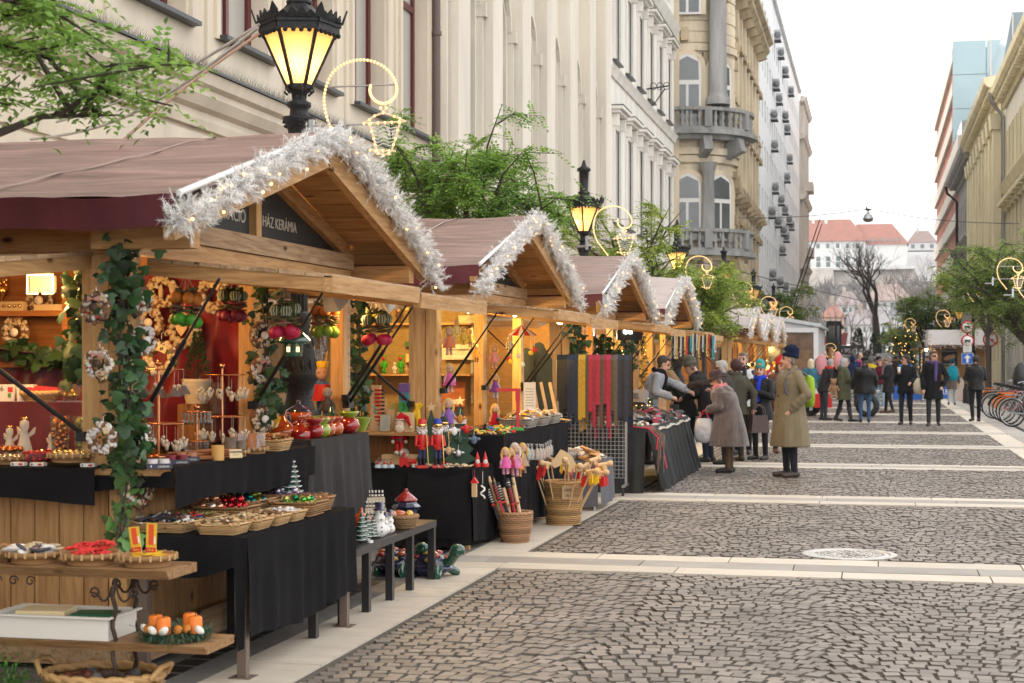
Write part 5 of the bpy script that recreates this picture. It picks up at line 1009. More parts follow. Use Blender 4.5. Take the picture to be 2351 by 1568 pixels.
def conif(label,loc,h,r,seed,m=None,n=900,nm='conifer'):
 rg=random.Random(seed);t=thing(nm,label,'conifer',loc);MB().mat(m_bark).cyl((0,0,0),(0,0,h*.9),r*.1,r*.02,n=5).build('trunk',t);it=[]
 for i in range(n):
  u=rg.random()**.8;a=rg.uniform(0,6.28);rr=r*(1-u*.92)*rg.uniform(.55,1.05);d=V((math.cos(a),math.sin(a),rg.uniform(.2,1.2)));it.append((V((math.cos(a)*rr,math.sin(a)*rr,u*h)),d,V((rg.gauss(0,1),rg.gauss(0,1),1)),h*.09,h*.03))
 leafcloud(it,'foliage',t,m or m_needle,world=False);return t
for i,(p,Y,h,lab)in enumerate([(1970,204,4.6,'brownish conifer left of the bare trunk foot'),(2008,200,4.0,'dark green conifer at the foot of the bare trunk'),(2030,207,4.2,'dark conifer right of the bare trunk'),(2068,204,4.8,'brownish conifer beside the white van'),(2085,195,3.8,'dark conifer behind the fairy-lit bush')]):
 q=atY(p,822,Y);conif(lab,(q.x,Y,.6),h,h*.3,70+i,mat('rusty conifer',(.1,.085,.04),.8,island=.4)if i in(0,3)else None,700)
conif('low fairy-lit bush left of the pancake hut',(2.2,118,0),2.6,1.3,90,None,900,'lit_bush');rg=random.Random(5);mb=MB().mat(m_bulb)
for i in range(45):a=rg.gauss(0,.55);mb.ball((2.2+a+rg.gauss(0,.2),117.2+rg.gauss(0,.5),2.6+1.5*a*.5+rg.gauss(0,.75)),.034,5,3)
b_=mb.build('bush_lights',loc=(0,0,0));tag(b_,'scattered warm fairy lights over the bush left of the pancake hut','fairy lights',kind='stuff')
def pX(p,Y):return atY(p,822,Y).x
def shiny(nm,c,r=.14):return mat('bauble '+nm,c,r,metal=.75,spec=.6)
def glaze(nm,c,c2=None):return mat('glaze '+nm,c,.09,coat=1,var=.2,ns=9,**({'col2':c2}if c2 else{}))
def one(mb,name,label,cat,group=None,kind=None,loc=None):return tag(mb.build(name,loc=loc),label,cat,group,kind)
_nut=[mat('pale cone',(.55,.43,.27),.7,var=.35,ns=60),mat('frosted cone',(.62,.58,.54),.75,var=.35,ns=60),mat('brown cone',(.2,.1,.05),.7,var=.4,ns=60),mat('dark pod',(.07,.04,.03),.6),mat('moss',(.09,.1,.04),.9)]
def wreath(label,c,d,rz=0,tone=(5,1,2,0,0),seed=0,deco=None,tilt=0,group='nut and cone wreaths'):
 rg=random.Random(seed);t=thing('cone_wreath',label,'wreath',c,rz,group);r=d/2;mb=MB().mat(_nut[2]);mb.tube([(r*.72*math.cos(q*PI/10),.01,r*.72*math.sin(q*PI/10))for q in range(20)],r*.2,7,closed=True)
 pool=[m for m,k in zip(_nut,tone)for _ in range(k)]
 for i in range(95):
  a=rg.uniform(0,2*PI);rr=r*rg.uniform(.5,.96);mb.mat(rg.choice(pool));s=r*rg.uniform(.1,.17);M_=Matrix.Rotation(rg.uniform(0,3),3,'Y')
  mb.ball((rr*math.cos(a),-r*.2*(1-((rr/r-.72)/.28)**2)-.004,rr*math.sin(a)),(s,s*.8,s*rg.uniform(.8,1.5)),6,4,M_)
 mb.build('cone_ring',t);mb=MB()
 if deco=='heart':mb.mat(m_toy).prism([(r*.38*x,r*.38*y)for x,y in((0,-1),(.7,-.1),(.9,.45),(.5,.85),(0,.5),(-.5,.85),(-.9,.45),(-.7,-.1))],.012,frame((0,-.04,0),(1,0,0),(0,0,1)));nm='wooden_heart'
 elif deco=='cone':mb.mat(_nut[0]).lathe([(0,-r*.45),(r*.14,-r*.35),(r*.17,0),(r*.1,r*.35),(0,r*.45)],(0,-.03,0),8);nm='pine_cone'
 elif deco in('tag','house'):
  mb.mat(m_card).box((r*.15,-r*.3,r*.5),(r*.55,.006,r*.36),ry=.4);mb.mat(m_ink)
  for k in range(2):mb.box((r*.1+k*r*.1,-r*.3-.005,r*.5),(r*.06,.002,r*.18),ry=.4)
  nm='price_tag'
 elif deco=='bow':
  mb.mat(mat('pink ribbon',(.5,.24,.19),.6))
  for s_ in(-1,1):mb.prism([(0,0),(s_*r*.35,r*.2),(s_*r*.35,-r*.16)][::s_],.014,frame((0,-r*.32,r*.5),(1,0,0),(0,0,1)))
  mb.mat(m_red);mb.ball((r*.05,-r*.36,r*.48),r*.08,6,4);mb.ball((-r*.5,-r*.3,-r*.3),r*.08,6,4);mb.ball((r*.2,-r*.32,-r*.62),r*.08,6,4);mb.mat(_nut[3]).lathe([(r*.27,0),(r*.27,.01),(0,.012)],(0,0,0),12,M=Matrix.Translation((0,-.03,0))@Matrix.Rotation(PI/2,4,'X'));nm='ribbon_bow'
 elif deco=='ginger':
  mb.mat(mat('gingerbread',(.3,.12,.04),.8));mb.ball((0,-.035,r*.22),(r*.12,.01,r*.12),8,5);mb.box((0,-.035,0),(r*.2,.012,r*.3));mb.box((0,-.035,r*.06),(r*.5,.012,r*.1));mb.box((-r*.08,-.035,-r*.25),(r*.09,.012,r*.25),ry=.2);mb.box((r*.08,-.035,-r*.25),(r*.09,.012,r*.25),ry=-.2);mb.mat(m_card).box((r*.35,-r*.3,r*.5),(r*.4,.006,r*.4),ry=-.3);nm='gingerbread_man'
 else:mb.mat(m_paper).lathe([(r*.28,0),(r*.28,.012),(0,.014)],(0,0,0),12,M=Matrix.Translation((0,-.03,0))@Matrix.Rotation(PI/2,4,'X'));nm='round_plaque'
 mb.build(nm,t);mb=MB().mat(m_steel);mb.tube([(0,0,r),(0,0,r*1.3),(.015,0,r*1.4)],.003,4);mb.build('wire_hook',t);return t
def fruitstring(label,c,cols,s=1.0,seed=0):
 rg=random.Random(seed);t=thing('dried_fruit_string',label,'dried fruit garland',c,0,'hanging bunches of dried fruit',s);top,mid,low=cols;cord=mat('string',(.35,.33,.3),.9);mb=MB().mat(cord)
 for k in range(6):a=k;mb.tube([(0,0,.16),(.05*math.cos(a),.05*math.sin(a),.07)],.003,4)
 mb.tube([(0,0,.15),(.01,0,.2),(-.01,0,.22)],.003,4);mb.build('cord',t)
 for nm,z,r,R_,m,n in(('upper_fruit',.025,.036,.06,top,5),('lower_fruit',-.1,.036,.06,low,6)):
  mb=MB()
  for k in range(n):
   a=2*PI*k/n+rg.random()*.4;q=V((R_*math.cos(a),R_*math.sin(a),z+rg.uniform(-.012,.012)));mb.mat(m)
   pr=[]
   mb.ball(q,(r,r,r*.95),10,6)
   if nm=='upper_fruit' and top.name.startswith('striped'):
    mb.mat(mat('cream slit',(.6,.58,.45),.6))
    for j in range(5):b=a-1+j*.5;mb.tube([q+V((math.cos(b)*r*math.cos(e)*1.03,math.sin(b)*r*math.cos(e)*1.03,r*math.sin(e)))for e in(-.8,0,.8)],.003,4)
  mb.build(nm,t)
 mb=MB()
 for k in range(26):a=rg.uniform(0,6.28);mb.mat(rg.choice((mid,_nut[2],_nut[4])));mb.ball((.065*math.cos(a),.065*math.sin(a),rg.uniform(-.06,-.01)),(rg.uniform(.02,.045),.03,.007),7,4,Matrix.Rotation(rg.uniform(-.4,.4),3,'Y'))
 for k in range(14):a=rg.uniform(0,6.28);mb.mat(_nut[4]);mb.ball((.045*math.cos(a),.045*math.sin(a),rg.uniform(.05,.08)),(.028,.02,.008),6,4,Matrix.Rotation(rg.uniform(-.6,.6),3,'Y'))
 mb.build('dried_slices',t)['kind']='stuff';return t
def pile(label,c,rx,ry,r,m,n,group,seed=0,name='bauble',cat='bauble',dome=.5,proto=None):
 "a heap of like balls, each its own object"
 rg=random.Random(seed);pts=[];lay=0
 while len(pts)<n:
  k=max(.12,1-lay*r*1.35/max(.02,dome*2*min(rx,ry)+r));a0=rg.random()*6;ring=0;z=r+lay*r*1.5;rr=0
  cand=[]
  q=r*2.02
  for i in range(-12,13):
   for j in range(-12,13):
    x,y=(i+.5*(j%2)+.5*(lay%2))*q,j*q*.87
    if(x/(rx*k))**2+(y/(ry*k))**2<1:cand.append((x,y))
  if not cand:cand=[(0,0)]
  rg.shuffle(cand)
  for x,y in cand:pts.append((x+rg.gauss(0,r*.07),y+rg.gauss(0,r*.07),z+rg.uniform(-.2,.2)*r))
  lay+=1
  if lay>12:break
 pts=sorted(pts[:n],key=lambda q:q[2]);me=None;ms=m if isinstance(m,(list,tuple))else[m]
 protos=[]
 for mm in ms:mb=MB().mat(mm);mb.ball((0,0,0),r,10,7);mb.mat(m_gold).cyl((0,0,r*.95),(0,0,r*1.2),r*.2,n=6);protos.append(mb)
 first=[None]*len(ms)
 for i,q in enumerate(pts):
  k=rg.randrange(len(ms))
  if first[k]is None:first[k]=protos[k].build(name,loc=(0,0,0));o=first[k]
  else:o=first[k].copy();COL.objects.link(o)
  o.location=V(c)+V(q);o.rotation_euler=(rg.uniform(-1.4,1.4),rg.uniform(-1.4,1.4),0);tag(o,label,cat,group)
def tray(name,label,c,sx,sy,h,rz=0,m=None,fl=1.12,lv=7,group=None,cat='basket'):
 "woven rectangular basket: stakes, strands in and out, plaited rim, base"
 m=m or m_wicker;t=thing(name,label,cat,c,rz,group);mb=MB().mat(m)
 def per(u,k):
  a,b=sx/2*k,sy/2*k;e=.22;th=2*PI*u;cx,cy=math.cos(th),math.sin(th);return V((a*math.copysign(abs(cx)**e,cx)if abs(cx)>1e-6 else 0,b*math.copysign(abs(cy)**e,cy)if abs(cy)>1e-6 else 0,0))
 n=48
 for l in range(lv):
  z=h*(l+.5)/lv;k=.86+(fl-.86)*(l+.5)/lv*.9;pts=[]
  for i in range(n):p=per((i+.5)/n,k*(1+(.018 if(i+l)%2 else-.01)));p.z=z;pts.append(p)
  mb.tube(pts,h/lv*.5,4,closed=True)
 for q in(-.5,.5):mb.tube([per((i+.5)/n,fl*(1+.012*math.sin(i*2+q*6)))+V((0,0,h+.006*math.sin(i*2+q*6)))for i in range(n)],max(.006,h*.08),5,closed=True)
 mb.build('woven_wall',t);mb=MB().mat(m);mb.bx((-sx*.42,-sy*.42,0),(sx*.42,sy*.42,h*.12));mb.build('base',t);return t
def roundbasket(name,label,c,r0,r1,h,m=None,lv=12,thick=.011,sq=None,handles=False,rim=.012,st=24):
 m=m or m_wicker;t=thing(name,label,'basket',c);mb=MB().mat(m);n=st*2;sq=sq or(1,1)
 for l in range(lv):
  u=(l+.5)/lv;r=r0+(r1-r0)*math.sin(u*PI/2)if r1>r0 else r0;z=h*u;ph=l%2
  mb.tube([(sq[0]*(r+(.006 if(i//1+ph)%2 else-.004))*math.cos(2*PI*i/n),sq[1]*(r+(.006 if(i+ph)%2 else-.004))*math.sin(2*PI*i/n),z+.002*math.sin(i*1.7))for i in range(n)],h/lv*.52,4,closed=True)
 mb.build('woven_wall',t);mb=MB().mat(m)
 for q in(0,PI):mb.tube([(sq[0]*(r1+.006*math.sin(i*1.6+q))*math.cos(2*PI*i/n),sq[1]*(r1+.006*math.sin(i*1.6+q))*math.sin(2*PI*i/n),h+rim*.6*math.cos(i*1.6+q))for i in range(n)],rim,5,closed=True)
 mb.build('plaited_rim',t);mb=MB().mat(m);mb.lathe([(r0*.98,.0),(r0*.98,.012),(0,.014)],n=20,sq=sq);mb.build('base',t)
 if handles:
  for s_ in(-1,1):mb=MB().mat(m);mb.tube([(s_*r1*sq[0]*.97,-.09,h),(s_*(r1*sq[0]+.03),-.06,h+.05),(s_*(r1*sq[0]+.04),0,h+.06),(s_*(r1*sq[0]+.03),.06,h+.05),(s_*r1*sq[0]*.97,.09,h)],.014,6);mb.build('handle',t)
 return t
def bowl(name,label,c,r,h,m,group=None,lip=1.0,n=18,base=.5,cat='bowl'):
 mb=MB().mat(m);mb.lathe([(r*base,0),(r*base*1.05,h*.08),(r*.85,h*.5),(r*lip,h),(r*lip*.96,h),(r*.78,h*.5),(r*base*.9,h*.15),(0,h*.12)],n=n,cap=True);return one(mb,name,label,cat,group,loc=c)
def scatter(label,name,cat,c,sx,sy,hz,n,maker,rz=0,seed=0):
 rg=random.Random(seed);mb=MB();ca,sa=math.cos(rz),math.sin(rz)
 for i in range(n):
  x,y=rg.uniform(-.5,.5)*sx,rg.uniform(-.5,.5)*sy;k=1-max(abs(x)/sx,abs(y)/sy);maker(mb,V((c[0]+x*ca-y*sa,c[1]+x*sa+y*ca,c[2]+hz*rg.random()*(.3+k*1.4))),rg)
 return one(mb,name,label,cat,None,'stuff')
def mk_slice(ms,s=.02):
 def f(mb,p,rg):mb.mat(rg.choice(ms));mb.ball(p,(s*rg.uniform(.8,1.3),s*rg.uniform(.6,1),s*.25),7,4,(Matrix.Rotation(rg.uniform(0,3),3,'Z')@Matrix.Rotation(rg.uniform(-.7,.7),3,'X')))
 return f
def mk_stick(ms,l=.07,r=.006):
 def f(mb,p,rg):mb.mat(rg.choice(ms));a=rg.uniform(0,6.28);d=V((math.cos(a),math.sin(a),rg.uniform(-.25,.4)))*l/2;mb.tube([p-d,p+d],r,5)
 return f
def mk_ball(ms,s=.018):
 def f(mb,p,rg):mb.mat(rg.choice(ms));mb.ball(p,s*rg.uniform(.8,1.2),7,5)
 return f
def mk_pack(ms,l=.09):
 def f(mb,p,rg):
  mb.mat(rg.choice(ms));mb.box(p,(l*rg.uniform(.8,1.1),l*.5,l*.2),rg.uniform(0,3),rg.uniform(-.4,.4),rg.uniform(-.4,.4),.8)
 return f
def cloth_over(label,x0,x1,y0,y1,z,zf,m=m_black,sides='near front',fold=.012,name='table_cloth',flare=.0,seed=0,cat='cloth',zn=None):
 "cloth laid on a top: near fall faces the viewer (y0), front fall faces the street (x1)"
 mb=MB().mat(m);zn=zf if zn is None else zn;rg=random.Random(seed);ph=rg.random()*6
 mb.grid(lambda a,b:V((x0+(x1-x0)*a,y0+(y1-y0)*b,z+.003*MN.noise(V((a*5,b*5,seed))))),10,10)
 W=lambda u,v,L_:fold*v**.7*(math.sin(u*L_*17+ph)+.7*math.sin(u*L_*31+ph*2)+.8*MN.noise(V((u*L_*3,v*1.5,seed))))+flare*v
 if 'front' in sides:L1=y1-y0;mb.grid(lambda a,b:V((x1+.006+W(b,a,L1)+(.012*(1-abs(1-a*6))if a<.3 else 0)*0,y0+L1*b,z-(z-(zf+.02*math.sin(b*L1*4+ph)))*a)),14,max(30,int(60*L1)))
 if 'near' in sides:L2=x1-x0;mb.grid(lambda a,b:V((x0+L2*b,y0-.006-W(b,a,L2),z-(z-(zn+.02*math.sin(b*L2*4+ph)))*a)),14,max(30,int(60*L2)))
 return one(mb,name,label,cat,loc=None)
def ptag(label,c,w,h,rz=0,lines=2,m=None,tilt=-.3,tx=None):
 t=MB().mat(m or m_card);t.box((0,0,h/2),(w,.004,h),rx=tilt);o=t.build('price_card',loc=c);o.rotation_euler=(0,0,rz);tag(o,label,'price tag')
 if tx:
  for k,s_ in enumerate(tx):text(s_,h*.32,m_ink,o,frame((0,-.004+tilt*-.0,h*(.7-.4*k)),(1,0,0),(0,-tilt*0,1)),'handwriting',.001)
 return o
CAM1=R(23)
m_velv=mat('red velvet',(.27,.007,.012),.5,var=.6,ns=2.5,st=(3,1,.6),spec=.4,sheen=.6)
mb=MB().mat(m_velv)
mb.grid(lambda a,b:V((-5.25+1.3*a,10.02+.09*abs(math.sin(a*15+b*2.5))*(.4+b*.6)+.05*math.sin(a*9-b*7)-.05,2.24-1.14*b)),90,18);one(mb,'velvet_drape','red velvet drape hung behind the wreaths in the nearest hut','drape')
mb=MB().mat(mat('shaded red velvet',(.12,.004,.008),.5,var=.6,ns=2.5,st=(3,1,.6),sheen=.4));mb.grid(lambda a,b:V((-6.05+1.75*a,8.72+.035*math.sin(a*34)*b+(.0),1.42-.5*b)),60,6);mb.grid(lambda a,b:V((-6.05+1.75*a,8.72+.3*b,1.42)),10,3);mb.grid(lambda a,b:V((-6.05+1.25*a,9.45+.05*math.sin(a*24+2)*(.5+b),1.75-.5*b)),60,6);one(mb,'velvet_drape','red velvet cloth covering the raised display step inside the nearest hut','drape')  # darker copy of the red velvet; the step's shade is put into the colour
mb=MB().mat(W_dk)
for i in range(20):mb.bx((-6.05+i*.085,10.12,.1),(-6.05+i*.085+.083,10.15,2.24))
mb.bx((-4.35,10.121,.1),(-3.95,10.15,1.1));one(mb,'partition_wall','brown board partition across the middle of the nearest hut','wall')
xa=pX(165,9.55);cab=thing('shelf_cabinet','brown wooden shelf cabinet with rounded side panel behind the near counter','shelf',(xa-.45,9.7,1.55));mb=MB().mat(W_dk);Wc=woodmat('orange stained wood',(.4,.17,.05),(.28,.11,.03),0,island=.05)
mb.mat(Wc);mb.prism([(0,0),(.28,0),(.28,.62),(.2,.68),(0,.7)],.035,frame((xa,9.42,1.62),(0,1,0),(0,0,1)));mb.build('side_panel',cab,world=True)
for z in(1.62,1.95):mb=MB().mat(Wc);mb.bx((-6.05,9.42,z),(xa,9.7,z+.035));mb.build('shelf',cab,world=True)
mb=MB().mat(Wc);mb.bx((-6.05,9.69,1.6),(xa,9.72,2.3));mb.build('back_panel',cab,world=True)
def atW(p,y,Y):return atY(p,y,Y)
for i,(p,y,Y,d,tone,deco,lab,rz,s)in enumerate([(374,669,9.9,.225,(6,1,1,0,0),'cone','pale nut wreath with a pine cone in its middle, upper left on the red drape',0,1),(423,756,9.88,.25,(6,1,1,0,0),'heart','pale nut wreath with a wooden heart in its middle on the red drape',0,1),(492,677,9.9,.235,(5,2,2,0,0),'tag','pale nut wreath with a yellow price tag, upper right on the red drape',0,1),(345,741,9.9,.21,(5,2,2,0,0),None,'nut wreath half hidden by the ivy at the left of the red drape',0,1),(371,822,9.6,.24,(4,1,2,0,2),'tag','mossy nut wreath with price tag standing above the ornament stands',0,1),(38,763,9.45,.2,(4,2,2,0,1),None,'nut wreath with round plaque leaning on the lower cabinet shelf',0,1),(95,690,9.55,.2,(4,2,2,1,0),None,'nut wreath behind the square lamp on the upper cabinet shelf',0,1),(221,706,7.66,.172,(1,2,4,2,0),'bow','dark cone wreath with pink bow and red berries, topmost on the corner post',.0,1),(229,834,7.66,.165,(2,4,3,1,0),'bow','cone wreath with pink bow and biscuit plaque, middle of the corner post',.0,1),(237,1006,7.66,.172,(1,6,2,0,0),'ginger','frosted cone wreath with a gingerbread man at counter height on the corner post',0,1)]):
 wreath(lab,atY(p,y,Y),d,rz,tone,100+i,deco)
for i,(p,y,d,tone,lab)in enumerate([(319,689,.17,(1,2,4,2,0),'dark cone wreath seen edge-on, top of the street side of the ivy post'),(327,782,.17,(1,5,2,0,0),'frosted cone wreath seen edge-on, middle of the street side of the ivy post'),(320,1004,.17,(1,3,3,1,0),'cone wreath seen edge-on by the hanging white angels'),(316,1126,.2,(2,3,3,2,0),'cone wreath with burgundy pods hanging lowest on the ivy')]):
 q=atX(p,y,-3.83);wreath(lab,q,d,R(68),tone,140+i,'bow' if i==3 else None)
for i,(p,y,lab)in enumerate([(599,770,'brown cone wreath topmost on the middle post'),(600,848,'cone wreath with burgundy ribbons, second on the middle post'),(601,962,'cone wreath with plaque, lowest on the middle post above the cinnamon')]):
 wreath(lab,atX(p,y,-3.82),.185,R(62),((2,2,5,0,0),(3,3,3,1,0),(4,1,4,1,0))[i],150+i,(None,'bow',None)[i])
og=mat('dried orange',(.5,.17,.02),.55,var=.2,ns=20);gr_=mat('dyed green fruit',(.06,.3,.02),.5,var=.25,ns=20);lim=mat('dyed lime fruit',(.2,.36,.03),.5,var=.25,ns=20);pk=mat('dyed pink fruit',(.5,.01,.06),.5,var=.25,ns=20);bg_=mat('burgundy pods',(.22,.01,.03),.5,var=.3,ns=20);sg=mat('striped green fruit',(.09,.14,.05),.55)
for i,(p,y,X,cols,lab)in enumerate([(428,695,-3.75,(og,_nut[3],gr_),'hanging dried fruit bunch of oranges above bright green fruit'),(533,690,-3.75,(sg,bg_,bg_),'hanging dried fruit bunch with striped green fruit above burgundy pods'),(653,722,-3.3,(sg,mat('mauve slice',(.35,.16,.13),.7),pk),'hanging dried fruit bunch with striped and crimson fruit over the lamp post'),(745,722,-3.7,(og,_nut[2],lim),'hanging dried fruit bunch of oranges over lime fruit beside the white spotlight'),(865,740,-3.35,(sg,_nut[2],pk),'hanging dried fruit bunch, farthest right, crimson below')]):fruitstring(lab,atX(p,y,X),cols,1.0 if i<3 else 1.15,160+i)
def ivy(name,label,path,n,m,spread=.1,seed=0,l=.075,cat='ivy',group=None):
 rg=random.Random(seed);t=thing(name,label,cat,path[0],0,group);path=[V(p)for p in path];mb=MB().mat(m_bark)
 for k in range(3):mb.tube([p+V((rg.gauss(0,.02),rg.gauss(0,.02),0))for p in path],.006,5)
 mb.build('stem',t,world=True);mb=MB().mat(m);seg=list(zip(path,path[1:]))
 for i in range(n):
  a,b=rg.choice(seg);p=a.lerp(b,rg.random())+V((rg.gauss(0,spread),rg.gauss(0,spread),rg.gauss(0,.03)));s=l*rg.choice((.5,.7,.85,1,1.3))*rg.uniform(.85,1.15)
  M_=Matrix.Translation(p)@Matrix.Rotation(rg.gauss(.25,.55),4,'Z')@Matrix.Rotation(rg.gauss(-.1,.5),4,'X')@Matrix.Rotation(rg.gauss(0,.5),4,'Y');mb.M=M_
  o=[(0,0,0),(.35,-.06,-.05),(.62,.0,-.35),(.34,-.03,-.42),(.3,.02,-.72),(0,.02,-1.0),(-.3,.02,-.72),(-.34,-.03,-.42),(-.62,0,-.35),(-.35,-.06,-.05)];vs=[V(v)*s for v in o]+[V((0,-.1,-.4))*s]
  mb.add(vs,[(i_,(i_+1)%10,10)for i_ in range(10)],True)
 mb.build('leaves',t,world=True);return t
q=lambda p,y:atX(p,y,-3.86)
ivy('ivy_garland','thick ivy climbing the corner post of the nearest hut',[q(283,520),q(280,640),q(285,760),q(288,900),q(287,1000),q(292,1100)],330,m_leaf,.052,1,.066)
ivy('ivy_garland','thin paler ivy tail trailing below the corner post counter',[q(285,880),q(286,1020),q(290,1120),q(283,1190),q(280,1240)],60,m_ivyl,.035,2,.07)
ivy('ivy_garland','dark ivy with red berries hanging inside behind the corner post',[atY(195,610,8.7),atY(190,700,8.7),atY(198,790,8.7),atY(185,880,8.7)],130,mat('dark ivy leaf',(.025,.065,.02),.45,island=.5),.06,3,.085)
ivy('ivy_garland','ivy strand along the foot of the wooden shelf cabinet',[atY(0,800,9.35),atY(60,808,9.35),atY(120,812,9.35),atY(165,800,9.35)],70,_M['dark ivy leaf'],.035,4,.07)
ivy('ivy_garland','ivy beside the wreaths on the middle post',[atX(606,640,-3.8),atX(612,760,-3.8),atX(613,880,-3.8),atX(612,950,-3.8)],130,m_leaf,.045,5,.065)
ivy('ivy_garland','thin ivy running down the post left of the toy shelves',[atX(828,660,-4.0),atX(825,760,-4.0),atX(828,880,-4.0),atX(830,970,-4.0)],110,m_leaf,.04,6,.085)
ivy('ivy_garland','fir and ivy garland with lights on the near post of the belt stall',[atX(1320,740,-3.8),atX(1326,800,-3.8),atX(1332,850,-3.8)],110,m_leaf,.07,7,.085)
ivy('ivy_garland','ivy garland with red flowers on the inner post of the belt stall',[atX(1382,770,-3.8),atX(1385,830,-3.8)],80,m_leaf,.07,8,.085)
ivy('ivy_garland','ivy garland beside the white floodlight',[atX(1438,770,-3.75),atX(1440,845,-3.75)],80,m_leaf,.08,9,.09)
t=thing('floodlight','square floodlight with glowing edge hanging over the near counter','lamp',atY(93,652,8.9));mb=MB().mat(mat('grey lamp housing',(.3,.28,.27),.5));mb.box((0,.03,0),(.15,.05,.1));mb.box((0,.03,.09),(.06,.04,.09));mb.build('housing',t);mb=MB().mat(glow('lamp edge',(1,.8,.45),2.2));mb.tube([(-.015,-.005,-.058),(-.085,-.005,-.058),(-.085,-.005,.055),(.085,-.005,.055),(.085,-.005,-.058),(.015,-.005,-.058)],.007,6);mb.build('light_tube',t);mb=MB().mat(m_steel)
for x in(-.06,.06):mb.cyl((x,0,.06),(x,0,.16),.004,n=5)
mb.build('hanger',t)
for i,(p,y,X,lab)in enumerate([(762,680,-3.45,'white spotlight clamped under the second flap of the nearest hut'),(878,690,-3.6,'white spotlight behind the farthest dried fruit bunch')]):
 t=thing('spotlight',lab,'lamp',atX(p,y,X),R(-20));mb=MB().mat(mat('white lamp body',(.62,.6,.55),.5));mb.lathe([(.03,.08),(.05,.06),(.085,-.06),(.09,-.08)],n=4,ph=.78,sm=False,M=Matrix.Rotation(.7,3,'X'));mb.build('shade',t);mb=MB().mat(glow('spot face',(1,.8,.45),4));mb.box((0,.055,-.062),(.11,.11,.006),rx=.7);mb.build('lens',t);mb=MB().mat(m_white);mb.bx((-.06,-.01,.0),(-.045,.01,.15));mb.build('bracket',t)
mb=MB().mat(W_x);mb.bx((WX0,7.8,1.06),(-4.02,8.6,1.09));o=one(mb,'counter_board','near counter board of the nearest hut under the black cloth','counter')
cloth_over('black cloth along the near counter of the nearest hut',-6.4,-4.0,7.79,8.5,1.098,.92,sides='near',fold=.006,seed=1)
mb=MB().mat(W_y);mb.bx((-4.15,7.85,1.06),(-3.6,9.98,1.095));one(mb,'counter_board','street-side counter board of the nearest hut under the cloth','counter')
cloth_over('black cloth folded over the street-side counter with a hanging corner',-4.1,-3.58,7.86,10.02,1.104,.9,sides='near front',fold=.007,seed=2,zn=.98)
cz=1.102
def S(p,Y,z):return V((pX(p,Y),Y,z))
rb=MB()
def rtray(label,c,r,h=.045,m=None):
 t=thing('rattan_tray',label,'tray',c,0,'round rattan trays');m=m or m_wickerd;mb=MB().mat(m);mb.lathe([(r*.82,0),(r*.82,h*.5),(r,h*.6),(r*1.02,h),(r*.95,h),(r*.9,h*.65),(0,h*.6)],n=28);mb.mat(mat("rattan binding",(.5,.33,.15),.6))
 for k in range(18):a=2*PI*k/18;mb.box((r*1.015*math.cos(a),r*1.015*math.sin(a),h*.8),(.008,.01,h*.5),a)
 mb.build('tray_body',t)
 return t
rtray('shallow brown tray of silver baubles at the left frame edge',S(22,8.0,cz),.11);rtray('brown tray of gold baubles on the black counter',S(164,7.95,cz+.02),.125)
glass=mat('thin bowl glass',(.9,.92,.92),.04,trans=.9,ior=1.15,alpha=.35)
bowl('glass_bowl','glass bowl heaped with red baubles',S(92,8.02,cz),.105,.06,glass)
pile('silver bauble in the shallow tray at the left edge',S(22,8.0,cz+.02),.1,.1,.0145,shiny('silver',(.6,.58,.56)),26,'silver baubles',1)
pile('red bauble heaped in the glass bowl on the near counter',S(92,8.02,cz+.012),.095,.095,.018,[shiny('red',(.45,.008,.02)),mat('matt red bauble',(.42,.02,.03),.45)],34,'red baubles',2,dome=.9)
pile('pale gold bauble in the brown tray on the near counter',S(164,7.95,cz+.045),.105,.1,.0165,[shiny('pale gold',(.62,.45,.2)),mat('matt gold bauble',(.58,.42,.2),.4,metal=.4)],28,'pale gold baubles',3,dome=.15)
pile('orange bauble heaped behind the silver tray',S(22,8.25,cz+.05),.09,.08,.017,shiny('orange',(.7,.2,.05)),18,'orange baubles',4)
for p,w,m,lab,lab2,sd in((138,.1,[shiny('amber',(.72,.32,.05)),shiny('orange',(0,0,0)),shiny('yellow gold',(.75,.5,.1))],'tall glass vase of amber and orange baubles','amber bauble inside the tall glass vase',5),(191,.1,[mat('matt lime bauble',(.42,.46,.12),.35,metal=.4),shiny('lime',(.5,.55,.18))],'tall glass vase of lime green baubles','lime green bauble inside the tall glass vase',6)):
 c=S(p,8.25,cz+.0);rg=random.Random(sd);pr=[None]*len(m)
 one(MB().mat(glass).lathe([(.042,0),(.058,.255),(.055,.255),(.039,.01),(0,.008)],n=18),'glass_vase',lab,'vase',loc=c)
 for i in range(46):
  z=.02+.22*i/46;a=i*2.4;rr=(.024+.012*z/.25)*(1 if i%4 else .1);k=rg.randrange(len(m))
  if pr[k]is None:pr[k]=MB().mat(m[k]).ball((0,0,0),.0165,9,6).build('bauble',loc=(0,0,0));o=pr[k]
  else:o=pr[k].copy();COL.objects.link(o)
  o.location=c+V((rr*math.cos(a),rr*math.sin(a),z));tag(o,lab2,'bauble','baubles in the %s vase'%('amber' if sd==5 else 'lime'))
pile('dark green bauble beside the lime vase',S(211,8.15,cz),.05,.05,.0165,shiny('emerald',(.01,.22,.1)),11,'dark green baubles',7,dome=1)
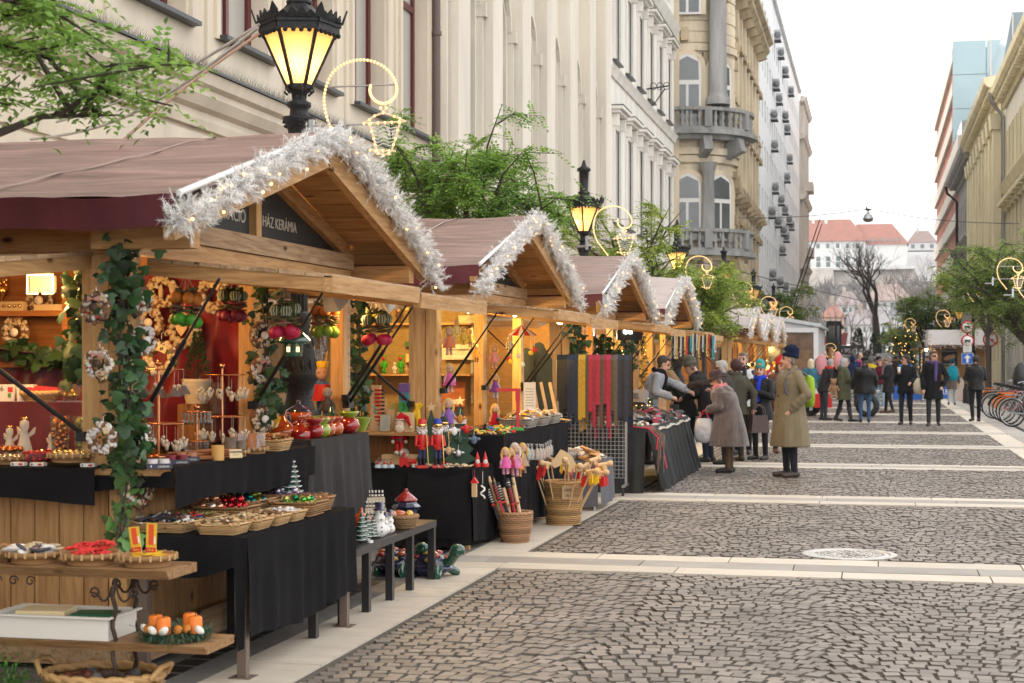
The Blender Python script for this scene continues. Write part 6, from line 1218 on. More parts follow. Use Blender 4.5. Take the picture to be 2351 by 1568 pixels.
def angel_fig(label,c,s,group=None):
 t=thing('angel_figure',label,'figurine',c,R(-15),group,s);w_=mat('cream ceramic',(.66,.58,.44),.5);MB().mat(w_).lathe([(.04,0),(.035,.05),(.02,.11),(.014,.13),(.022,.15),(.02,.175),(0,.185)],n=12).build('gown',t);mb=MB().mat(w_)
 for s_ in(-1,1):mb.prism([(0,0),(s_*.05,.03),(s_*.055,.06),(s_*.02,.03)][::s_],.008,frame((0,.015,.09),(1,0,0),(0,0,1)))
 mb.build('wings',t);MB().mat(m_gold).tube([(.018*math.cos(q),.018*math.sin(q),.19)for q in[i*.7 for i in range(9)]],.003,5,closed=True).build('halo',t)
angel_fig('small cream angel with gold star crown behind the orange baubles',S(22,8.3,cz),1.0);angel_fig('tall cream angel figure behind the red baubles',S(56,8.32,cz),1.25);angel_fig('cream angel figure hidden behind the amber vase',S(118,8.42,cz),.8)
def teabox(label,c,rz,d=(.075,.05,.018)):
 t=thing('tea_box',label,'box',c,rz,'small boxes of six tea lights');MB().mat(m_paper).box((0,0,d[2]/2),d).build('carton',t);mb=MB().mat(m_ink);mb.box((-d[0]*.36,-d[1]/2-.001,d[2]/2),(.006,.002,d[2]*.6));mb.mat(m_red).box((d[0]*.25,-d[1]/2-.001,d[2]/2),(.022,.002,d[2]*.6));mb.build('print',t)
 text('6',d[2]*.9,m_ink,t,frame((-d[0]*.3,-d[1]/2-.001,d[2]/2),(1,0,0),(0,0,1)),'number',.0005)
for i,p in enumerate((44,88,204)):teabox(('white box marked 6 at the left end of the counter edge','white box marked 6 under the red baubles','white box marked 6 right of the gold tray')[i],S(p,7.87,cz),R(6))
for p,lab in((18,'cream carton marked 6, half out of frame on the red step'),(62,'cream carton with berry print marked 6 on the red step')):
 t=thing('candle_carton',lab,'box',S(p,8.85,1.42),R(14));MB().mat(m_paper).box((0,0,.05),(.1,.07,.1)).build('carton',t);mb=MB().mat(m_red).box((.025,-.037,.07),(.03,.002,.03));mb.mat(mat('leaf print',(.1,.3,.05),.6)).box((.02,-.037,.035),(.02,.002,.025));mb.build('print',t);text('6',.045,m_ink,t,frame((-.025,-.037,.075),(1,0,0),(0,0,1)),'number',.0005)
roundbasket('cane_basket','openwork cane basket of red packets on the velvet step',S(93,8.8,1.42),.085,.115,.05,m_wicker,5,sq=(1,.7));mb=MB().mat(mat('crimson packet',(.38,.012,.03),.4))
for i in range(9):q=S(82+i*4.5,8.82,1.475);mb.box(q,(.06,.006,.08),.2,-.5-.05*i)
one(mb,'red_packets','fanned crimson packets in the cane basket','packets',kind='stuff')
c=S(160,8.85,1.42);one(MB().mat(glass).lathe([(.03,0),(.062,.03),(.075,.07),(.055,.125),(.05,.125),(.07,.07),(.058,.034),(0,.01)],n=18),'glass_bowl','round glass goblet with gold baubles on the velvet step','bowl',loc=c);pile('gold bauble at the bottom of the glass goblet',c+V((0,0,.02)),.05,.05,.016,shiny('yellow gold',(0,0,0)),10,'gold baubles in the goblet',9)
t=thing('gold_goblet','gold goblet of gilded balls on the upper cabinet shelf','goblet',S(4,9.5,1.985));MB().mat(m_gold).lathe([(.03,0),(.01,.02),(.012,.08),(.045,.12),(.05,.16),(0,.15)],n=12).build('cup',t);mb=MB().mat(m_gold)
for i in range(10):mb.ball((.03*math.cos(i*2.4),.03*math.sin(i*2.4),.17+.004*i),.015,7,5)
mb.build('gilded_balls',t)
for p,z,lab,w in((26,1.985,'box of clear ornaments on the upper shelf',.2),(105,1.655,'box of five glass ornaments on the lower shelf',.22),(118,1.985,'long flat gold box on the upper shelf',.22)):
 t=thing('ornament_box',lab,'box',S(p,9.47,z));MB().mat(m_card).box((0,0,.02 if 'flat' in lab else .03),(w,.05,.04 if 'flat' in lab else .06)).build('carton',t)
 if 'flat' not in lab:
  for k in range(5):mb=MB().mat(shiny('pale gold',(0,0,0)));mb.ball((-w*.38+k*w*.19,-.028,.032),.014,7,5);mb.build('ornament',t)
m_cop=mat('copper',(.72,.32,.15),.25,1);m_thr=mat('silver thread',(.6,.55,.45),.4,.6)
def hang_angel(c,rz=0,label='',group='',proto=[None],dark=False):
 k=1 if dark else 0
 while len(proto)<2:proto.append(None)
 if proto[k]is None:
  t=thing('hanging_angel',label,'ornament',c,rz,group);w_=mat('ivory ornament',(.66,.6,.48),.5);d_=mat('grey felt skirt',(.16,.13,.12),.9)if dark else w_;mb=MB().mat(d_)
  if dark:mb.lathe([(.042,-.03),(.04,-.026),(.012,.02)],n=10)
  else:
   for s_ in(-1,1):mb.ball((.012*s_,0,-.008),(.012,.008,.022),7,5,Matrix.Rotation(.35*s_,3,'Y'))
  mb.build('gown',t);mb=MB().mat(w_);mb.ball((0,0,.028),.011,7,5)
  for s_ in(-1,1):mb.ball((.016*s_,.008,.01),(.009,.005,.019),6,4,Matrix.Rotation(.5*s_,3,'Y'))
  mb.build('head_and_wings',t);MB().mat(m_thr).cyl((0,0,.03),(0,0,.115),.0012,n=4).build('thread',t);proto[k]=t;return t
 return dup(proto[k],c,rz,label,group)
def stand(label,base,tiers,h):
 t=thing('ornament_stand',label,'display stand',base);mb=MB().mat(m_cop);mb.lathe([(.07,0),(.07,.01),(.01,.016)],n=14);mb.cyl((0,0,0),(0,0,h),.009,n=8);mb.ball((0,0,h+.015),.02,8,6);mb.build('pole',t)
 for z,w in tiers:
  mb=MB().mat(m_cop);mb.tube([(w*math.cos(q*PI/8),w*.8*math.sin(q*PI/8),z)for q in range(16)],.004,5,closed=True);mb.bar((-w,0,z),(w,0,z),.006);mb.bar((0,-w*.8,z),(0,w*.8,z),.006);mb.build('hanging_ring',t)
 return t
c1=V((pX(364,8.75),8.75,cz));c2=V((pX(510,9.5),9.5,cz));c3=V((pX(452,9.15),9.15,cz))
zz=lambda y,c:atY(400,y,c.y).z-c.z
stand('copper ornament stand with ivory angels behind the ivy',c1,((zz(848,c1),.15),(zz(972,c1),.15)),zz(840,c1));stand('copper ornament stand with ivory angels before the red drape',c2,((zz(860,c2),.145),(zz(955,c2),.15)),zz(845,c2));stand('small copper stand of pewter key charms between the angel stands',c3,((zz(945,c3),.085),(zz(1012,c3),.07)),zz(940,c3))
for ci,(c,y,w,n,lab,dk)in enumerate([(c1,848,.15,8,'grey-skirted ivory angel ornament on the upper ring of the left stand',True),(c1,972,.15,12,'ivory angel ornament on the lower ring of the left stand',False),(c2,860,.145,13,'ivory angel ornament on the upper ring of the right stand',False),(c2,955,.15,14,'ivory angel ornament on the lower ring of the right stand',False)]):
 for i in range(n):a=2*PI*(i+.3)/n;hang_angel(c+V((w*math.cos(a),w*.8*math.sin(a),zz(y,c)-.115-.012*(i%3))),a,lab,lab.replace('ornament on','ornaments on'),dark=dk)
pew=mat('pewter',(.3,.29,.28),.35,.9);pk0=None
for ci,(y,w,n,lab)in enumerate([(945,.085,20,'pewter key charm on the upper ring of the small stand'),(1012,.07,14,'pewter key charm on the lower ring of the small stand')]):
 for i in range(n):
  a=2*PI*i/n;p=c3+V((w*math.cos(a),w*.8*math.sin(a),zz(y,c3)))
  if pk0 is None:mb=MB().mat(pew);mb.cyl((0,0,0),(0,0,-.05),.003,n=5);mb.ball((0,0,-.062),(.012,.005,.014),7,5);mb.ball((0,0,-.02),.006,6,4);pk0=mb.build('key_charm',loc=p);o=pk0
  else:o=pk0.copy();COL.objects.link(o);o.location=p
  o.rotation_euler=(0,0,a);tag(o,lab,'key charm',lab.replace('charm','charms'))
t=conif('little potted conifer behind the ornament stands',(pX(452,9.75),9.75,1.545),.3,.09,7,None,700,'potted_conifer');MB().mat(mat('pale embossed pot',(.6,.52,.38),.6)).lathe([(.07,-.16),(.1,-.02),(.105,0),(.09,-.002),(0,-.01)],n=16).build('pot',t)
one(MB().mat(glass).lathe([(.05,0),(.05,.2),(.047,.2),(.045,.01),(0,.008)],n=16),'glass_cylinder','clear glass cylinder in front of the red drape','vase',loc=V((pX(500,9.75),9.75,cz+.22)))
for i,(p,col,lab)in enumerate([(363,(.62,.58,.55),'pack of four white candles marked CANDLES'),(405,(.2,.015,.03),'pack of four dark red candles marked CANDLES'),(428,(.45,.2,.13),'pack of pink candles marked CANDLES at the right')]):
 c=atX(p,1043,-3.66-.05*i);c.z=cz;t=thing('candle_pack',lab,'candles',c,R(35));mw=mat('candle %d'%i,col,.35)
 for k in range(4):MB().mat(mw).cyl((-.03+.03*(k%2)*2-.0,-.015+.03*(k//2),0),(-.03+.06*(k%2),-.015+.03*(k//2),.05),.027,n=12).build('candle',t)
 mb=MB().mat(mat('navy label',(.03,.035,.06),.5));mb.bx((-.065,-.05,0),(.065,-.045,.028));lb=mb.build('label_sleeve',t);text('CANDLES',.014,m_paper,lb,frame((.02,-.0505,.012),(1,0,0),(0,0,1)),'lettering',.0005);text('4',.02,m_paper,lb,frame((-.045,-.0505,.014),(1,0,0),(0,0,1)),'number',.0005)
cin=mat('cinnamon',(.3,.11,.035),.7,island=.35);c=atX(465,1034,-3.72);c.z=cz;mb=MB().mat(cin)
for i in range(34):y=c.y+uni(-.2,.25);x=c.x+uni(-.05,.06);z=cz+.008+.013*(i//10);a=uni(.6,1.2);mb.tube([(x-.12*math.cos(a),y-.12*math.sin(a),z),(x+.12*math.cos(a),y+.12*math.sin(a),z+uni(0,.01))],.007,5)
one(mb,'cinnamon_sticks','loose heap of long cinnamon sticks on the street-side counter','cinnamon sticks',kind='stuff')
c=atX(500,1035,-3.62);c.z=cz;t=thing('candle','stout beeswax candle beside the cinnamon sticks','candle',c);MB().mat(mat('beeswax',(.6,.34,.1),.5)).cyl((0,0,0),(0,0,.085),.036,n=14).build('wax',t);MB().mat(m_ink).cyl((0,0,.085),(0,0,.1),.002,n=4).build('wick',t)
for p,lab in((533,'round wooden tray with bark pieces and a card reading CINNAMON BOX'),(578,'round wooden tray of cellophane cinnamon packets')):c=atX(p,1030,-3.68);c.z=cz;rtray(lab,c,.1,.04)
c=atX(530,1022,-3.57);o=ptag('cream card reading CINNAMON BOX on the wooden tray',V((c.x+.03,c.y,cz+.01)),.075,.05,R(42),tx=('CINNAMON','BOX'))
c=atX(530,1018,-3.7);mb=MB().mat(_nut[2])
for k,(dx,dy,r,h)in enumerate(((0,0,.035,.07),(.05,.03,.03,.05),(-.04,.06,.03,.04))):one(MB().mat(mat('bark piece',(.2,.15,.11),.85,var=.4,ns=30)).cyl((0,0,0),(0,0,h),r,n=10),'bark_piece',('tall bark roll on the wooden tray','short bark roll on the wooden tray','flat bark roll at the back of the wooden tray')[k],'bark',loc=V((c.x+dx,c.y+dy,cz+.04)))
celo=mat('cellophane',(.75,.72,.68),.12,trans=.5,alpha=.5,spec=.8)
c=atX(580,1018,-3.7);mb=MB().mat(celo)
for k in range(7):mb.mat(celo if k%2 else cin);mb.box((c.x+uni(-.06,.06),c.y+uni(-.06,.08),cz+.075),(.05,.012,.09),uni(.2,1),uni(-.5,-.1))
one(mb,'spice_packets','cellophane spice packets leaning in the wooden tray','packets',kind='stuff')
c=atX(622,1020,-3.68);c.z=cz;tray('wicker_basket','rectangular wicker basket of tied cinnamon bundles at the counter end',c,.2,.26,.07,R(5),m_wicker,1.1,6)
for i in range(8):
 q=V((c.x+uni(-.06,.06),c.y+uni(-.09,.09),cz+.075+.02*(i//4)));mb=MB().mat(cin)
 for k in range(5):mb.tube([q+V((-.05,.01*k-.02,.004*(k%2))),q+V((.05,.01*k-.015,.004*(k%2)))],.008,5)
 mb.mat(mat('raffia',(.6,.45,.22),.8)).box(q,(.015,.06,.026));one(mb,'cinnamon_bundle','cinnamon bundle tied with raffia in the wicker basket','cinnamon bundle','tied cinnamon bundles')
t=thing('trestle_table','long table under black cloth in front of the nearest hut','table',(-3.45,8.5,0));mb=MB().mat(W_y);mb.bx((-3.86,7.92,.7),(-3.22,9.66,.735));mb.build('tabletop',t,world=True)
for x,y in((-3.24,7.96),(-3.24,9.62),(-3.8,7.96),(-3.8,9.62)):mb=MB().mat(mat('brown steel',(.2,.15,.12),.5,.4));mb.bx((x-.025,y-.025,.006),(x+.025,y+.025,.7));mb.bx((x-.06,y-.06,0),(x+.06,y+.06,.006));mb.build('leg',t,world=True)
cloth_over('black cloth hanging in soft folds over the long basket table',-3.87,-3.2,7.9,9.68,.742,.2,sides='front',fold=.013,seed=3,flare=.006)
mb=MB().mat(m_black);mb.grid(lambda a,b:V((-3.87+.68*b,7.895-.03*a-.03*math.sin(b*9)*a,.742-(.12+.1*math.sin(b*PI)+(.45 if b>.93 else 0))*a)),8,40);one(mb,'table_cloth','short near end of the black table cloth with a sagging edge','cloth')
t=thing('clamp','red plastic clamp on the near table leg','clamp',(-3.3,7.84,.2));MB().mat(m_red).box((-.06,0,0),(.15,.03,.035)).build('jaw',t);MB().mat(m_dark).box((.0,-.02,0),(.006,.012,.05)).build('pin',t)
tz=.745;brn,tan_,wht,drk=_nut[2],mat('wood slice',(.55,.36,.17),.7,island=.25),mat('white shells',(.75,.72,.68),.5,island=.1),mat('feather',(.035,.033,.04),.5,island=.6)
LBAS=[('wide wicker basket of dark feathers at the near back corner',-3.750,8.101,0.336,0.234,m_wicker,'f'),('light wicker basket of wood shavings at the near front corner',-3.390,8.054,0.227,0.218,m_wicker,'s'),('light wicker basket of bark chips, second from the near front',-3.360,8.302,0.227,0.234,m_wicker,'s'),('light wicker basket of seed pods, third in the front row',-3.340,8.550,0.218,0.218,m_wicker,'p'),('light wicker basket of white shells, fourth in the front row',-3.330,8.782,0.218,0.203,m_wicker,'w'),('brown wicker tray of golden poinsettias in the back row',-3.710,8.380,0.302,0.265,m_wicker,'g'),('brown wicker tray of red and pearl baubles',-3.640,8.705,0.302,0.281,m_wickerd,'r'),('brown wicker tray of green glass balls near the street edge',-3.350,9.092,0.269,0.281,m_wickerd,'G'),('brown wicker tray of teal baubles at the back',-3.710,9.131,0.286,0.390,m_wickerd,'t'),('brown wicker tray of gold chips behind the green balls',-3.390,9.371,0.269,0.203,m_wickerd,'c'),('brown wicker tray of purple baubles at the far end',-3.590,9.527,0.462,0.156,m_wickerd,'v')]
for i,(lab,x,y,sx,sy,m,k)in enumerate(LBAS):
 h=.055 if m==m_wicker else .085;tray('wicker_tray',lab,(x,y,tz),sx,sy,h,0,m,1.08,6,'wicker trays on the long black table');c=(x,y,tz+h*.65);sx2,sy2=sx*.85,sy*.85
 if k=='f':scatter('dark feathers and pods filling the wide wicker basket','feathers','feathers',c,sx2,sy2,.035,130,mk_stick([drk,drk,brn,wht],.08,.007),0,i)
 elif k in 'sp':scatter(lab.replace('light wicker basket of ','')+', loose contents','dried_pods','dried pods',c,sx2,sy2,.03,120,mk_slice([tan_,tan_,_nut[0],brn],.02),0,i)
 elif k=='w':scatter('white shells filling the fourth front basket','white_shells','shells',c,sx2,sy2,.025,110,mk_slice([wht],.016),0,i)
 elif k=='g':
  gm=mat('olive gold petals',(.3,.26,.09),.35,.5)
  for n_ in range(7):
   mb=MB().mat(gm)
   for a in range(9):mb.ball((.025*math.cos(a*.7),.025*math.sin(a*.7),.012),(.03,.012,.004),7,4,Matrix.Rotation(a*.7,3,'Z')@Matrix.Rotation(-.6,3,'Y'))
   one(mb,'gold_poinsettia','olive gold poinsettia ornament in the brown wicker tray','ornament','gold poinsettias',loc=V(c)+V((-.09+.09*(n_%3),-.08+.08*(n_//3),.02)))
  scatter('red ribbon ornaments strewn among the poinsettias','ribbon_ornaments','ornaments',(x,y-.12,c[2]+.02),.24,.06,.02,18,mk_stick([m_red,mat('blue ribbon',(.02,.04,.3),.5)],.05,.006),0,i)
 elif k=='r':pile('red bauble in the brown wicker tray',(x-.01,y+.04,c[2]),.12,.09,.024,shiny('deep red',(.4,.012,.02)),22,'red baubles on the table',20);pile('pearl or copper bauble in the brown wicker tray',(x-.07,y-.08,c[2]+.01),.07,.05,.026,[shiny('pearl',(.7,.6,.5),.25),shiny('copper rose',(.6,.3,.18))],9,'pearl and copper baubles',21)
 elif k=='G':pile('green glass ball in the brown wicker tray',c,.115,.12,.018,[shiny('leaf green',(.1,.4,.06)),shiny('pale lime',(.45,.5,.15)),shiny('emerald',(0,0,0))],46,'green glass balls',22,dome=.3)
 elif k=='t':pile('teal bauble in the brown wicker tray',c,.12,.17,.021,[shiny('teal',(.01,.2,.22)),shiny('petrol',(.01,.06,.1)),shiny('moss gold',(.3,.3,.04))],48,'teal baubles',23,dome=.4)
 elif k=='c':scatter('gold chips filling the small far tray','gold_chips','ornaments',c,sx2,sy2,.02,70,mk_ball([shiny('pale gold',(0,0,0)),m_red,tan_],.012),0,i)
 elif k=='v':pile('purple bauble in the far wicker tray',c,.2,.065,.021,[shiny('purple',(.08,.03,.3)),shiny('lilac',(.5,.45,.6))],28,'purple baubles',24,dome=.4)
W_live=woodmat('live edge plank',(.33,.19,.085),(.17,.09,.04),0,island=.1);t=thing('plank_shelf','rustic two-tier plank shelf on twisted iron legs at the lower left','table',(-4.3,7.1,0))
for z,x1,nm,th in((.69,pX(402,7.05),'top_plank',.045),(.345,pX(490,7.05),'lower_plank',.04)):
 mb=MB().mat(W_live);n=40;vs=[]
 x0=-5.6
 for i in range(n+1):x=x0+(x1-x0)*i/n;w=.015*MN.noise(V((x*6,0,z*9)));vs+=[(x,6.95+w,z),(x,6.98+w*.4,z-th),(x,7.3,z-th),(x,7.3,z)]
 mb.add(vs,[(4*i,4*i+4,4*i+5,4*i+1)for i in range(n)]+[(4*i+3,4*i+7,4*i+4,4*i)for i in range(n)]+[(4*i+1,4*i+5,4*i+6,4*i+2)for i in range(n)]+[(4*i+2,4*i+6,4*i+7,4*i+3)for i in range(n)]+[(0,1,2,3),tuple(4*n+q for q in(3,2,1,0))]);mb.build(nm,t,world=True)
for x,y in((pX(262,6.99),6.99),(pX(310,7.27),7.27),(-5.0,6.99)):
 mb=MB().mat(m_rust);mb.tube([(x+.008*math.cos(i*1.3),y+.008*math.sin(i*1.3),.645-.645*i/22)for i in range(23)],.011,6)
 for s_ in(-1,1):mb.tube([(x+s_*(.01+.07*(1-math.cos(q*.3))*.6),y,.635-.1*math.sin(q*.3)+.0)for q in range(1,9)]+[(x+s_*(.1+.022*math.cos(q*.8)),y,.575+.022*math.sin(q*.8))for q in range(8)],.006,5)
 mb.build('iron_leg',t,world=True)
mb=MB().mat(m_rust)
for k in range(12):c=V((-4.9+k*.088,7.0,.615));mb.tube([c+V((.026*math.cos(q*.7)*(1-q/16),0,.026*math.sin(q*.7)*(1-q/16)))for q in range(12)],.004,4)
mb.build('scroll_frieze',t,world=True)
for i,(p,lab,kind_)in enumerate([(80,'round rattan tray of pale shells with a price card','s'),(208,'round rattan tray of red starfish','r'),(340,'round rattan tray of yellow incense packets','y')]):
 c=S(p,7.12,.692);rtray(lab,c,.135,.055)
 if kind_=='s':scatter('pale shell pieces in the left rattan tray','shell_pieces','shells',(c.x,c.y,c.z+.04),.2,.18,.03,26,mk_slice([wht,_nut[0],mat('slate shell',(.06,.06,.08),.5)],.042),0,5);ptag('small card reading 490 in the shell tray',V((c.x+.0,c.y+.02,c.z+.06)),.05,.035,0,tx=('490',))
 elif kind_=='r':
  rm=mat('red starfish',(.6,.035,.03),.8);mb0=None
  for k in range(14):
   if mb0 is None:
    mb=MB().mat(rm)
    for a in range(5):mb.tube([(0,0,0),(.022*math.cos(a*1.257),.022*math.sin(a*1.257),.004),(.045*math.cos(a*1.257),.045*math.sin(a*1.257),0)],[.012,.008,.003],6)
    mb0=mb.build('starfish',loc=c);o=mb0
   else:o=mb0.copy();COL.objects.link(o)
   o.location=c+V((uni(-.075,.075),uni(-.07,.07),.05+.0035*k));o.rotation_euler=(uni(-.5,.5),uni(-.5,.5),uni(0,6));tag(o,'dyed red starfish heaped in the rattan tray','starfish','red starfish')
 else:
  scatter('yellow incense packets lying flat in the right tray','incense_packets','packets',(c.x,c.y,c.z+.038),.17,.16,.015,16,lambda mb,p_,rg:(mb.mat(rg.choice((mat('yellow print',(.7,.45,.03),.4),mat('orange print',(.7,.2,.03),.4)))),mb.box(p_,(.12,.03,.003),rg.uniform(0,3),rg.uniform(-.1,.1))),0,6)
  for k,(dx,a)in enumerate(((-.065,-.14),(.005,.03))):
   tt=thing('incense_packet',('left of two upright yellow incense packets','right of two upright yellow incense packets, taller')[k],'packet',c+V((dx,.02,.04)));F_=Matrix.Rotation(a,4,'Y');mb=MB().mat(mat('yellow print',(0,0,0)));mb.M=F_;mb.bx((-.026,-.003,0),(.026,.003,.14+.018*k));mb.mat(mat('orange red strip',(.7,.08,.02),.4));mb.bx((-.013,-.005,.055),(.013,-.0031,.135+.018*k));mb.mat(m_red);mb.bx((-.026,-.0055,.02),(.026,-.0031,.042));mb.mat(m_paper);mb.bx((.015,-.005,.06),(.023,-.0031,.095));mb.build('packet_body',tt)
   text('16cm',.016,mat('yellow lettering',(.8,.6,.1),.5),tt,F_@frame((0,-.006,.031),(1,0,0),(0,0,1)),'lettering',.0004)
roundbasket('wicker_basket','rough basket at the left frame edge on the plank top',S(-8,7.14,.692),.1,.13,.05,m_wickerd,5)
c=S(150,7.12,.348);t=thing('plastic_tray','long white plastic tray with cardboard and tools on the lower plank','tray',c);mb=MB().mat(mat('ivory plastic',(.66,.64,.58),.35));w,d,h=.6,.3,.105
for a,b in(((-w/2,-d/2,0),(w/2,-d/2+.008,h)),((-w/2,d/2-.008,0),(w/2,d/2,h)),((-w/2,-d/2+.009,0),(-w/2+.008,d/2-.009,h)),((w/2-.008,-d/2+.009,0),(w/2,d/2-.009,h)),((-w/2+.009,-d/2+.009,.001),(w/2-.009,d/2-.009,.01))):mb.bx(a,b)
mb.build('tub',t);mb=MB().mat(_M['ivory plastic'])
for a,b in(((-w/2-.02,-d/2-.02,h),(w/2+.02,-d/2+.0,h+.008)),((-w/2-.02,d/2,h),(w/2+.02,d/2+.02,h+.008)),((-w/2-.02,-d/2+.001,h),(-w/2,d/2-.001,h+.008)),((w/2,-d/2+.001,h),(w/2+.02,d/2-.001,h+.008))):mb.bx(a,b)
mb.build('rim',t)
for dx,sz,m,lab in((-.1,(.24,.18,.03),m_card,'open cardboard lid lying in the white plastic tray'),(.16,(.2,.15,.012),mat('dark green folder',(.01,.09,.04),.5),'dark green folder in the white plastic tray')):one(MB().mat(m).box((0,0,0),sz,.15),'lid' if dx<0 else 'folder',lab,'box',loc=c+V((dx,0,h+.0)))
c=S(402,7.1,.346);t=thing('advent_wreath','fir advent wreath with four orange candles on the lower plank','advent wreath',c);it=[];rg=random.Random(3)
for i in range(1300):a=rg.uniform(0,6.28);rr=.1+rg.gauss(0,.028);it.append((V((rr*math.cos(a)*1.1,rr*math.sin(a),.03+rg.gauss(0,.015))),V((math.cos(a)+rg.gauss(0,.7),math.sin(a)+rg.gauss(0,.7),rg.gauss(-.1,.6))),V((0,0,1)),.05,.006))
leafcloud(it,'fir_ring',t,mat('blue fir',(.05,.12,.07),.6,island=.5),world=False)
for x,y in((-.085,-.03),(-.02,-.085),(.05,.06),(.11,-.02)):k=MB().mat(mat('orange wax',(.75,.19,.02),.45,sub=.1));k.lathe([(.034,.04),(.034,.11),(.028,.118),(0,.117)],(x,y,0),14);k=k.build('candle',t);w_=MB().mat(m_ink).cyl((x,y,.115),(x+.004,y,.135),.0025,n=4).build('wick',t);w_.parent=k
mb=MB().mat(m_paper)
for x,y,s_ in((-.06,-.12,1),(.0,-.125,-1),(.15,-.06,1),(-.12,-.07,1)):mb.ball((x,y,.06),(.028,.012,.018),8,5,Matrix.Rotation(.6*s_,3,'Y'))
mb.build('ribbon_bows',t)['kind']='stuff';mb=MB().mat(og)
for x,y in((.06,-.1),(-.09,-.1),(.09,-.07)):mb.lathe([(.022,0),(.022,.006),(0,.007)],(0,0,0),10,M=Matrix.Translation((x,y,.065))@Matrix.Rotation(1.0,4,'X'))
mb.build('orange_slices',t)
c=V((-3.6,7.1,0));roundbasket('wicker_basket','big oval wicker basket of dark cones on the ground under the plank shelf',c,.2,.29,.17,mat('honey wicker',(.42,.25,.1),.5,island=.35),7,sq=(1,.72),handles=True,rim=.017,st=20)
scatter('dark glittered cones filling the oval basket','dark_cones','cones',(c.x,c.y,.11),.38,.26,.035,70,mk_ball([_nut[3],_nut[2],mat('frosted dark cone',(.12,.12,.11),.6),mat('rusty cone',(.16,.05,.03),.6)],.028),0,9)
it=[];rg=random.Random(8);c=S(12,7.0,.0)
for i in range(500):it.append((c+V((rg.gauss(0,.07),rg.gauss(0,.06),.06+abs(rg.gauss(0,.1)))),V((rg.gauss(0,1),rg.gauss(0,1),rg.gauss(.6,.5))),V((0,0,1)),.035,.009))
tag(leafcloud(it,'shrub',None,mat('bright conifer green',(.07,.2,.03),.6,island=.4)),'small bright green conifer shrub in the bottom left corner','shrub')
WALLP=woodmat('pale outer planks',(.62,.46,.28),(.5,.34,.19),2,island=.1)
mb=MB().mat(WALLP)
for i in range(16):mb.bx((-6.1+i*.0615,14.1,.1),(-6.1+i*.0615+.059,14.14,2.3))
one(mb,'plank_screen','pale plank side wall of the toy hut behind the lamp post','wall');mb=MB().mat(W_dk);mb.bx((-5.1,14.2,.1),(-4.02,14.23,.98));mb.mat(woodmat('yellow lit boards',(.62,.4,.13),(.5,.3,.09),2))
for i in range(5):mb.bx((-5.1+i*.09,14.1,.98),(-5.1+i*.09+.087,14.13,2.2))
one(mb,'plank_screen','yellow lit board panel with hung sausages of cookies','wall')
for i,(p,y)in enumerate(((703,780),(712,830),(722,795),(733,840),(741,775),(708,850))):
 q=atY(p,y,14.0);t=thing('hanging_pack','long cellophane pack of dried slices hung on the yellow panel','packet',q,.2*i,'cellophane packs on the yellow panel');mb=MB().mat(cin);mb.mat(mat('brown slices',(.25,.1,.05),.6,island=.3))
 for k in range(9):mb.box((.012*math.sin(k),0,.12-k*.03),(.04,.02,.024),k*.3)
 mb.build('slices',t);MB().mat(celo).box((0,-.012,.0),(.06,.008,.3)).build('wrapper',t)
t=thing('display_table','table under grey-black cloth carrying glazed ceramics','table',(-3.95,10.7,0));mb=MB().mat(W_y);mb.bx((-4.25,9.9,1.08),(-3.74,11.52,1.118));mb.build('tabletop',t,world=True)
for y in(10.2,11.4):
 for x in(-4.18,-3.8):mb=MB().mat(W_post);mb.bx((x-.03,y-.03,0),(x+.03,y+.03,1.08));mb.build('leg',t,world=True)
mch=mat('charcoal cloth',(.03,.028,.029),.92,var=.3,ns=4,bump=.2,bs=40)
cloth_over('charcoal cloth hanging from the ceramics table with a swept corner',-4.26,-3.71,10.3,11.56,1.126,.42,m=mch,sides='near front',fold=.022,seed=6,flare=.05);cloth_over('black cloth over the near half of the ceramics table',-4.26,-3.725,9.86,10.29,1.125,.4,m=m_black,sides='near front',fold=.015,seed=7)
gR,gO,gL,gG,gB,gY=glaze('red',(.32,.012,.012)),glaze('orange',(.5,.13,.02),(.33,.03,.01)),glaze('lime',(.3,.4,.03),(.2,.3,.02)),glaze('green',(.01,.09,.05),(.005,.05,.03)),glaze('cobalt',(.012,.02,.06)),glaze('yellow',(.6,.36,.03))
def pot(label,p,y,prof,m,X=-3.5,z=1.128,name='ceramic_pot',extra=None,n=18,s=1.0):
 c=atX(p,y,X-(.35 if z>1 else 0));c.z=z;t=thing(name,label,'ceramic',c,R(40),'glazed ceramics on the charcoal table',s);mb=MB().mat(m);mb.lathe(prof,n=n);mb.build('vessel',t)
 for nm,fn in(extra or{}).items():mb=MB();fn(mb);mb.build(nm,t)
 return t
lid=lambda m,z,r:{'lid':lambda mb:(mb.mat(m).lathe([(r*1.05,z),(r,z+.012),(r*.5,z+.04),(.012,z+.055),(.02,z+.07),(.012,z+.085),(0,z+.087)],n=16))}
bp_=[(.05,0),(.08,.02),(.1,.06),(.105,.07),(.095,.07),(.07,.02),(0,.015)];bulb=[(.03,0),(.06,.02),(.07,.05),(.055,.085),(.035,.1),(.03,.095),(0,.09)]
pot('square dark red butter dish with pitched lid, nearest the counter',690,1012,[(.1,0),(.11,.05),(.1,.055),(.09,.06),(.03,.1),(.02,.115),(.025,.13),(0,.135)],gR,n=4);pot('brown red domed pot with pointed knob',650,990,[(.06,0),(.1,.03),(.1,.06),(.06,.1),(.02,.14),(.008,.17),(0,.175)],gO,-3.62)
pot('tall yellow and red angular pitcher',628,985,[(.07,0),(.075,.14),(.06,.15),(.05,.14),(0,.13)],gY,-3.68,n=4,extra={'handle':lambda mb:mb.mat(gB).tube([(.06,0,.13),(.11,0,.16),(.12,0,.1),(.08,0,.04)],.014,8)})
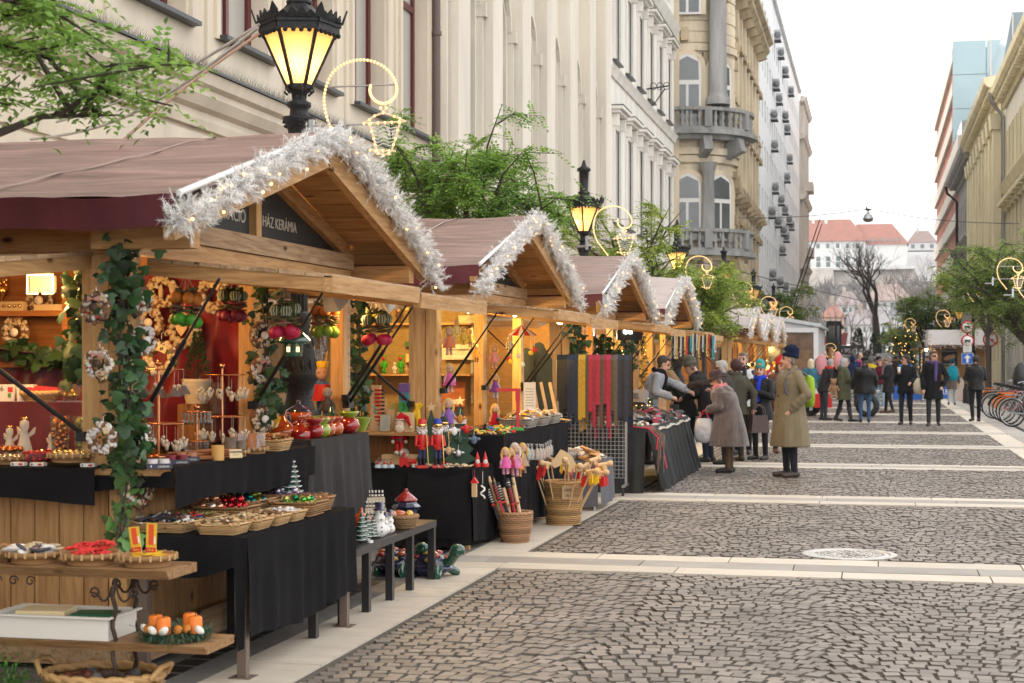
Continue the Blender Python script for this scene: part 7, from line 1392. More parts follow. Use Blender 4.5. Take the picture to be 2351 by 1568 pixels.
pot('lidded casserole with dark lid and blue knob',686,962,[(.08,0),(.1,.03),(.1,.08),(.09,.085),(0,.08)],gO,-3.8,1.2,extra=lid(gB,.085,.095));pot('lime green mixing bowl at the back',731,966,[(.06,0),(.085,.03),(.095,.1),(.1,.11),(.09,.11),(.08,.04),(0,.02)],gL,-3.78);pot('wide brown red bowl in the middle',708,990,[(.07,0),(.12,.04),(.145,.085),(.15,.09),(.135,.088),(.1,.04),(0,.02)],gO,-3.58)
pot('pumpkin shaped teapot with green striped lid',761,988,[(.06,0),(.1,.03),(.11,.06),(.08,.1),(0,.11)],gO,-3.55,extra={'lid':lambda mb:mb.mat(gG).lathe([(.085,.095),(.06,.125),(.02,.15),(.015,.19),(0,.2)],n=14),'spout':lambda mb:mb.mat(gO).tube([(.08,-.02,.05),(.13,-.05,.09),(.15,-.06,.12)],[.025,.015,.01],8)})
for i,(p,y,m,lab)in enumerate([(722,1003,gR,'small red oil burner with moon cut-out'),(738,1002,gL,'small lime oil burner'),(750,1000,gO,'small brown orange oil burner'),(768,998,gO,'round orange oil burner with star holes'),(801,987,gR,'red oil burner with a green bowl on top')]):pot(lab,p,y,bulb,m,-3.42,s=1.0 if i!=4 else 1.2,extra={'bowl':lambda mb,k=i:mb.mat(gL if k==4 else m).lathe([(.03,.09),(.06,.12),(.065,.135),(.055,.13),(0,.1)],n=14)})
pot('lime green open bowl at the far end of the ceramics table',823,985,[(.05,0),(.07,.03),(.105,.1),(.11,.105),(.1,.1),(.06,.03),(0,.02)],gL,-3.45);pot('long lime dish behind the red bowl',727,975,bp_,gL,-3.7);pot('red pepper shaped pot with curled stem',688,985,bulb,gR,-3.66)
c=atX(673,810,-3.35);t=thing('ceramic_lantern','dark green glazed ceramic house lantern hanging before the lamp post','lantern',c,R(20));mb=MB().mat(gG);mb.lathe([(.055,-.02),(.06,.05),(.1,.06),(.105,.07),(.05,.13),(.045,.14),(0,.15)],n=12);mb.build('roof_and_body',t)
for s_ in(-1,1):mb=MB().mat(glow('candle window',(1,.7,.35),1.5));mb.box((.055*s_*.5,-.05,.02),(.02,.012,.03));mb.build('window',t)
t=thing('low_bench','low black wooden bench standing on the stone strip','bench',(-3.53,10.5,0));m_lack=mat('black brown lacquer',(.022,.021,.022),.32,var=.2,spec=.5);mb=MB().mat(m_lack);mb.bx((-3.83,9.1,.4),(-3.25,10.44,.45));mb.bx((-3.83,10.446,.4),(-3.25,11.83,.45));mb.build('bench_top',t,world=True)
for y in(9.16,9.7,10.19,10.72,11.21,11.8):
 for x in(-3.28,-3.8):mb=MB().mat(m_lack);mb.bx((x-.025,y-.026,0),(x+.025,y+.026,.4));mb.build('leg',t,world=True)
def ctree(label,c,h,tiers=8):
 t=thing('ceramic_tree',label,'figurine',c,0,'green ceramic fir trees');pr=[(h*.09,0),(h*.09,h*.08)];sn=MB().mat(mat('snow glaze',(.7,.72,.7),.15,coat=.6))
 for k in range(tiers):u=k/tiers;r=h*.21*(1-u)**.85+.008;z=h*(.08+.86*u);pr+=[(r,z),(r*1.06,z+h*.02),(r*.66,z+h*.075)];sn.tube([(r*1.05*(1+.1*math.sin(a*.9))*math.cos(a*.314),r*1.05*(1+.1*math.sin(a*.9))*math.sin(a*.314),z+h*.012*(1+.6*math.sin(a*1.9)))for a in range(20)],max(.003,h*.011),5,closed=True)
 MB().mat(gG).lathe(pr+[(0,h)],n=16).build('tree_body',t);sn.build('snow_edges',t);return t
ctree('tall green ceramic fir tree with snowy tiers at the far end of the basket table',V((-3.6,9.62,.745)),.36,10)
for p,yb,h,lab in((830,1244,.2,'largest of the three ceramic fir trees on the bench'),(843,1236,.18,'middle ceramic fir tree behind the others on the bench'),(857,1234,.145,'smallest of the three ceramic fir trees on the bench')):ctree(lab,atZ(p,yb,.452),h,6)
for p,yb,s_,lab in((871,1232,1.0,'tallest ceramic snowman with black top hat on the bench'),(883,1227,.66,'small ceramic snowman at the front'),(894,1224,.7,'small ceramic snowman at the back right')):
 t=thing('ceramic_snowman',lab,'figurine',atZ(p,yb,.452),R(35),'ceramic snowmen on the bench',s_);MB().mat(mat('white glaze',(.72,.7,.66),.12,coat=.8)).lathe([(.03,0),(.055,.02),(.06,.05),(.045,.085),(.035,.095),(.045,.115),(.04,.14),(.028,.152),(.034,.17),(.03,.19),(0,.2)],n=16).build('snow_body',t);MB().mat(gB).lathe([(.045,.183),(.045,.19),(.03,.192),(.032,.235),(0,.236)],n=14).build('top_hat',t);MB().mat(og).cyl((.0,-.03,.172),(.0,-.06,.17),.007,.001).build('carrot_nose',t);mb=MB().mat(m_ink)
 for z in(.04,.07,.12):mb.ball((.0,-.058 if z<.1 else-.045,z),.006,6,4)
 mb.build('buttons',t)
pot('orange ceramic cup beside the snowmen',901,1222,[(.03,0),(.026,.03),(.04,.07),(.044,.075),(.03,.07),(0,.03)],gO,-3.4,.452);c=atZ(925,1212,.452);roundbasket('straw_bowl','coiled straw bowl holding glazed fruit on the bench',c,.075,.105,.085,mat('brown straw',(.28,.17,.08),.7,island=.25),6)
for dx,dy,s3,m,lab in((-.03,0,(.06,.05,.03),gO,'red and yellow glazed pepper lying in the straw bowl'),(.045,.01,(.03,.04,.03),gY,'yellow glazed fruit in the straw bowl'),(-.06,-.05,(.03,.03,.028),glaze('pink',(.5,.22,.2)),'pink glazed egg in the straw bowl')):one(MB().mat(m).ball((0,0,0),s3,12,8),'glazed_fruit',lab,'ceramic',loc=c+V((dx,dy,.1)))
c=atZ(932,1202,.452);t=thing('ceramic_house','ceramic bird house with red roof over cobalt body on the bench end','ceramic',c);MB().mat(gB).lathe([(.05,0),(.05,.06),(.07,.07),(.09,.1),(.115,.13),(.09,.15),(.07,.175),(0,.18)],n=10,sm=False).build('body',t);MB().mat(gR).lathe([(.085,.17),(.09,.18),(.03,.23),(.012,.245),(.012,.26),(0,.262)],n=10).build('roof',t);MB().mat(_M['brown leather']).tube([(.02,0,.25),(-.03,-.07,.17),(-.05,-.09,.1)],.006,5).build('strap',t)
pot('pumpkin shaped orange jar with green stalk behind the trees',829,1215,[(.05,0),(.08,.03),(.085,.06),(.05,.09),(.015,.1),(.012,.13),(0,.14)],gO,-3.6,.47)
t=thing('bottle_display','stepped cream cardboard display of small dropper bottles','display',V((pX(842,11.4),11.4,.452)),R(24));mcd=mat('pale display card',(.6,.53,.4),.7);mb=MB().mat(mcd)
for k in range(3):mb.bx((-.14,-.12+.08*k,0),(.14,-.045+.08*k,.05+.07*k))
mb.prism([(-.14,.0),(.0,.0),(.0,.34),(-.04,.37),(-.1,.37),(-.14,.34)],.008,frame((0,.13,0),(1,0,0),(0,0,1)));mb.build('stepped_box',t)
for w_,z in(('Aroma',.31),('&',.285),('Oils',.26)):text(w_,.026,m_ink,t,frame((-.07,.118,z),(1,0,0),(0,0,1)),'lettering',.0005)
bmesh_=None
for k in range(3):
 for i in range(11):
  o=None
  if bmesh_ is None:mb=MB().mat(m_ink);mb.cyl((0,0,0),(0,0,.035),.009,n=8);mb.mat(m_paper);mb.cyl((0,0,.008),(0,0,.022),.0094,n=8);mb.mat(m_white);mb.cyl((0,0,.035),(0,0,.052),.007,n=8);bmesh_=mb.build('dropper_bottle',t,loc=(0,0,0));o=bmesh_
  else:o=bmesh_.copy();COL.objects.link(o)
  o.location=(-.125+.025*i,-.085+.08*k,.05+.07*k)
one(MB().mat(m_white).cyl((0,0,0),(0,0,.016),.02,n=14),'tea_light','white tea light at the front edge of the bench','candle',loc=atZ(850,1246,.452))
def turtle(label,p,y):
 t=thing('ceramic_turtle',label,'figurine',atZ(p,y,0),R(-18),'ceramic turtles under the bench');MB().mat(gB).lathe([(.12,.03),(.17,.06),(.16,.09),(0,.1)],n=18,sq=(1.2,.9)).build('lower_shell',t);sh=MB().mat(gB);sh.ball((0,0,.09),(.17,.13,.11),16,8);sh=sh.build('shell',t);mb=MB()
 for i in range(11):a=i*2.4;r=(.14*(i/11)**.5);mb.mat((gO,_M['glaze orange'],gY,gR)[i%4]);n_=V((r*math.cos(a)*1.2,r*math.sin(a)*.85,.0));z=.09+.11*math.sqrt(max(.02,1-(n_.x/.17)**2-(n_.y/.13)**2));mb.ball((n_.x,n_.y,z-.006),(.04,.036,.02),8,5)
 k=mb.build('shell_plates',t);k.parent=sh;hd=MB().mat(gG);hd.tube([(.12,0,.1),(.2,0,.13),(.24,0,.19)],[.04,.04,.045],8);hd.ball((.26,0,.215),(.065,.055,.05),10,6);hd.build('head',t)
 for x in(-.11,.13):
  for s_ in(-1,1):MB().mat(gG).tube([(x,.07*s_,.07),(x+.03,.13*s_,.03),(x+.05,.15*s_,.02)],[.04,.035,.025],7).build('leg',t)
turtle('glazed ceramic turtle with orange shell plates, left under the bench',905,1318);turtle('glazed ceramic turtle with raised green head, right at the bench end',985,1322)
m_osb=mat('particle board',(.42,.29,.11),.8,col2=(.3,.19,.07),ns=16,st=(1,1,2));mb=MB().mat(m_osb);mb.bx((-6.0,16.3,.1),(-4.02,16.33,2.2));one(mb,'partition_wall','particle board partition behind the toy shelves','wall')
sh2=thing('toy_shelf','two plank shelves on metal brackets across the particle board','shelf',(-4.6,16.2,1.3))
for y in(858,742):z=atY(900,y,16.1).z;mb=MB().mat(W_y);mb.bx((-5.6,16.02,z-.02),(-4.05,16.29,z));mb.build('shelf_board',sh2,world=True)
for x in(pX(857,16.2),-4.1):mb=MB().mat(m_steel);mb.bx((x,16.27,1.2),(x+.025,16.3,2.1));mb.build('shelf_rail',sh2,world=True)
def plush(label,c,h,body,head,hair=None,dress=None,cat='doll',group=None,rz=20,sit=False,name='rag_doll',limbs=True,ears=False):
 t=thing(name,label,cat,c,R(rz),group,h);mb=MB().mat(cloth(body));mb.lathe([(.16 if dress else .1,.3),(.15,.36),(.1,.55),(.06,.66)],n=10);
 if limbs:
  for s_ in(-1,1):mb.tube([(.07*s_,0,.62),(.16*s_,-.03,.48),(.17*s_,-.06,.36)],[.045,.04,.035],6);mb.tube([(.055*s_,0,.35),(.06*s_,-.1 if sit else 0,.15),(.065*s_,-.22 if sit else-.02,.05)],[.05,.045,.055],6)
 mb.build('body',t);mb=MB().mat(cloth(head));mb.ball((0,-.01,.8),(.12,.11,.14),12,8);mb.mat(m_ink)
 for s_ in(-1,1):mb.ball((.045*s_,-.105,.81),.014,6,4)
 if ears:mb.mat(cloth(body));[mb.ball((.09*s_,0,.93),(.04,.02,.05),7,5)for s_ in(-1,1)]
 mb.build('head',t)
 if hair:
  mb=MB().mat(cloth(hair));mb.ball((0,.03,.83),(.14,.12,.15),12,8)
  for s_ in(-1,1):mb.tube([(.1*s_,0,.85),(.14*s_,-.02,.7),(.13*s_,-.03,.58)],[.05,.05,.03],6)
  mb.build('hair',t)
 if dress:mb=MB().mat(cloth(dress));mb.lathe([(.22,.27),(.17,.4),(.105,.55),(.085,.66)],n=12);mb.build('dress',t)
 return t
SK=(.6,.36,.25);BL=(.62,.42,.13)
for i,(p,yb,h,b,hd,hr,dr,lab)in enumerate([(882,858,.2,(.06,.35,.03),(.06,.35,.03),None,None,'left green frog puppet with wide red mouth on the toy shelf'),(920,858,.2,(.06,.35,.03),(.06,.35,.03),None,None,'right green frog puppet with wide red mouth on the toy shelf'),(906,862,.13,(.66,.64,.6),(.66,.64,.6),None,None,'white plush snowman sitting before the frogs'),(933,862,.1,(.5,.33,.14),(.5,.33,.14),None,None,'small wooden bead figure on the lower shelf'),(957,862,.11,(.55,.45,.1),SK,None,None,'yellow bead figure on the lower shelf'),(978,862,.12,(.2,.14,.25),SK,(.5,.35,.1),(.3,.2,.35),'little doll in a purple dress on the lower shelf'),(915,742,.18,(.12,.07,.04),SK,(.14,.07,.03),None,'seated curly brown-haired doll on the upper shelf'),(893,745,.14,(.3,.12,.05),SK,(.5,.15,.04),None,'red-haired doll leaning on the upper shelf'),(963,742,.13,(.05,.05,.06),SK,(.45,.03,.03),(.03,.03,.035),'small doll in a red hood on the upper shelf')]):
 q=atY(p,yb,16.1);q.z=(1.535 if yb<800 else 0)or q.z;q.z=atY(900,742 if yb<800 else 858,16.1).z;plush(lab,q,h,b,hd,hr,dr,'plush toy','soft toys on the two shelves',sit=True,ears=i<2)
 if i<2:one(MB().mat(m_red).ball((0,0,0),(.018,.01,.02),8,6),'puppet_mouth','open red mouth of the %s frog puppet'%('left','right')[i],'toy',loc=q+V((0,-.023,h*.8)))
for p,lab in((850,'left yellow plush duck hanging over the upper shelf'),(868,'right yellow plush duck hanging over the upper shelf')):q=atY(p,722,15.9);t=thing('plush_duck',lab,'plush toy',q);my=cloth((.75,.5,.03));MB().mat(my).ball((0,0,0),(.08,.04,.045),10,7).build('body',t);MB().mat(my).ball((.08,0,.02),(.035,.03,.035),8,6).build('head',t)
for p,y,w,h,c_,lab,tx in((945,690,.16,.2,(.55,.38,.12),'picture book with figures on the upper shelf',None),(982,690,.16,.2,(.25,.3,.35),'blue picture puzzle on the upper shelf',None),(962,790,.3,.05,(.03,.1,.04),'dark green box lettered with building blocks','Építőkocka'),(958,822,.24,.09,(.5,.4,.12),'yellow game box with teddy pictures behind the figures',None),(1052,808,.34,.16,(.5,.47,.35),'wide game box with green logo lettered in black','Mágneses horgászjáték'),(1040,905,.26,.26,(.35,.1,.03),'red fireplace picture box on the toy counter',None),(1075,735,.2,.1,(.35,.36,.2),'boxed vehicle toy on the right of the upper shelf',None)):
 q=atY(p,y,16.22);t=thing('toy_box',lab,'toy box',q);MB().mat(mat('print %s'%lab[:9],c_,.45,col2=tuple(min(1,k*1.7+.03)for k in c_),ns=22)).box((0,0,0),(w,.04,h)).build('carton',t);MB().mat(m_paper).box((w*.1,-.0215,-h*.3),(w*.5,.002,h*.18)).build('print',t)
 if tx:text(tx,h*.3 if len(tx)<12 else .026,mat('yellow lettering',(.8,.6,.1),.5)if len(tx)<12 else m_ink,t,frame((0,-.024,h*.15),(1,0,0),(0,0,1)),'lettering',.0005)
zl=1.01;mb=MB().mat(W_x);mb.bx((-6.0,13.95,.98),(-3.95,14.35,1.008));one(mb,'counter_board','near counter board of the toy hut','counter')
YY=14.2
def board(label,p,w,h,d,m,tilt=-.12,z=zl,Y=YY,name='wooden_toy',extra=None):
 t=thing(name,label,'toy',V((pX(p,Y),Y,z)),0,None);mb=MB().mat(m);mb.box((0,0,h/2),(w,d,h),rx=tilt);mb.build('board',t)
 if extra:mb=MB();extra(mb);mb.build('pieces',t)
 return t
def pegs(mb):
 for k in range(10):z=.06+.035*k;mb.mat(m_red).cyl((0,-.02,z),(.07,-.03,z),.01,n=7);mb.mat(m_ink).cyl((.07,-.03,z),(.095,-.032,z),.0095,n=7)
board('tall wooden board holding red and black pegs',862,.09,.42,.03,m_toy,extra=pegs);board('wooden shelf of letter stamps with sign at its top',838,.14,.36,.02,mat('yellow toy wood',(.6,.42,.15),.5),-.25,Y=14.3);board('upright plain wood plank toy beside the pegs',880,.05,.3,.03,m_toy,Y=14.25)
for k,(c_,tx)in enumerate((((.03,.28,.06),'3'),((.04,.25,.3),'2'),((.15,.08,.25),''))):
 t=board(('lowest green block numbered 3 of the toy tower','middle teal block numbered 2 of the toy tower','top purple block with a car picture on the toy tower')[k],929,.085,.085,.085,mat('block %d'%k,c_,.5),0,zl+.18+.087*k,name='number_block')
 if tx:text(tx,.085,(m_ink,m_red)[k],t,frame((0,-.044,.043),(1,0,0),(0,0,1)),'number',.001)
board('plain wooden box with white label in front of the number blocks',933,.15,.175,.1,mat('bare plywood',(.66,.5,.28),.55),0,Y=14.12);board('yellow board puzzle leaning behind the blocks',905,.17,.26,.015,mat('yellow puzzle',(.6,.45,.12),.5,col2=(.35,.4,.15),ns=14),-.3,Y=14.3);board('small picture puzzle standing on the ledge',885,.1,.15,.02,mat('pale puzzle',(.55,.45,.25),.5,col2=(.2,.3,.35),ns=16),-.2,Y=14.1);board('thick flat wooden packet by the blocks',897,.07,.2,.03,m_toy,-.1,Y=14.22)
for p,h,lab in((955,.25,'yellow crescent wooden rocker beside the castle toy'),(974,.26,'yellow saw-toothed wooden piece by the corner post')):q=V((pX(p,14.15),14.15,zl));mb=MB().mat(mat('yellow paint',(.75,.48,.02),.4));mb.tube([q+V((-.05+.1*(k/8)**2*(1 if p<960 else-.2),0,h*k/8))for k in range(9)],[.025]*9,8);one(mb,'wooden_toy',lab,'toy')
q=V((pX(968,14.3),14.3,zl+.2));mb=MB().mat(mat('castle blue',(.05,.1,.14),.5));mb.box(q,(.09,.03,.12));[mb.lathe([(.014,0),(.014,.05),(.018,.05),(0,.09)],q+V((-.035+.035*k,0,.06)),8)for k in range(3)];one(mb,'toy_castle','dark blue toy castle behind the yellow saw','toy')
t=thing('toy_table','low table under black cloth in front of the toy hut','table',(-3.9,13.85,0));mb=MB().mat(W_x);mb.bx((-4.7,13.62,.67),(-3.46,14.13,.705));mb.build('tabletop',t,world=True)
for x in(-4.6,-3.52):mb=MB().mat(W_post);mb.bx((x,13.7,0),(x+.05,13.75,.67));mb.build('leg',t,world=True)
cloth_over('black cloth draped and pinned over the low toy table',-4.7,-3.42,13.58,14.4,.715,.05,sides='near front',fold=.014,seed=8);mb=MB().mat(m_black);A,B_=V((-3.95,13.55,.69)),V((-3.44,13.55,.7));mb.grid(lambda a,b:V((-3.98+.54*b,13.55-.035*math.sin(a*PI)-.02*math.sin(b*PI),.69-.05*math.sin(b*PI)*(1-a)-.58*a-.0)),14,20);one(mb,'table_cloth','second black cloth sagging in a swag on the toy table front','cloth')
t=thing('counter_table','long counter under black cloth along the street side of the toy hut','table',(-3.6,16,0));mb=MB().mat(W_y);mb.bx((-3.86,14.45,.93),(-3.35,17.5,.96));mb.build('tabletop',t,world=True);mb=MB().mat(W_post);mb.bx((-3.8,14.6,0),(-3.75,14.65,.93));mb.build('leg',t,world=True);mb=MB().mat(W_post);mb.bx((-3.8,17.3,0),(-3.75,17.35,.93));mb.build('leg',t,world=True)
cloth_over('black cloth in vertical folds along the toy hut counter',-3.87,-3.32,14.42,17.55,.97,.06,sides='near front',fold=.016,seed=9)
tz2=.717
def nutcracker(label,p,yb,coat,hat,h=.43):
 t=thing('nutcracker',label,'figurine',atZ(p,yb,tz2),R(25),'wooden nutcracker soldiers',h/.43);MB().mat(m_red).box((0,0,.012),(.1,.08,.024)).build('base',t);mb=MB().mat(coat);mb.lathe([(.032,.16),(.036,.22),(.042,.28),(.03,.3)],n=12);mb.tube([(.045,0,.28),(.058,-.02,.2),(.03,-.05,.19)],[.016,.014,.012],7);mb.tube([(-.045,0,.28),(-.058,-.02,.2),(-.03,-.05,.19)],[.016,.014,.012],7);mb.build('coat',t);mb=MB().mat(mat('navy trousers',(.02,.03,.12),.5))
 for s_ in(-1,1):mb.cyl((.018*s_,0,.024),(.018*s_,0,.17),.015,n=8)
 mb.build('legs',t);mb=MB().mat(mat('black boots',(.01,.01,.012),.2))
 for s_ in(-1,1):mb.cyl((.018*s_,0,.024),(.018*s_,0,.085),.0175,n=8)
 mb.build('boots',t);mb=MB().mat(mat('painted face',(.62,.38,.25),.4));mb.lathe([(.028,.3),(.033,.33),(.03,.36)],n=12);mb.mat(m_ink);mb.ball((.012,-.031,.345),.005,6,4);mb.ball((-.012,-.031,.345),.005,6,4);mb.build('face',t);mb=MB().mat(cloth((.7,.68,.66)))
 for i in range(26):a=i*2.4;mb.ball((.036*math.cos(a),.036*math.sin(a)+.012,.3+.06*rnd()),.016,6,4)
 mb.ball((0,-.034,.31),(.016,.01,.022),7,5);mb.build('white_hair',t);mb=MB().mat(hat);mb.lathe([(.034,.36),(.037,.37),(.038,.4),(.028,.43),(0,.435)],n=12);mb.mat(m_gold);mb.lathe([(.039,.362),(.041,.362),(.041,.385),(.039,.385)],n=12,cap=False);mb.build('crown',t);mb=MB().mat(m_gold);mb.cyl((.045,-.06,.03),(.03,-.055,.3),.005,n=6);mb.build('sceptre',t);return t
nutcracker('nutcracker soldier in red cape with gold crown, left',969,1074,m_red,m_red);nutcracker('nutcracker soldier in short red tunic with blue cap, right',1005,1074,m_red,mat('royal blue',(.02,.04,.35),.4));nutcracker('nutcracker in a tall black hat half behind the right soldier',1019,1066,mat('dark green coat',(.02,.06,.02),.5),m_ink)
t=plush('plush old man with white beard, red suit and drooping red cap',V((pX(917,14.02),14.02,tz2+.09)),.34,(.5,.012,.02),(.66,.5,.4),None,None,'plush toy',None,15,True,'plush_toy');mb=MB().mat(cloth((.68,.6,.48)));mb.ball((0,-.08,.7),(.13,.06,.13),10,7);mb.ball((0,0,.93),(.14,.13,.035),10,6);[mb.ball((.17*s_,-.07,.34),.05)for s_ in(-1,1)];[mb.ball((.07*s_,-.24,.05),(.07,.09,.06))for s_ in(-1,1)];mb.ball((.3,0,.72),.04);mb.build('beard_and_trim',t);MB().mat(cloth((.5,.012,.02))).tube([(0,0,.93),(.05,0,1.04),(.2,0,.98),(.29,0,.76)],[.12,.09,.06,.03],10).build('cap',t);MB().mat(m_ink).lathe([(.155,.37),(.157,.42)],n=12,cap=False).build('belt',t)
for i,p in enumerate((868,875,883,890,898,906)):
 t=thing('snow_globe','small snow globe on a blue snowy base','snow globe',atZ(p,1074-8*(i%2),tz2),0,'row of small snow globes');MB().mat(mat('blue snowy base',(.2,.4,.5),.4,col2=(.7,.72,.72),ns=60)).lathe([(.03,0),(.03,.02),(.02,.03)],n=12).build('base',t);MB().mat(glass).ball((0,0,.05),.03,12,8).build('globe',t);MB().mat(m_red).lathe([(.014,.03),(.01,.05),(0,.066)],n=8).build('figure',t)
t=thing('snow_globe','larger snow globe riding on a red toy train','snow globe',atZ(930,1072,tz2),R(10));mb=MB().mat(m_red);mb.bx((-.05,-.03,.02),(.02,.03,.08));mb.cyl((.03,0,.05),(.1,0,.05),.025);[mb.cyl((x,-.035,.02),(x,.035,.02),.02)for x in(-.03,.03,.08)];mb.build('train',t);MB().mat(glass).ball((-.01,0,.12),.05,14,9).build('globe',t);MB().mat(m_red).lathe([(.02,.08),(.014,.12),(0,.14)],(-.01,0,0),8).build('figure',t)
for p,lab in((1096,'left red gnome pair doll at the toy table corner'),(1114,'right red gnome pair doll at the toy table corner')):t=thing('gnome_doll',lab,'doll',atZ(p,1072,tz2),R(20));MB().mat(m_red).lathe([(.03,0),(.035,.03),(.02,.05),(.024,.06),(.012,.1),(0,.14)],n=10).build('suit',t);MB().mat(cloth((.68,.66,.6))).ball((0,-.022,.045),(.02,.012,.025),8,6).build('beard',t)
mfir=mat('dark green painted wood',(.02,.06,.03),.55)
for p,yb,h,lab in((990,1068,.5,'plain dark green wooden tree with a wooden star behind the soldiers'),(1056,1060,.56,'jagged dark green wooden tree hung with ornaments and a gold star')):
 Yt=14.1 if p<1000 else 13.97;q=V((pX(p,Yt),Yt,tz2));t=thing('wooden_tree',lab,'decoration',q,R(15));pl=[(-.02,0),(.02,0)];
 for k in range(5):w=.15*(1-k/5.4);z=h*(.1+.85*k/5);pl+=[(w,z),(w*.55,z+h*.09)]
 pl=pl+[(0,h)]+[(-x,y)for x,y in pl[:1:-1]];MB().mat(mfir).prism(pl,.018,frame((0,0,0),(1,0,0),(0,0,1))).build('tree_board',t);MB().mat(m_gold if p>1000 else m_toy).prism([((.05 if k%2==0 else .02)*math.cos(PI/2+k*PI/5),(.05 if k%2==0 else .02)*math.sin(PI/2+k*PI/5))for k in range(10)],.014,frame((0,-.02,h+.02),(1,0,0),(0,0,1))).build('star',t)
 if p>1000:
  sg_=MB().mat(m_paper);sg_.box((.0,-.03,h*.72),(.11,.008,.055));sg_=sg_.build('sign',t);text('BOLDOG',.016,m_ink,sg_,frame((0,-.0345,h*.74),(1,0,0),(0,0,1)),'lettering',.0005);text('KARÁCSONYT',.012,m_ink,sg_,frame((0,-.0345,h*.71),(1,0,0),(0,0,1)),'lettering',.0005)
for p,y,m,lab in((1043,990,m_white,'white angel ornament hung on the jagged wooden tree'),(1056,962,og,'orange bird ornament on the jagged wooden tree'),(1070,985,m_red,'red santa car ornament on the jagged wooden tree'),(1055,1010,mfir,'red and green drummer ornament low on the wooden tree'),(1030,1035,m_toy,'pale wooden angel board ornament with heart'),(1052,1042,m_steel,'grey wooden bird ornament on the dark rail'),(1088,1010,mat('slate blue',(.1,.14,.2),.5),'slate blue tree ornament on the dark rail')):q=atY(p,y,13.92);t=thing('tree_ornament',lab,'ornament',q,R(15));mb=MB().mat(m);mb.ball((0,0,0),(.03,.012,.04),8,6);[mb.ball((.035*s_,0,.01),(.025,.008,.014),7,5)for s_ in(-1,1)];mb.build('figure',t);MB().mat(m_paper).tube([(0,0,.04),(.004,0,.09)],.002,4).build('thread',t)
scatter('small pale wooden ornaments strewn along the front of the toy table','wooden_ornaments','ornaments',(-3.72,13.68,.722),.55,.14,.02,70,mk_slice([m_toy,wht,_nut[0],m_steel],.026),0,12);t=thing('ornament_rack','dark brown wooden peg rack at the toy table corner','display',atZ(1080,1060,tz2)+V((0,.15,0)),R(20));mb=MB().mat(W_dk);[mb.cyl((-.12,.04*k,.2),(.14,.04*k,.2),.008)for k in(-1,1)];[mb.bx((x,-.05,0),(x+.02,.05,.21))for x in(-.1,.1)];mb.build('rack',t)
for i,(p,y0,y1,X,b,dr,lab)in enumerate([(1031,750,818,-3.83,(.6,.3,.25),(.65,.2,.08),'hanging rag doll in an orange dress, topmost on the toy hut post'),(1032,835,904,-3.83,(.6,.4,.4),(.65,.12,.35),'hanging rag doll in a bright pink dress, second on the post'),(1029,915,993,-3.8,(.3,.3,.45),(.25,.12,.4),'hanging rag doll in a purple dress, lowest on the post'),(1134,789,849,-3.83,(.6,.35,.3),(.6,.28,.3),'hanging rag doll in a pale pink frock on the far toy hut post, top'),(1136,857,917,-3.83,(.5,.45,.5),(.2,.06,.35),'hanging rag doll in a violet skirt on the far toy hut post'),(1136,928,992,-3.75,(.5,.3,.2),(.35,.01,.03),'hanging rag doll in a dark red dress, lowest on the far post'),(1160,1028,1092,-3.26,(.6,.3,.4),(.65,.12,.35),'doll in a pink dress, first of those hanging from the black counter'),(1172,1030,1090,-3.28,(.5,.2,.2),(.35,.02,.06),'doll in a wine red dress, second along the black counter'),(1182,1018,1096,-3.25,(.6,.35,.4),(.6,.2,.35),'doll with grey plaits and a rose frock, third along the counter'),(1189,1026,1098,-3.25,(.6,.3,.1),(.6,.2,.04),'doll in an orange dress, fourth along the counter'),(1200,1018,1090,-3.26,(.3,.2,.15),(.4,.28,.2),'doll in a flowered brown dress, last along the counter')]):
 h=atX(p,y0,X).z-atX(p,y1,X).z;plush(lab,atX(p,y1,X),h*1.05,b,SK,BL if i!=8 else(.6,.55,.5),dr,'doll','hanging rag dolls',25)
for i,p in enumerate((1213,1221,1233,1241,1247,1254,1259,1264)):q=atX(p,1030-3*(i-4 if i>4 else 0),-3.28);t=thing('cookie_pack','small cellophane cookie pack pinned to the black counter cloth','packet',q,R(60),'cookie packs pinned along the counter');MB().mat(mat('pale cookie',(.55,.38,.25),.7)if i else mat('mint sweets',(.3,.55,.45),.6)).ball((0,0,-.05),(.03,.015,.055),8,6).build('contents',t);MB().mat(celo).lathe([(.036,-.11),(.036,-.02),(.008,.01),(.02,.05)],n=8,sq=(1,.6)).build('wrapper',t)
scatter('little painted wooden toy cars and beads along the toy counter','painted_toys','toys',(-3.5,15.0,.975),.3,.9,.04,90,mk_pack([m_red,_M['yellow paint'],mat('toy green',(.05,.35,.06),.4),mat('toy blue',(.05,.15,.5),.4),m_toy],.05),0,14)
c=atZ(1192,985,.975);t=thing('hanging_toy','red wooden crane toy with string and green base','toy',V((-3.45,15.3,.975)),R(20));mb=MB().mat(m_red);mb.bx((.05,-.015,.03),(.08,.015,.4));mb.bx((-.14,-.012,.38),(.09,.012,.41));mb.bx((.045,-.02,.29),(.085,.02,.385));mb.build('arm',t);MB().mat(_M['toy green']).box((.05,0,.015),(.14,.1,.03)).build('base',t);MB().mat(m_paper).cyl((-.13,0,.12),(-.13,0,.38),.002,n=4).build('string',t);MB().mat(m_ink).ball((-.13,0,.11),.022).build('weight',t)
cookie=mat('biscuit brown',(.45,.22,.07),.6,island=.4)
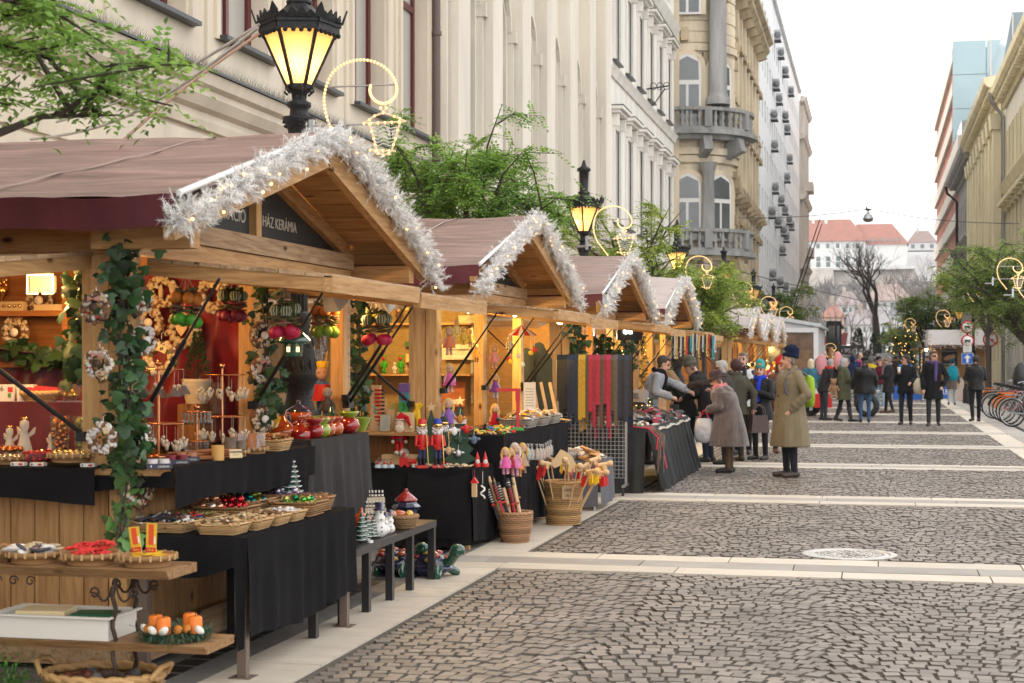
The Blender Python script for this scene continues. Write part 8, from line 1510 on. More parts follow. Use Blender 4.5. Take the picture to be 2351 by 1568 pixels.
for x,y,lab in((-3.52,15.95,'grey wicker tray of wrapped pale sweets on the toy counter'),(-3.5,16.5,'grey wicker tray of wrapped biscuits on the toy counter'),(-3.5,17.1,'wicker tray of gold banded biscuit rolls at the counter end')):tray('wicker_tray',lab,(x,y,.975),.32,.46,.09,0,mat('grey wicker',(.3,.27,.23),.7,island=.25),1.05,6);scatter('cellophane packets in the '+lab.split(' on ')[0].split(' at ')[0],'sweet_packets','packets',(x,y,1.06),.3,.42,.05,34,mk_pack([celo,wht,cookie,mat('gold foil',(.7,.45,.12),.25,.8)],.1),0,int(y*7))
c=V((-3.2,14.35,0));roundbasket('wicker_basket','round wicker waste basket full of toy swords',c,.118,.155,.27,mat('red brown wicker',(.36,.2,.1),.6,island=.3),16)
for i in range(21):
 a=i*2.4;r=.02+.09*(i/21)**.5;b=c+V((r*math.cos(a),r*math.sin(a),.05));d=V((-.3+.1*math.cos(a),.1*math.sin(a),1)).normalized();L_=uni(.46,.6);kind=i%3;t=thing('toy_sword',('red sheathed toy sword with black wound grip','plain wooden toy sword with cross guard','black and white wound toy katana')[kind]+' in the wicker basket','toy sword',b,0,'toy swords in the wicker basket: '+('red','wooden','katana')[kind]);M_=d.to_track_quat('Z','Y').to_matrix().to_4x4();m1=(m_red,m_toy,m_ink)[kind];mb=MB().mat(m1);mb.M=M_;mb.box((0,0,L_*.32),(.034,.016,L_*.64));mb.build('blade',t);mb=MB().mat((m_red,W_dk,m_red)[kind]);mb.M=M_;mb.box((0,0,L_*.65),(.085,.03,.018));mb.build('guard',t);mb=MB().mat((m_ink,m_toy,m_ink)[kind]);mb.M=M_;mb.cyl((0,0,L_*.66),(0,0,L_),.017,n=8)
 if kind!=1:mb.mat((m_red,m_red,m_paper)[kind]);[mb.cyl((0,0,L_*(.7+.045*k)),(0,0,L_*(.715+.045*k)),.0185,n=8)for k in range(6)]
 mb.build('grip',t)
c=V((-3.07,16.02,0));roundbasket('wicker_basket','tall honey wicker basket full of wooden pull toys with a price card',c,.165,.185,.43,mat('honey wicker',(0,0,0)),22);ptag('cardboard price card reading 1800 on the tall basket',c+V((.08,-.205,.27)),.11,.13,R(15),m=mat('kraft card',(.42,.29,.16),.8),tilt=0,tx=('1800','db'))
for i in range(14):
 a=i*2.4;r=.04+.12*(i/14)**.5;b=c+V((r*math.cos(a),r*math.sin(a),.1));d=V((math.cos(a)*.45+.1,math.sin(a)*.4,1)).normalized();L_=uni(.36,.52);t=thing('pull_toy','wooden push-along toy on a stick with '+('red','red','yellow')[i%3]+' flapping feet','toy',b,a,'push-along toys in the tall basket, '+('red','red','yellow')[i%3]);dl=Matrix.Rotation(-a,3,'Z')@d;e=dl*(L_+.1);MB().mat(m_toy).tube([(0,0,0),e],.008,6).build('stick',t);mb=MB().mat(m_toy);mb.cyl(e+V((-.05,0,0)),e+V((.06,0,.02)),.022,n=9);mb.ball(e+V((.08,0,.02)),.032,9,6);mb.cyl(e+V((.02,-.03,-.02)),e+V((.02,.03,-.02)),.026,n=10);mb.build('body',t)
 for s_ in(-1,1):MB().mat(m_red if i%3<2 else _M['yellow paint']).prism([(0,0),(.03,-.02),(.04,-.09),(0,-.12),(-.03,-.08)],.012,frame(e+V((.05*(1 if i%2 else-1),.03*s_,-.01)),(1,.3*s_,0),(0,.2,1))).build('foot',t)
t=thing('hobby_horse','plain wooden horse head rising above the pull toys','toy',c+V((-.02,.1,.62)),R(10));MB().mat(mat('bare plywood',(0,0,0))).prism([(-.13,-.02),(-.1,.03),(-.05,.1),(-.03,.13),(.0,.12),(.08,.07),(.13,-.02),(.14,-.1),(.02,-.1),(-.02,-.03),(-.09,-.06)],.02,frame((0,0,0),(1,0,0),(0,0,1))).build('head',t);MB().mat(m_toy).cyl((.05,.01,-.5),(.05,.01,-.08),.012).build('stick',t)
t=thing('side_table','small square table under a smooth grey cloth','table',(-3.22,17.9,0));MB().mat(W_y).bx((-3.52,17.5,.5),(-2.98,18.4,.53)).build('tabletop',t,world=True)
for x in(-3.48,-3.02):
 for y in(17.55,18.35):MB().mat(m_steel).cyl((x,y,0),(x,y,.5),.018).build('leg',t,world=True)
cloth_over('smooth grey cloth falling from the gingerbread table',-3.54,-2.96,17.47,18.44,.54,.07,m=m_greycl,fold=.01,seed=11,flare=.03);scatter('cellophane packs of gingerbread heaped on the grey cloth','gingerbread_packs','packets',(-3.25,17.9,.56),.5,.8,.07,60,mk_pack([cookie,cookie,celo,wht],.12),0,15)
mb=MB()
t=thing('belt_rack','wheeled steel grid rack hung with leather belts','rack',(-3.35,19.7,0));mb=MB().mat(m_steel)
for x in(-3.85,-2.99):mb.bx((x-.015,19.685,.12),(x+.015,19.715,1.66))
mb.bx((-3.85,19.69,1.63),(-2.99,19.71,1.66));mb.bx((-3.0,19.4,.1),(-2.97,20.0,.13));mb.bx((-3.87,19.4,.1),(-3.84,20.0,.13));mb.build('rack_frame',t,world=True);mb=MB().mat(m_steel);[mb.cyl((-3.83+.05*k,19.7,.2),(-3.83+.05*k,19.7,1.62),.004,n=5)for k in range(17)];[mb.cyl((-3.85,19.695,.2+.05*k),(-2.99,19.695,.2+.05*k),.004,n=5)for k in range(29)];mb.build('wire_grid',t,world=True)
for x in(-2.985,-3.855):MB().mat(m_dark).cyl((x-.012,19.42,.045),(x+.012,19.42,.045),.045,n=14).build('caster',t,world=True)
cols=[((.012,.012,.014),'black'),((.012,.012,.014),'black'),((.012,.012,.014),'black'),((.015,.028,.06),'navy'),((.02,.045,.09),'navy'),((.02,.045,.09),'navy'),((.55,.33,.03),'mustard'),((.55,.33,.03),'mustard'),((.1,.06,.04),'brown'),((.46,.015,.05),'crimson'),((.3,.02,.05),'wine red'),((.46,.015,.05),'crimson'),((.09,.045,.03),'brown'),((.3,.02,.05),'wine red'),((.3,.02,.035),'crimson'),((.06,.03,.025),'brown'),((.13,.09,.06),'taupe'),((.015,.028,.06),'navy'),((.012,.012,.014),'black'),((.02,.045,.09),'navy'),((.012,.012,.014),'black')]
for i,(c_,nm)in enumerate(cols):
 p=1284+8.2*i;x=pX(p,19.7);y1=948+62*abs(math.sin(i*1.7));zb=atY(p,y1,19.7).z;ml=mat('leather '+nm,c_,.4,var=.25,ns=20,bump=.3);mb=MB().mat(ml);w=.044
 pts=[(19.64,zb+.15),(19.645,1.4),(19.65,1.66),(19.68,1.72),(19.72,1.72),(19.75,1.66),(19.755,1.3),(19.75,zb)];vs=[]
 for y,z in pts:vs+=[(x-w/2,y,z),(x+w/2,y,z),(x+w/2,y+.004,z+.003),(x-w/2,y+.004,z+.003)]
 n=len(pts);mb.add(vs,[(4*k+a,4*k+(a+1)%4,4*k+4+(a+1)%4,4*k+4+a)for k in range(n-1)for a in range(4)]+[(0,3,2,1),(4*n-4,4*n-3,4*n-2,4*n-1)]);one(mb,'leather_belt',nm+' leather belt hanging over the steel rack','belt','belts on the rack, '+nm)
for i,(x,h,lab)in enumerate([(-3.95,.95,'left dark green wooden board leaning at the belt rack'),(-3.76,.9,'right dark green wooden board leaning at the belt rack'),(-3.86,1.02,'grey topped dark green board behind the other two')]):mb=MB().mat(mat('dark green stain',(.03,.04,.022),.5,var=.3));mb.prism([(-.09,0),(.09,0),(.09,h*.9),(.05,h*.98),(0,h),(-.05,h*.98),(-.09,h*.9)],.03,frame((x,18.3+.15*i,.85),(1,.2,0),(0,0,1)));one(mb,'wooden_board',lab,'board')
mb=MB().mat(m_paper);mb.box(atX(1216,910,-3.6),(.13,.004,.3),.3);q=mb.build('notice');tag(q,'long printed white notice hanging on the toy hut end post','notice');[MB().mat(m_ink).box((0,-.003,.05+.03*k),(.09,.002,.004),.3).build('print_line',q)for k in range(7)]
for k in range(3):q=atX(1262,940,-3.5);d=V((.05-.1*k,0,0));t=thing('toy_crossbow',('left','middle','right')[k]+' of three pale wooden toy crossbows leaning on the counter end','toy',q+d,.4*k);MB().mat(m_toy).bar((-.05,0,.3),(.04,0,-.14),.03).build('stock',t);MB().mat(m_toy).tube([(-.12,0,-.13),(.03,0,-.1),(.18,0,-.12)],.012,6).build('bow',t)
q=atX(1197,770,-3.55);t=thing('baby_mobile','red and white striped umbrella mobile with dangling stars','mobile',q);mb=MB();
for k in range(16):a,b=2*PI*k/16,2*PI*(k+1)/16;mb.mat(m_red if k%2 else m_white);mb.add([(0,0,.11),(.17*math.cos(a),.17*math.sin(a),0),(.17*math.cos(b),.17*math.sin(b),0),(0,0,.1)],[(0,1,2),(3,2,1)])
mb.build('umbrella',t)
for k in range(6):a=k;mb=MB().mat(m_paper);mb.cyl((.14*math.cos(a),.14*math.sin(a),0),(.14*math.cos(a),.14*math.sin(a),-.12-.03*k),.0015,n=4);mb.mat((m_red,_M['yellow paint'],m_paper)[k%3]);mb.ball((.14*math.cos(a),.14*math.sin(a),-.15-.03*k),(.028,.012,.028),7,5);mb.build('dangling_figure',t)
for i,(p,y,c_,lab)in enumerate([(1063,770,(.7,.55,.1),'yellow wooden bee figure hanging on a spring'),(1080,775,(.65,.5,.15),'golden angel figure hanging on a spring'),(1048,755,(.7,.6,.2),'pale yellow figure hanging on a spring by the post'),(1170,790,(.5,.45,.35),'pale aeroplane mobile left of the striped umbrella'),(1094,810,(.5,.2,.05),'brown jumping jack doll hanging by the shelf')]):q=atX(p,y,-3.8);plush(lab,q+V((0,0,-.1)),.2,c_,(.7,.45,.2),None,c_,'hanging toy','hanging spring toys',20,name='spring_toy');
for p,lab in((1076,'left fluorescent tube under the toy hut flaps'),(1184,'right fluorescent tube under the toy hut flaps')):q=atX(p,713 if p<1100 else 722,-3.3);t=thing('tube_lamp',lab,'lamp',q,R(-75));MB().mat(m_white).box((0,0,.02),(.62,.06,.03)).build('housing',t);MB().mat(glow('tube',(1,.85,.5),7)).cyl((-.29,0,-.005),(.29,0,-.005),.014,n=8).build('tube',t)
q=atX(1286,735,-3.5);t=thing('bare_bulb','round warm bulb glowing at the end of the toy hut','lamp',q);MB().mat(glow('bulb glass',(1,.75,.4),12)).ball((0,0,0),.05,12,8).build('bulb',t);MB().mat(m_white).cyl((0,0,.045),(0,0,.1),.02).build('socket',t)
q=atX(1446,762,-3.4);t=thing('floodlight','square floodlight with a glaring white lamp on the third hut','lamp',q,R(15));MB().mat(m_dark).box((0,.04,0),(.36,.08,.24)).build('housing',t);MB().mat(glow('white flood',(.85,1,.92),14)).box((-.03,-.01,.02),(.12,.02,.09)).build('lens',t)
t=plush('king marionette with yellow crown and striped tunic among the ceramics',atX(740,958,-4.1),.42,(.08,.15,.35),SK,None,None,'marionette',None,10,name='marionette');MB().mat(_M['yellow paint']).lathe([(.1,.9),(.12,1.02),(0,1.0)],n=8).build('crown',t);MB().mat(m_red).lathe([(.2,.3),(.14,.6)],n=10,cap=False).build('cape',t);MB().mat(m_toy).cyl((.05,0,.95),(.1,0,1.2),.015).build('control_stick',t)
plush('grey plush mole sitting beside the king marionette',atX(752,975,-4.0),.3,(.08,.07,.07),(.3,.27,.25),None,None,'plush toy',None,10,True,'plush_mole')
t=thing('leather_table','long counter of gloves and leather goods under dark cloth','table',(-3.3,22.4,0));MB().mat(W_y).bx((-3.88,19.95,.76),(-2.8,24.6,.79)).build('tabletop',t,world=True)
for y in(20.1,24.4):MB().mat(W_post).bx((-3.0,y,0),(-2.95,y+.05,.76)).build('leg',t,world=True)
cloth_over('dark grey cloth in deep folds falling from the leather counter',-3.88,-2.78,19.95,24.65,.8,.02,m=mat('dark grey cloth',(.026,.027,.027),.92,var=.3,ns=4),fold=.035,seed=13,flare=.17);MB_=MB().mat(mat('raw linen',(.45,.42,.36),.9));MB_.grid(lambda a,b:V((-2.86+.12*a,21.0+3.6*b,.806-.07*a*a+.01*math.sin(b*20))),4,40);one(MB_,'linen_edge','cream linen edge showing along the leather counter','cloth')
lth=[mat('leather black',(0,0,0)),mat('leather brown',(0,0,0)),mat('leather wine red',(0,0,0)),mat('tan leather',(.28,.14,.06),.5),mat('grey knit',(.25,.25,.26),.9)]
for i,(x,y,sx,sy,n,ms,lab)in enumerate([(-3.2,20.6,.7,1.0,80,[lth[3],celo,wht,mat('toy green',(0,0,0))],'small key rings and charms heaped on the near end of the leather counter'),(-3.2,22.0,.7,1.2,60,[lth[0],lth[0],lth[2],lth[4]],'folded black and red leather gloves on the leather counter'),(-3.2,23.5,.7,1.4,60,[lth[0],lth[0],lth[1],lth[2]],'leather purses spread on the far half of the counter')]):scatter(lab,('key_rings','leather_gloves','leather_purses')[i],('key rings','gloves','purses')[i],(x,y,.815),sx,sy,.03+.02*i,n,mk_pack(ms,.08 if i==0 else .2),0,30+i)
for i in range(11):c_=('crimson','brown','taupe','wine red')[i%4];mb=MB().mat(mat('leather '+c_,(0,0,0)));o=V((-2.95,20.0+.05*i,.815));l=uni(.25,.6);mb.tube([o+V((-.5,.1,0)),o,o+V((.2,-.05,-.01)),o+V((.27+.1*rnd(),-.1,-.12)),o+V((.3+.12*rnd(),-.12,-l))],.011,5);one(mb,'leather_strap','leather strap trailing over the near corner of the leather counter','strap','straps trailing over the counter corner, '+c_)if True else 0;COL.objects[-1]['label']=c_+' '+COL.objects[-1]['label']
mb=MB().mat(W_x);mb.bx((-4.9,24.4,1.0),(-3.5,24.9,1.05));one(mb,'counter_board','serving counter of the vendor in the grey sweater','counter');mg=mat('fir garland green',(.02,.055,.025),.7,island=.5)
garland('fir_garland',[(-4.6,24.36,1.04),(-3.95,24.33,1.0),(-3.5,24.36,1.03),(-3.38,24.7,1.02)],'dark fir garland with warm bulbs along the vendor counter',.12,90,None,40,50,mg);garland('fir_garland',[(-3.84,24.45,1.0),(-3.84,24.45,2.1)],'dark fir garland climbing the post beside the vendor',.1,60,None,4,51,mg);garland('fir_garland',[(-3.83,27.0,1.0),(-3.83,27.0,2.2)],'green garland on the near post of the necklace hut',.1,60,None,6,52,mg);garland('fir_garland',[(-3.5,24.3,.95),(-3.5,24.3,.6)],'fir sprays hanging below the vendor counter',.16,90,None,3,53,mg)
q=atY(1467,915,23.3);t=thing('card_terminal','grey payment terminal on the leather counter','terminal',q,R(-15));MB().mat(mat('grey plastic',(.2,.2,.21),.4)).box((0,0,.02),(.24,.12,.2),rx=-.4).build('case',t);MB().mat(m_pane).box((-.04,-.075,.045),(.1,.01,.08),rx=-.4).build('screen',t)
for i in range(9):mb=MB().mat((m_toy,_M['tan leather'],m_gold)[i%3]);q=V((-4.4+.1*i,24.6,1.06));mb.lathe([(.03,0),(.035,.04),(.02,.09),(0,.1)],n=9);one(mb,'trinket','small '+('wooden','leather','gilt')[i%3]+' trinket on the vendor counter','trinket','trinkets on the vendor counter, '+('wooden','leather','gilt')[i%3],loc=q)
for i in range(22):
 p=1545+4.6*i;q=atY(p,768+3*math.sin(i),26.9);nm,c_=(('black',(.012,.012,.014)),('silver',(.5,.5,.5)),('gold',(.6,.4,.12)),('red',(.4,.02,.03)),('turquoise',(.03,.3,.32)))[(0,1,2,0,1,0,2,3,0,4,1)[i%11]];mb=MB().mat(mat('beads '+nm,c_,.35,.5 if nm in('silver','gold')else 0));L_=.2+.14*abs(math.sin(i*2.1));mb.tube([q,q+V((-.015,0,-L_)),q+V((0,0,-L_-.03)),q+V((.015,0,-L_)),q+V((.004,0,0))],.011,5);mb.ball(q+V((0,0,-L_-.05)),.025,7,5);one(mb,'necklace',nm+' bead necklace hanging in the necklace hut','necklace','necklaces hanging in the fourth hut, '+nm)
mb=MB().mat(W_dk);mb.bx((-5.9,26.95,.1),(-4.6,27.0,2.3));mb.mat(m_osb);mb.bx((-4.9,28.9,.1),(-4.0,28.94,2.3));mb.bx((-5.9,22.6,.1),(-4.05,22.63,2.3));one(mb,'partition_wall','inner board partitions of the third and fourth huts','wall')
for Y in(47.0,53.3,59.6):q=V((-3.5,Y-1.0,.9));scatter('colourful small goods and lamps on the counter of the %s hut'%{47.0:'fifth',53.3:'sixth',59.6:'farthest left'}[Y],'small_goods','goods',(q.x-.3,Y,1.05),.8,3.2,.35,70,mk_ball([m_red,_M['yellow paint'],lth[0],m_white,m_bulb],.06),0,int(Y))
t=thing('pavilion_tent','white framed pavilion tent with clear plastic front at the end of the left stalls','tent',(-4.6,70,0));m_al=mat('white aluminium',(.72,.73,.74),.4);mb=MB().mat(m_al)
for x in(-2.3,-4.6,-6.9):mb.bx((x-.09,65.9,0),(x+.09,66.05,3.06))
for k in range(9):mb.bx((-2.36,66.4+k*1.1,0),(-2.24,66.62+k*1.1,3.0))
mb.bx((-7,65.88,2.72),(-2.22,66.06,2.9));mb.build('frame',t,world=True);mb=MB().mat(mat('grey tent skin',(.55,.58,.6),.5));mb.add([(-7.2,65.8,3.95),(-2.1,65.8,3.06),(-2.1,76.6,3.06),(-7.2,76.6,3.95),(-7.2,65.8,3.8),(-2.1,65.8,2.92),(-2.1,76.6,2.92),(-7.2,76.6,3.8)],[(0,1,2,3),(7,6,5,4),(0,4,5,1),(1,5,6,2)]);mb.add([(-6.9,65.95,2.9),(-2.3,65.95,2.9),(-2.3,65.95,3.0),(-6.9,65.95,3.82)],[(0,1,2,3)]);mb.build('roof',t,world=True)
mb=MB().mat(mat('clear tent plastic',(.16,.1,.07),.12,var=.6,ns=1.5,spec=.8));mb.bx((-6.8,65.96,.2),(-2.4,65.99,2.7));mb.bx((-2.3,66.1,.2),(-2.28,76,2.9));mb.build('plastic_wall',t,world=True)
t=thing('dark_pavilion','dark glass pavilion with black steel frame beyond the tent','pavilion',(-2.6,90,0));mb=MB().mat(m_dark);a,b=pX(1897,92),pX(1932,92);mb.bx((a,91.9,3.5),(b,92.1,3.75));mb.bx((b-.12,91.9,0),(b,92.1,3.5));mb.bx((b-.35,91.9,0),(b-.25,92.1,3.5));mb.bx((a,91.9,0),(a+.1,92.1,3.5));mb.bx((b-.1,92.1,3.4),(b,99,3.6));mb.build('frame',t,world=True);mb=MB().mat(mat('dark pavilion glass',(.03,.035,.025),.1,spec=.8));mb.bx((a+.1,91.97,0),(b-.13,92.0,3.5));mb.build('glazing',t,world=True)
a,b=pX(2148,94),pX(2262,94);t=thing('pancake_hut','wooden pancake hut with pale roof and black food poster on the right pavement','market stall',((a+b)/2,95,0));mb=MB().mat(W_front);n=16
for k in range(n):mb.bx((a+(b-a)*k/n,94,.1),(a+(b-a)*(k+1)/n-.004,94.05,2.42))
mb.bx((a-.05,94.05,.1),(a,97.4,2.4));mb.mat(W_post);mb.bx((a-.06,93.94,0),(a+.06,93.99,2.42));mb.bx((b-.06,93.94,0),(b+.06,93.99,2.42));mb.build('plank_wall',t,world=True);mb=MB().mat(mat('pale grey tarpaulin',(.6,.57,.55),.5,var=.12,bump=.3,bs=3));z0,z1=2.42,3.3;mb.add([(a-.45,93.3,z0),(b+.4,93.3,z0),(b+.3,95.7,z1),(a-.35,95.7,z1),(b+.4,98.1,z0),(a-.45,98.1,z0)],[(0,1,2,3),(3,2,4,5)]);mb.mat(m_burg);mb.bx((a-.45,93.28,z0-.14),(b+.4,93.3,z0));mb.build('roof_tarp',t,world=True)
hatch(t,(a-.05,94.2,2.3),(a-.05,97.0,2.3),(-1.3,0,-.15));pa,pb=pX(2162,93.9),pX(2198,93.9);mb=MB().mat(m_ink);zt,zb=atY(2180,802,93.9).z,atY(2180,840,93.9).z;mb.bx((pa,93.9,zb),(pb,93.94,zt));ps=mb.build('poster',t,world=True);mb=MB().mat(mat('pancake photo',(.62,.36,.2),.6,col2=(.45,.2,.1),ns=5));M_=Matrix.Rotation(-.3,3,'Y');mb.ball(((pa+pb)/2,93.89,(zt+zb)/2),((pb-pa)*.4,.02,.14),12,6,M_);mb.ball(((pa+pb)/2,93.88,(zt+zb)/2+.06),((pb-pa)*.36,.02,.07),12,6,M_);k=mb.build('pancake_picture',t,world=True);k.parent=ps
for s_,z in(('HUNGARIAN PANCAKE',zt-.09),('PALACSINTA',zb+.09)):k=text(s_,.085 if len(s_)>11 else .1,m_paper,t,frame((0,0,0),(1,0,0),(0,0,1)),'lettering',.002);k.location=V(((pa+pb)/2,93.89,z))-t.location;k.parent=ps
garland('tinsel_garland',[(a-.45,93.25,2.36),(b+.4,93.25,2.36)],'white tinsel garland along the eave of the pancake hut',.2,26,'tinsel garlands on the pancake hut',30,60);garland('tinsel_garland',[(a-.5,93.4,2.35),(a-.4,95.6,3.25)],'white tinsel garland up the gable of the pancake hut',.24,26,'tinsel garlands on the pancake hut',20,61);garland('fir_garland',[(pX(2112,93),93,.5),(pX(2112,93),93,2.1),(a-.2,94,2.2)],'fir garland with gold lights round the pancake hut awning post',.14,30,None,60,62,mg)
t=thing('awning_post','dark awning post wound with lights before the pancake hut','post',(pX(2112,93.1),93.1,0));MB().mat(m_dark).cyl((0,0,0),(0,0,2.3),.05).build('post',t)
lamp((a-.6,95,2.1),60,(1,.9,.6),.1);q=V((a-.5,94.4,2.15));t=thing('floodlight','white lamp glaring under the pancake hut awning','lamp',q);MB().mat(glow('white flood',(0,0,0),1)).ball((0,0,0),.1,10,6).build('lens',t);MB().mat(m_dark).box((0,.1,.05),(.25,.15,.2)).build('housing',t)
def disc(mb,c,r,m,y,n=28):mb.mat(m).lathe([(r,-.008),(r,.008),(0,.008)],(0,0,0),n,M=Matrix.Translation((c[0],y,c[1]))@Matrix.Rotation(PI/2,4,'X'))
m_sr,m_sw,m_sb=mat('sign red',(.55,.02,.02),.4),mat('sign white',(.72,.72,.7),.4),mat('sign blue',(.02,.12,.5),.4);Ys=62.0;x0=pX(2221,Ys);t=thing('sign_post','dark post with two round signs, a plate and a blue one-way arrow','traffic sign',(x0,Ys,0));zz_=lambda y:atY(2221,y,Ys).z
mb=MB().mat(m_iron);mb.cyl((0,.05,0),(0,.05,zz_(735)),.045);mb.lathe([(.16,0),(.16,.5),(.12,.6),(.1,.9),(.14,1.0),(.09,1.1),(.1,1.3),(.05,1.4)],(0,.05,0),12);mb.build('post',t)
for y,lab in((751,'horn'),(783,'lorry')):
 mb=MB();disc(mb,(0,zz_(y)),.235,m_sr,-.02);disc(mb,(0,zz_(y)),.185,m_sw,-.035);s_=mb.build('round_sign',t);mb=MB().mat(m_ink);mb.box((-.02,-.05,zz_(y)+.015),(.15,.006,.07));mb.box((.08,-.05,zz_(y)),(.055,.006,.05));[mb.lathe([(.024,0),(.024,.006)],(x,-.047,zz_(y)-.04),10,M=Matrix.Rotation(PI/2,3,'X'))for x in(-.055,.07)];k=mb.build('pictogram',t);k.parent=s_
mb=MB().mat(m_sw);mb.box((0,-.03,zz_(800)),(.3,.02,.27));s_=mb.build('text_plate',t)
for k,w_ in enumerate(('KIVÉVE','ENGEDÉLLYEL','6-10 h')):q=text(w_,.055 if k!=1 else .04,m_ink,s_,frame((0,-.043,zz_(800)+.08-.08*k),(1,0,0),(0,0,1)),'lettering',.001)
mb=MB().mat(m_sw);mb.box((0,-.02,zz_(823)),(.42,.02,.41));s_=mb.build('arrow_plate',t);mb=MB().mat(m_sb);mb.box((0,-.033,zz_(823)),(.39,.012,.38));k=mb.build('blue_field',t);k.parent=s_;mb=MB().mat(m_sw);h=zz_(823);mb.prism([(-.04,-.15),(.04,-.15),(.04,.01),(.125,.01),(0,.155),(-.125,.01),(-.04,.01)],.01,frame((0,-.042,h),(1,0,0),(0,0,1)));k=mb.build('white_arrow',t);k.parent=s_
Ys=72;t=thing('sign_post','round white sign with red ring and diagonal bar half hidden by branches','traffic sign',(pX(2274,Ys),Ys,0));h=atY(2274,779,Ys).z;mb=MB().mat(m_iron);mb.cyl((0,.08,0),(0,.08,h+.3),.05);mb.build('post',t);mb=MB();disc(mb,(0,h),.32,m_sr,-.02);disc(mb,(0,h),.255,m_sw,-.035);s_=mb.build('round_sign',t);mb=MB().mat(m_ink);mb.box((-.08,-.05,h),(.04,.01,.27));mb.box((.06,-.05,h-.04),(.12,.01,.11));mb.mat(m_sr);mb.box((0,-.062,h),(.065,.01,.52),ry=-.8);k=mb.build('pictogram',t);k.parent=s_
t=thing('stone_bollard','square pinkish stone bollard block right of the blue planters','bollard',(pX(2204,66),66,0));MB().mat(mat('pink granite',(.42,.33,.28),.6,var=.2,ns=20)).box((0,0,.44),(.36,.36,.88),tp=.92).build('block',t)
for p0,p1,y1,Y,lab,tx in((2050,2117,918,67,'long plain blue planter box behind the two men in black',None),(2148,2178,913,69,'blue planter box with white lettering behind the parka walker','ARFI'),(2212,2228,905,72,'narrow blue planter box behind the leather jacket',None)):
 a,b=pX(p0,Y),pX(p1,Y);t=thing('planter_box',lab,'planter',((a+b)/2,Y,0));MB().mat(mat('planter blue',(.015,.1,.42),.45)).box((0,.25,.27),(b-a,.5,.54)).build('box',t);MB().mat(mat('planter soil',(.06,.05,.04),.9)).box((0,.25,.545),((b-a)*.9,.42,.02)).build('soil',t)
 if tx:text(tx,.34,m_sw,t,frame((0.02,-.006,.27),(1,0,0),(0,0,1)),'lettering',.002)
def bicycle(col,m2):
 t=thing('bicycle','bicycle','bicycle',(0,0,0),0,'bicycles parked along the right pavement');mf=mat('bicycle paint %.2f %.2f'%col[:2],col,.35);ty=mat('tyre rubber',(.015,.015,.016),.7)
 for y in(-.52,.52):
  mb=MB().mat(ty);mb.tube([(0,y+.325*math.cos(q*PI/14),.345+.325*math.sin(q*PI/14))for q in range(28)],.02,6,closed=True);mb.build('tyre',t);mb=MB().mat(m_steel);mb.tube([(0,y+.3*math.cos(q*PI/14),.345+.3*math.sin(q*PI/14))for q in range(28)],.012,5,closed=True);[mb.cyl((0,y,.345),(0,y+.3*math.cos(a),.345+.3*math.sin(a)),.003,n=4)for a in[k*PI/8 for k in range(16)]];mb.cyl((-.04,y,.345),(.04,y,.345),.02);mb.mat(mat('orange reflector',(.8,.22,.02),.3));mb.ball((.015,y+.18,.42),(.01,.03,.02),6,4);mb.build('wheel',t)
  mb=MB().mat(m2);mb.tube([(0,y+.36*math.cos(R(a)),.345+.36*math.sin(R(a)))for a in range(10,150,14)],.022,5);mb.build('mudguard',t)
 mb=MB().mat(mf);H_,S_,B_,Rr,Fr=(0,-.36,.86),(0,.2,.82),(0,.06,.32),(0,.52,.345),(0,-.52,.345)
 for a,b in((H_,B_),((0,-.38,.78),(0,.16,.7)),(S_,B_),(B_,Rr),(S_,Rr),(H_,Fr)):mb.cyl(a,b,.018,n=7)
 mb.build('frame',t);MB().mat(m_dark).box((0,.22,.92),(.14,.26,.07),tp=.8).build('saddle',t);mb=MB().mat(m_steel);mb.tube([(-.28,-.22,1.0),(-.24,-.34,1.04),(0,-.38,1.02),(.24,-.34,1.04),(.28,-.22,1.0)],.012,6);mb.cyl((0,-.37,.86),(0,-.38,1.03),.014);mb.build('handlebar',t);MB().mat(m_dark).lathe([(.02,0),(.1,.01),(.1,.02)],(0,0,0),12,M=Matrix.Translation((.03,.06,.32))@Matrix.Rotation(PI/2,4,'Y')).build('chainring',t);MB().mat(m2).box((0,.5,.78),(.14,.36,.02)).build('carrier',t);return t
m_or=mat('orange mudguard',(.75,.17,.02),.4);BK=[bicycle((.02,.02,.022),m_or),bicycle((.35,.03,.05),m_dark),bicycle((.3,.31,.32),m_steel)]
for i,(x,y,k,lab)in enumerate([(3.72,40.7,2,'nearest parked bicycle, pale, with big chrome wheel at the frame edge'),(3.75,42.1,0,'second parked bicycle with orange rear mudguard'),(3.72,43.4,0,'third parked bicycle, black with orange parts'),(3.75,44.7,1,'fourth parked bicycle, dark red frame'),(3.7,46.2,2,'fifth parked bicycle with silver frame and front basket'),(3.72,47.8,1,'sixth parked bicycle, red, behind the leather jacket'),(3.75,49.5,0,'farthest parked bicycle, black with an orange carrier'),(4.7,45.0,0,'black bicycle standing further in under the tree')]):
 if not BK[k].get('used'):o=BK[k];o['used']=1;o.location=(x,y,0);o.rotation_euler=(0,0,R(62));o['label']=lab
 else:dup(BK[k],(x,y,0),R(62+7*math.sin(i*2)),lab)
for o in BK:del o['used']
mb=MB().mat(mat('black plastic cover',(.02,.02,.022),.35,bump=.6,bs=12));mb.lathe([(.05,0),(.2,.1),(.24,.35),(.16,.62),(.05,.75)],n=12,sq=(1,.7));one(mb,'child_seat','black covered child seat standing tall on a parked bicycle','child seat',loc=(3.95,46.6,.8))
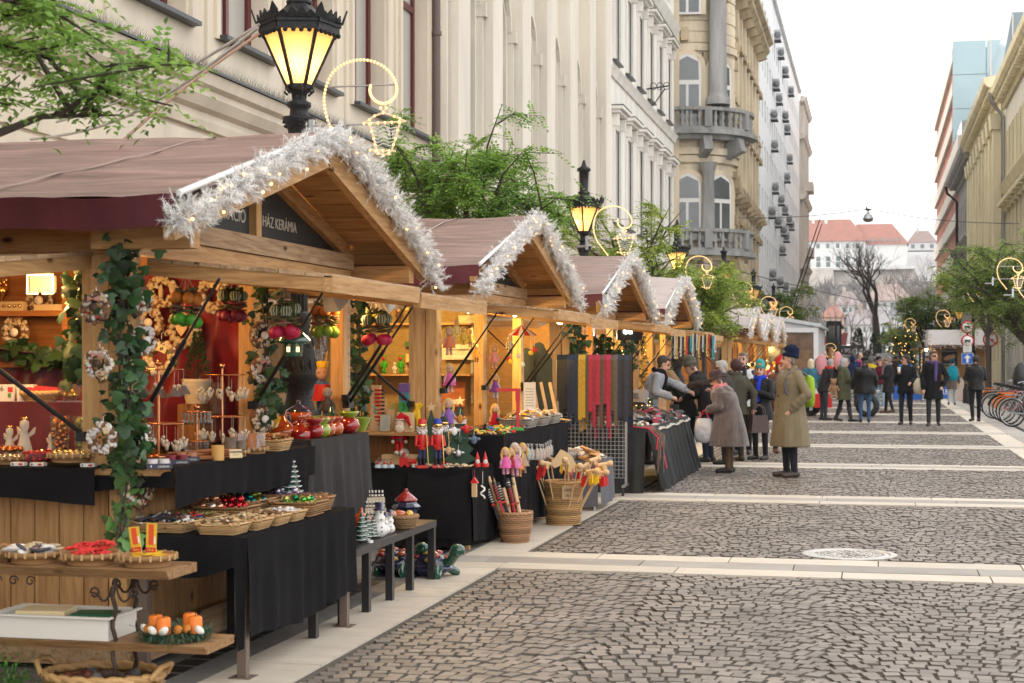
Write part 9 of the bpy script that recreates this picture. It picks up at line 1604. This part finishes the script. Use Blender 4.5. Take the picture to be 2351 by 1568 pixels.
def car(label,c,rz,body,L_=4.2,h=1.45,van=False,cat='car'):
 t=thing('parked_'+cat,label,cat,c,rz);mp_=mat('car paint %.2f %.2f %.2f'%body,body,.25,coat=.6);mb=MB().mat(mp_);w=.86;hh=L_/2
 pf=[(-hh,.35),(hh,.35),(hh,.75),(hh*.55,.85),(hh*.25,h*.97),(-hh*.5,h),(-hh*.85,.95),(-hh,.85)]if not van else[(-hh,.35),(hh,.35),(hh,.95),(hh*.72,1.1),(hh*.5,h),(-hh,h)]
 mb.prism(pf,2*w,frame((0,w,0),(1,0,0),(0,0,1)));mb.build('body',t);mb=MB().mat(m_pane)
 for s_ in(-1,1):mb.prism([(x*.92,.9+(z-.9)*.86)for x,z in pf if z>=.85],.01,frame((0,s_*w+(.012 if s_>0 else 0),.02),(1,0,0),(0,0,1)))if not van else mb.prism([(hh*.3,1.2),(hh*.62,1.2),(hh*.48,h*.88),(hh*.3,h*.88)],.01,frame((0,s_*w+(.012 if s_>0 else 0),0),(1,0,0),(0,0,1)))
 mb.build('windows',t)
 for x in(-hh*.6,hh*.62):
  for s_ in(-1,1):mb=MB().mat(mat('tyre rubber',(0,0,0)));mb.cyl((x,s_*(w-.15),.32),(x,s_*(w+.03),.32),.32,n=16);q=mb.build('wheel',t);mb=MB().mat(m_steel);mb.cyl((x,s_*(w+.031),.32),(x,s_*(w+.045),.32),.19,n=12);k=mb.build('rim',t);k.parent=q
 for s_ in(-1,1):MB().mat(m_sr).box((-hh-.005,s_*w*.75,.75),(.03,.25,.14)).build('tail_light',t);MB().mat(m_sw).box((hh+.002,s_*w*.75,.68),(.03,.28,.14)).build('headlight',t)
 return t
car('silver car parked beyond the crowd left of the bare trunk',V((pX(1967,228),228,2.1)),R(15),(.5,.53,.56));car('white estate car lower down in front of the silver car',V((pX(1988,196),196,.35)),R(170),(.62,.63,.64),4.4,1.5);car('white delivery van right of the bare trunk',V((pX(2065,188),188,.05)),R(5),(.66,.66,.66),5.2,2.15,True,'van')
q=V((pX(1925,225),225,2.15));t=thing('dump_truck','dark red dump truck passing behind the glass pavilion','truck',q,0);MB().mat(mat('dusty red steel',(.26,.07,.07),.6,var=.25)).prism([(-3.2,1.3),(1.0,1.3),(1.3,3.0),(.7,3.0),(.1,2.6),(-3.2,2.5)],2.3,frame((0,1.15,0),(1,0,0),(0,0,1))).build('tipper_body',t);MB().mat(m_dark).box((-.8,0,1.05),(5.4,1.1,.35)).build('chassis',t);MB().mat(m_sw).box((-3.9,0,1.9),(1.3,2.2,1.9),tp=.9).build('cab',t)
for x in(-2.6,-.9,.35):
 for s_ in(-1,1):mb=MB().mat(mat('tyre rubber',(0,0,0)));mb.cyl((x,s_*.75,.52),(x,s_*1.15,.52),.52,n=18);w_=mb.build('wheel',t);mb=MB().mat(m_steel);mb.cyl((x,s_*1.151,.52),(x,s_*1.17,.52),.24,n=12);k=mb.build('rim',t);k.parent=w_
t=thing('pedal_cart','low cart with fat black tyres, red rug and raised pink seats','cart',(-1.15,47.5,0));mb=MB().mat(mat('pink plush',(.55,.25,.27),.8));M_=frame((-.35,0,1.18),(1,0,0),(0,.1,1));mb.loft([[M_@V((w*math.cos(a*PI/7),.3+h*math.sin(a*PI/7),d))for a in range(14)]for w,h,d in((.14,.28,-.06),(.17,.33,0),(.14,.28,.06))]);M2=frame((.1,.5,1.3),(1,0,0),(0,.1,1));mb.loft([[M2@V((w*math.cos(a*PI/7),.3+h*math.sin(a*PI/7),d))for a in range(14)]for w,h,d in((.1,.24,-.06),(.13,.28,0),(.1,.24,.06))]);mb.build('seats',t)['kind']='stuff';MB().mat(m_red).box((-.3,0,.45),(.5,.5,.4)).build('rug',t)
for x,y in((.95,-.3),(.95,.5),(-.7,.1)):mb=MB().mat(mat('tyre rubber',(0,0,0)));mb.tube([(x+.24*math.cos(a*PI/10),y,.32+.24*math.sin(a*PI/10))for a in range(20)],.1,8,closed=True);w_=mb.build('tyre',t);mb=MB().mat(m_steel);mb.cyl((x,y-.08,.32),(x,y+.08,.32),.17,n=14);k=mb.build('rim',t);k.parent=w_
MB().mat(W_dk).cyl((-.1,0,.7),(-.1,0,2.0),.05).build('stick',t);MB().mat(m_steel).box((.9,.1,.72),(.8,.8,.06)).build('mudguard',t)
one(MB().mat(m_toy).box((0,0,.045),(.3,.16,.09)),'wooden_crate','low wooden crate under the plush old man','crate',loc=(pX(917,14.02),14.04,tz2))
q=V((pX(1088,13.5),13.52,.58));t=thing('birdhouse_ornament','little wooden birdhouse with red roof hanging on the front of the black toy cloth','ornament',q);MB().mat(m_toy).bx((-.02,-.02,-.1),(.02,.02,.03)).build('house',t);MB().mat(m_red).prism([(-.035,.02),(.035,.02),(0,.07)],.05,frame((0,.025,0),(1,0,0),(0,0,1))).build('roof',t);MB().mat(m_red).cyl((0,0,.07),(0,0,.13),.002,n=4).build('thread',t)
q=V((pX(1107,13.5),13.52,.56));t=thing('shell_ornament','white twisted ornament hanging beside the little birdhouse','ornament',q);MB().mat(m_paper).tube([(.018*math.cos(k),.018*math.sin(k),-.09+.012*k)for k in range(10)],.008,6).build('twist',t);MB().mat(m_paper).cyl((0,0,.03),(0,0,.14),.002,n=4).build('thread',t)
mb=MB().mat(W_dk);mb.bx((pX(430,9.75),9.6,cz),(pX(475,9.75),9.9,1.384));one(mb,'display_riser','brown wooden riser under the potted conifer in the nearest hut','riser')
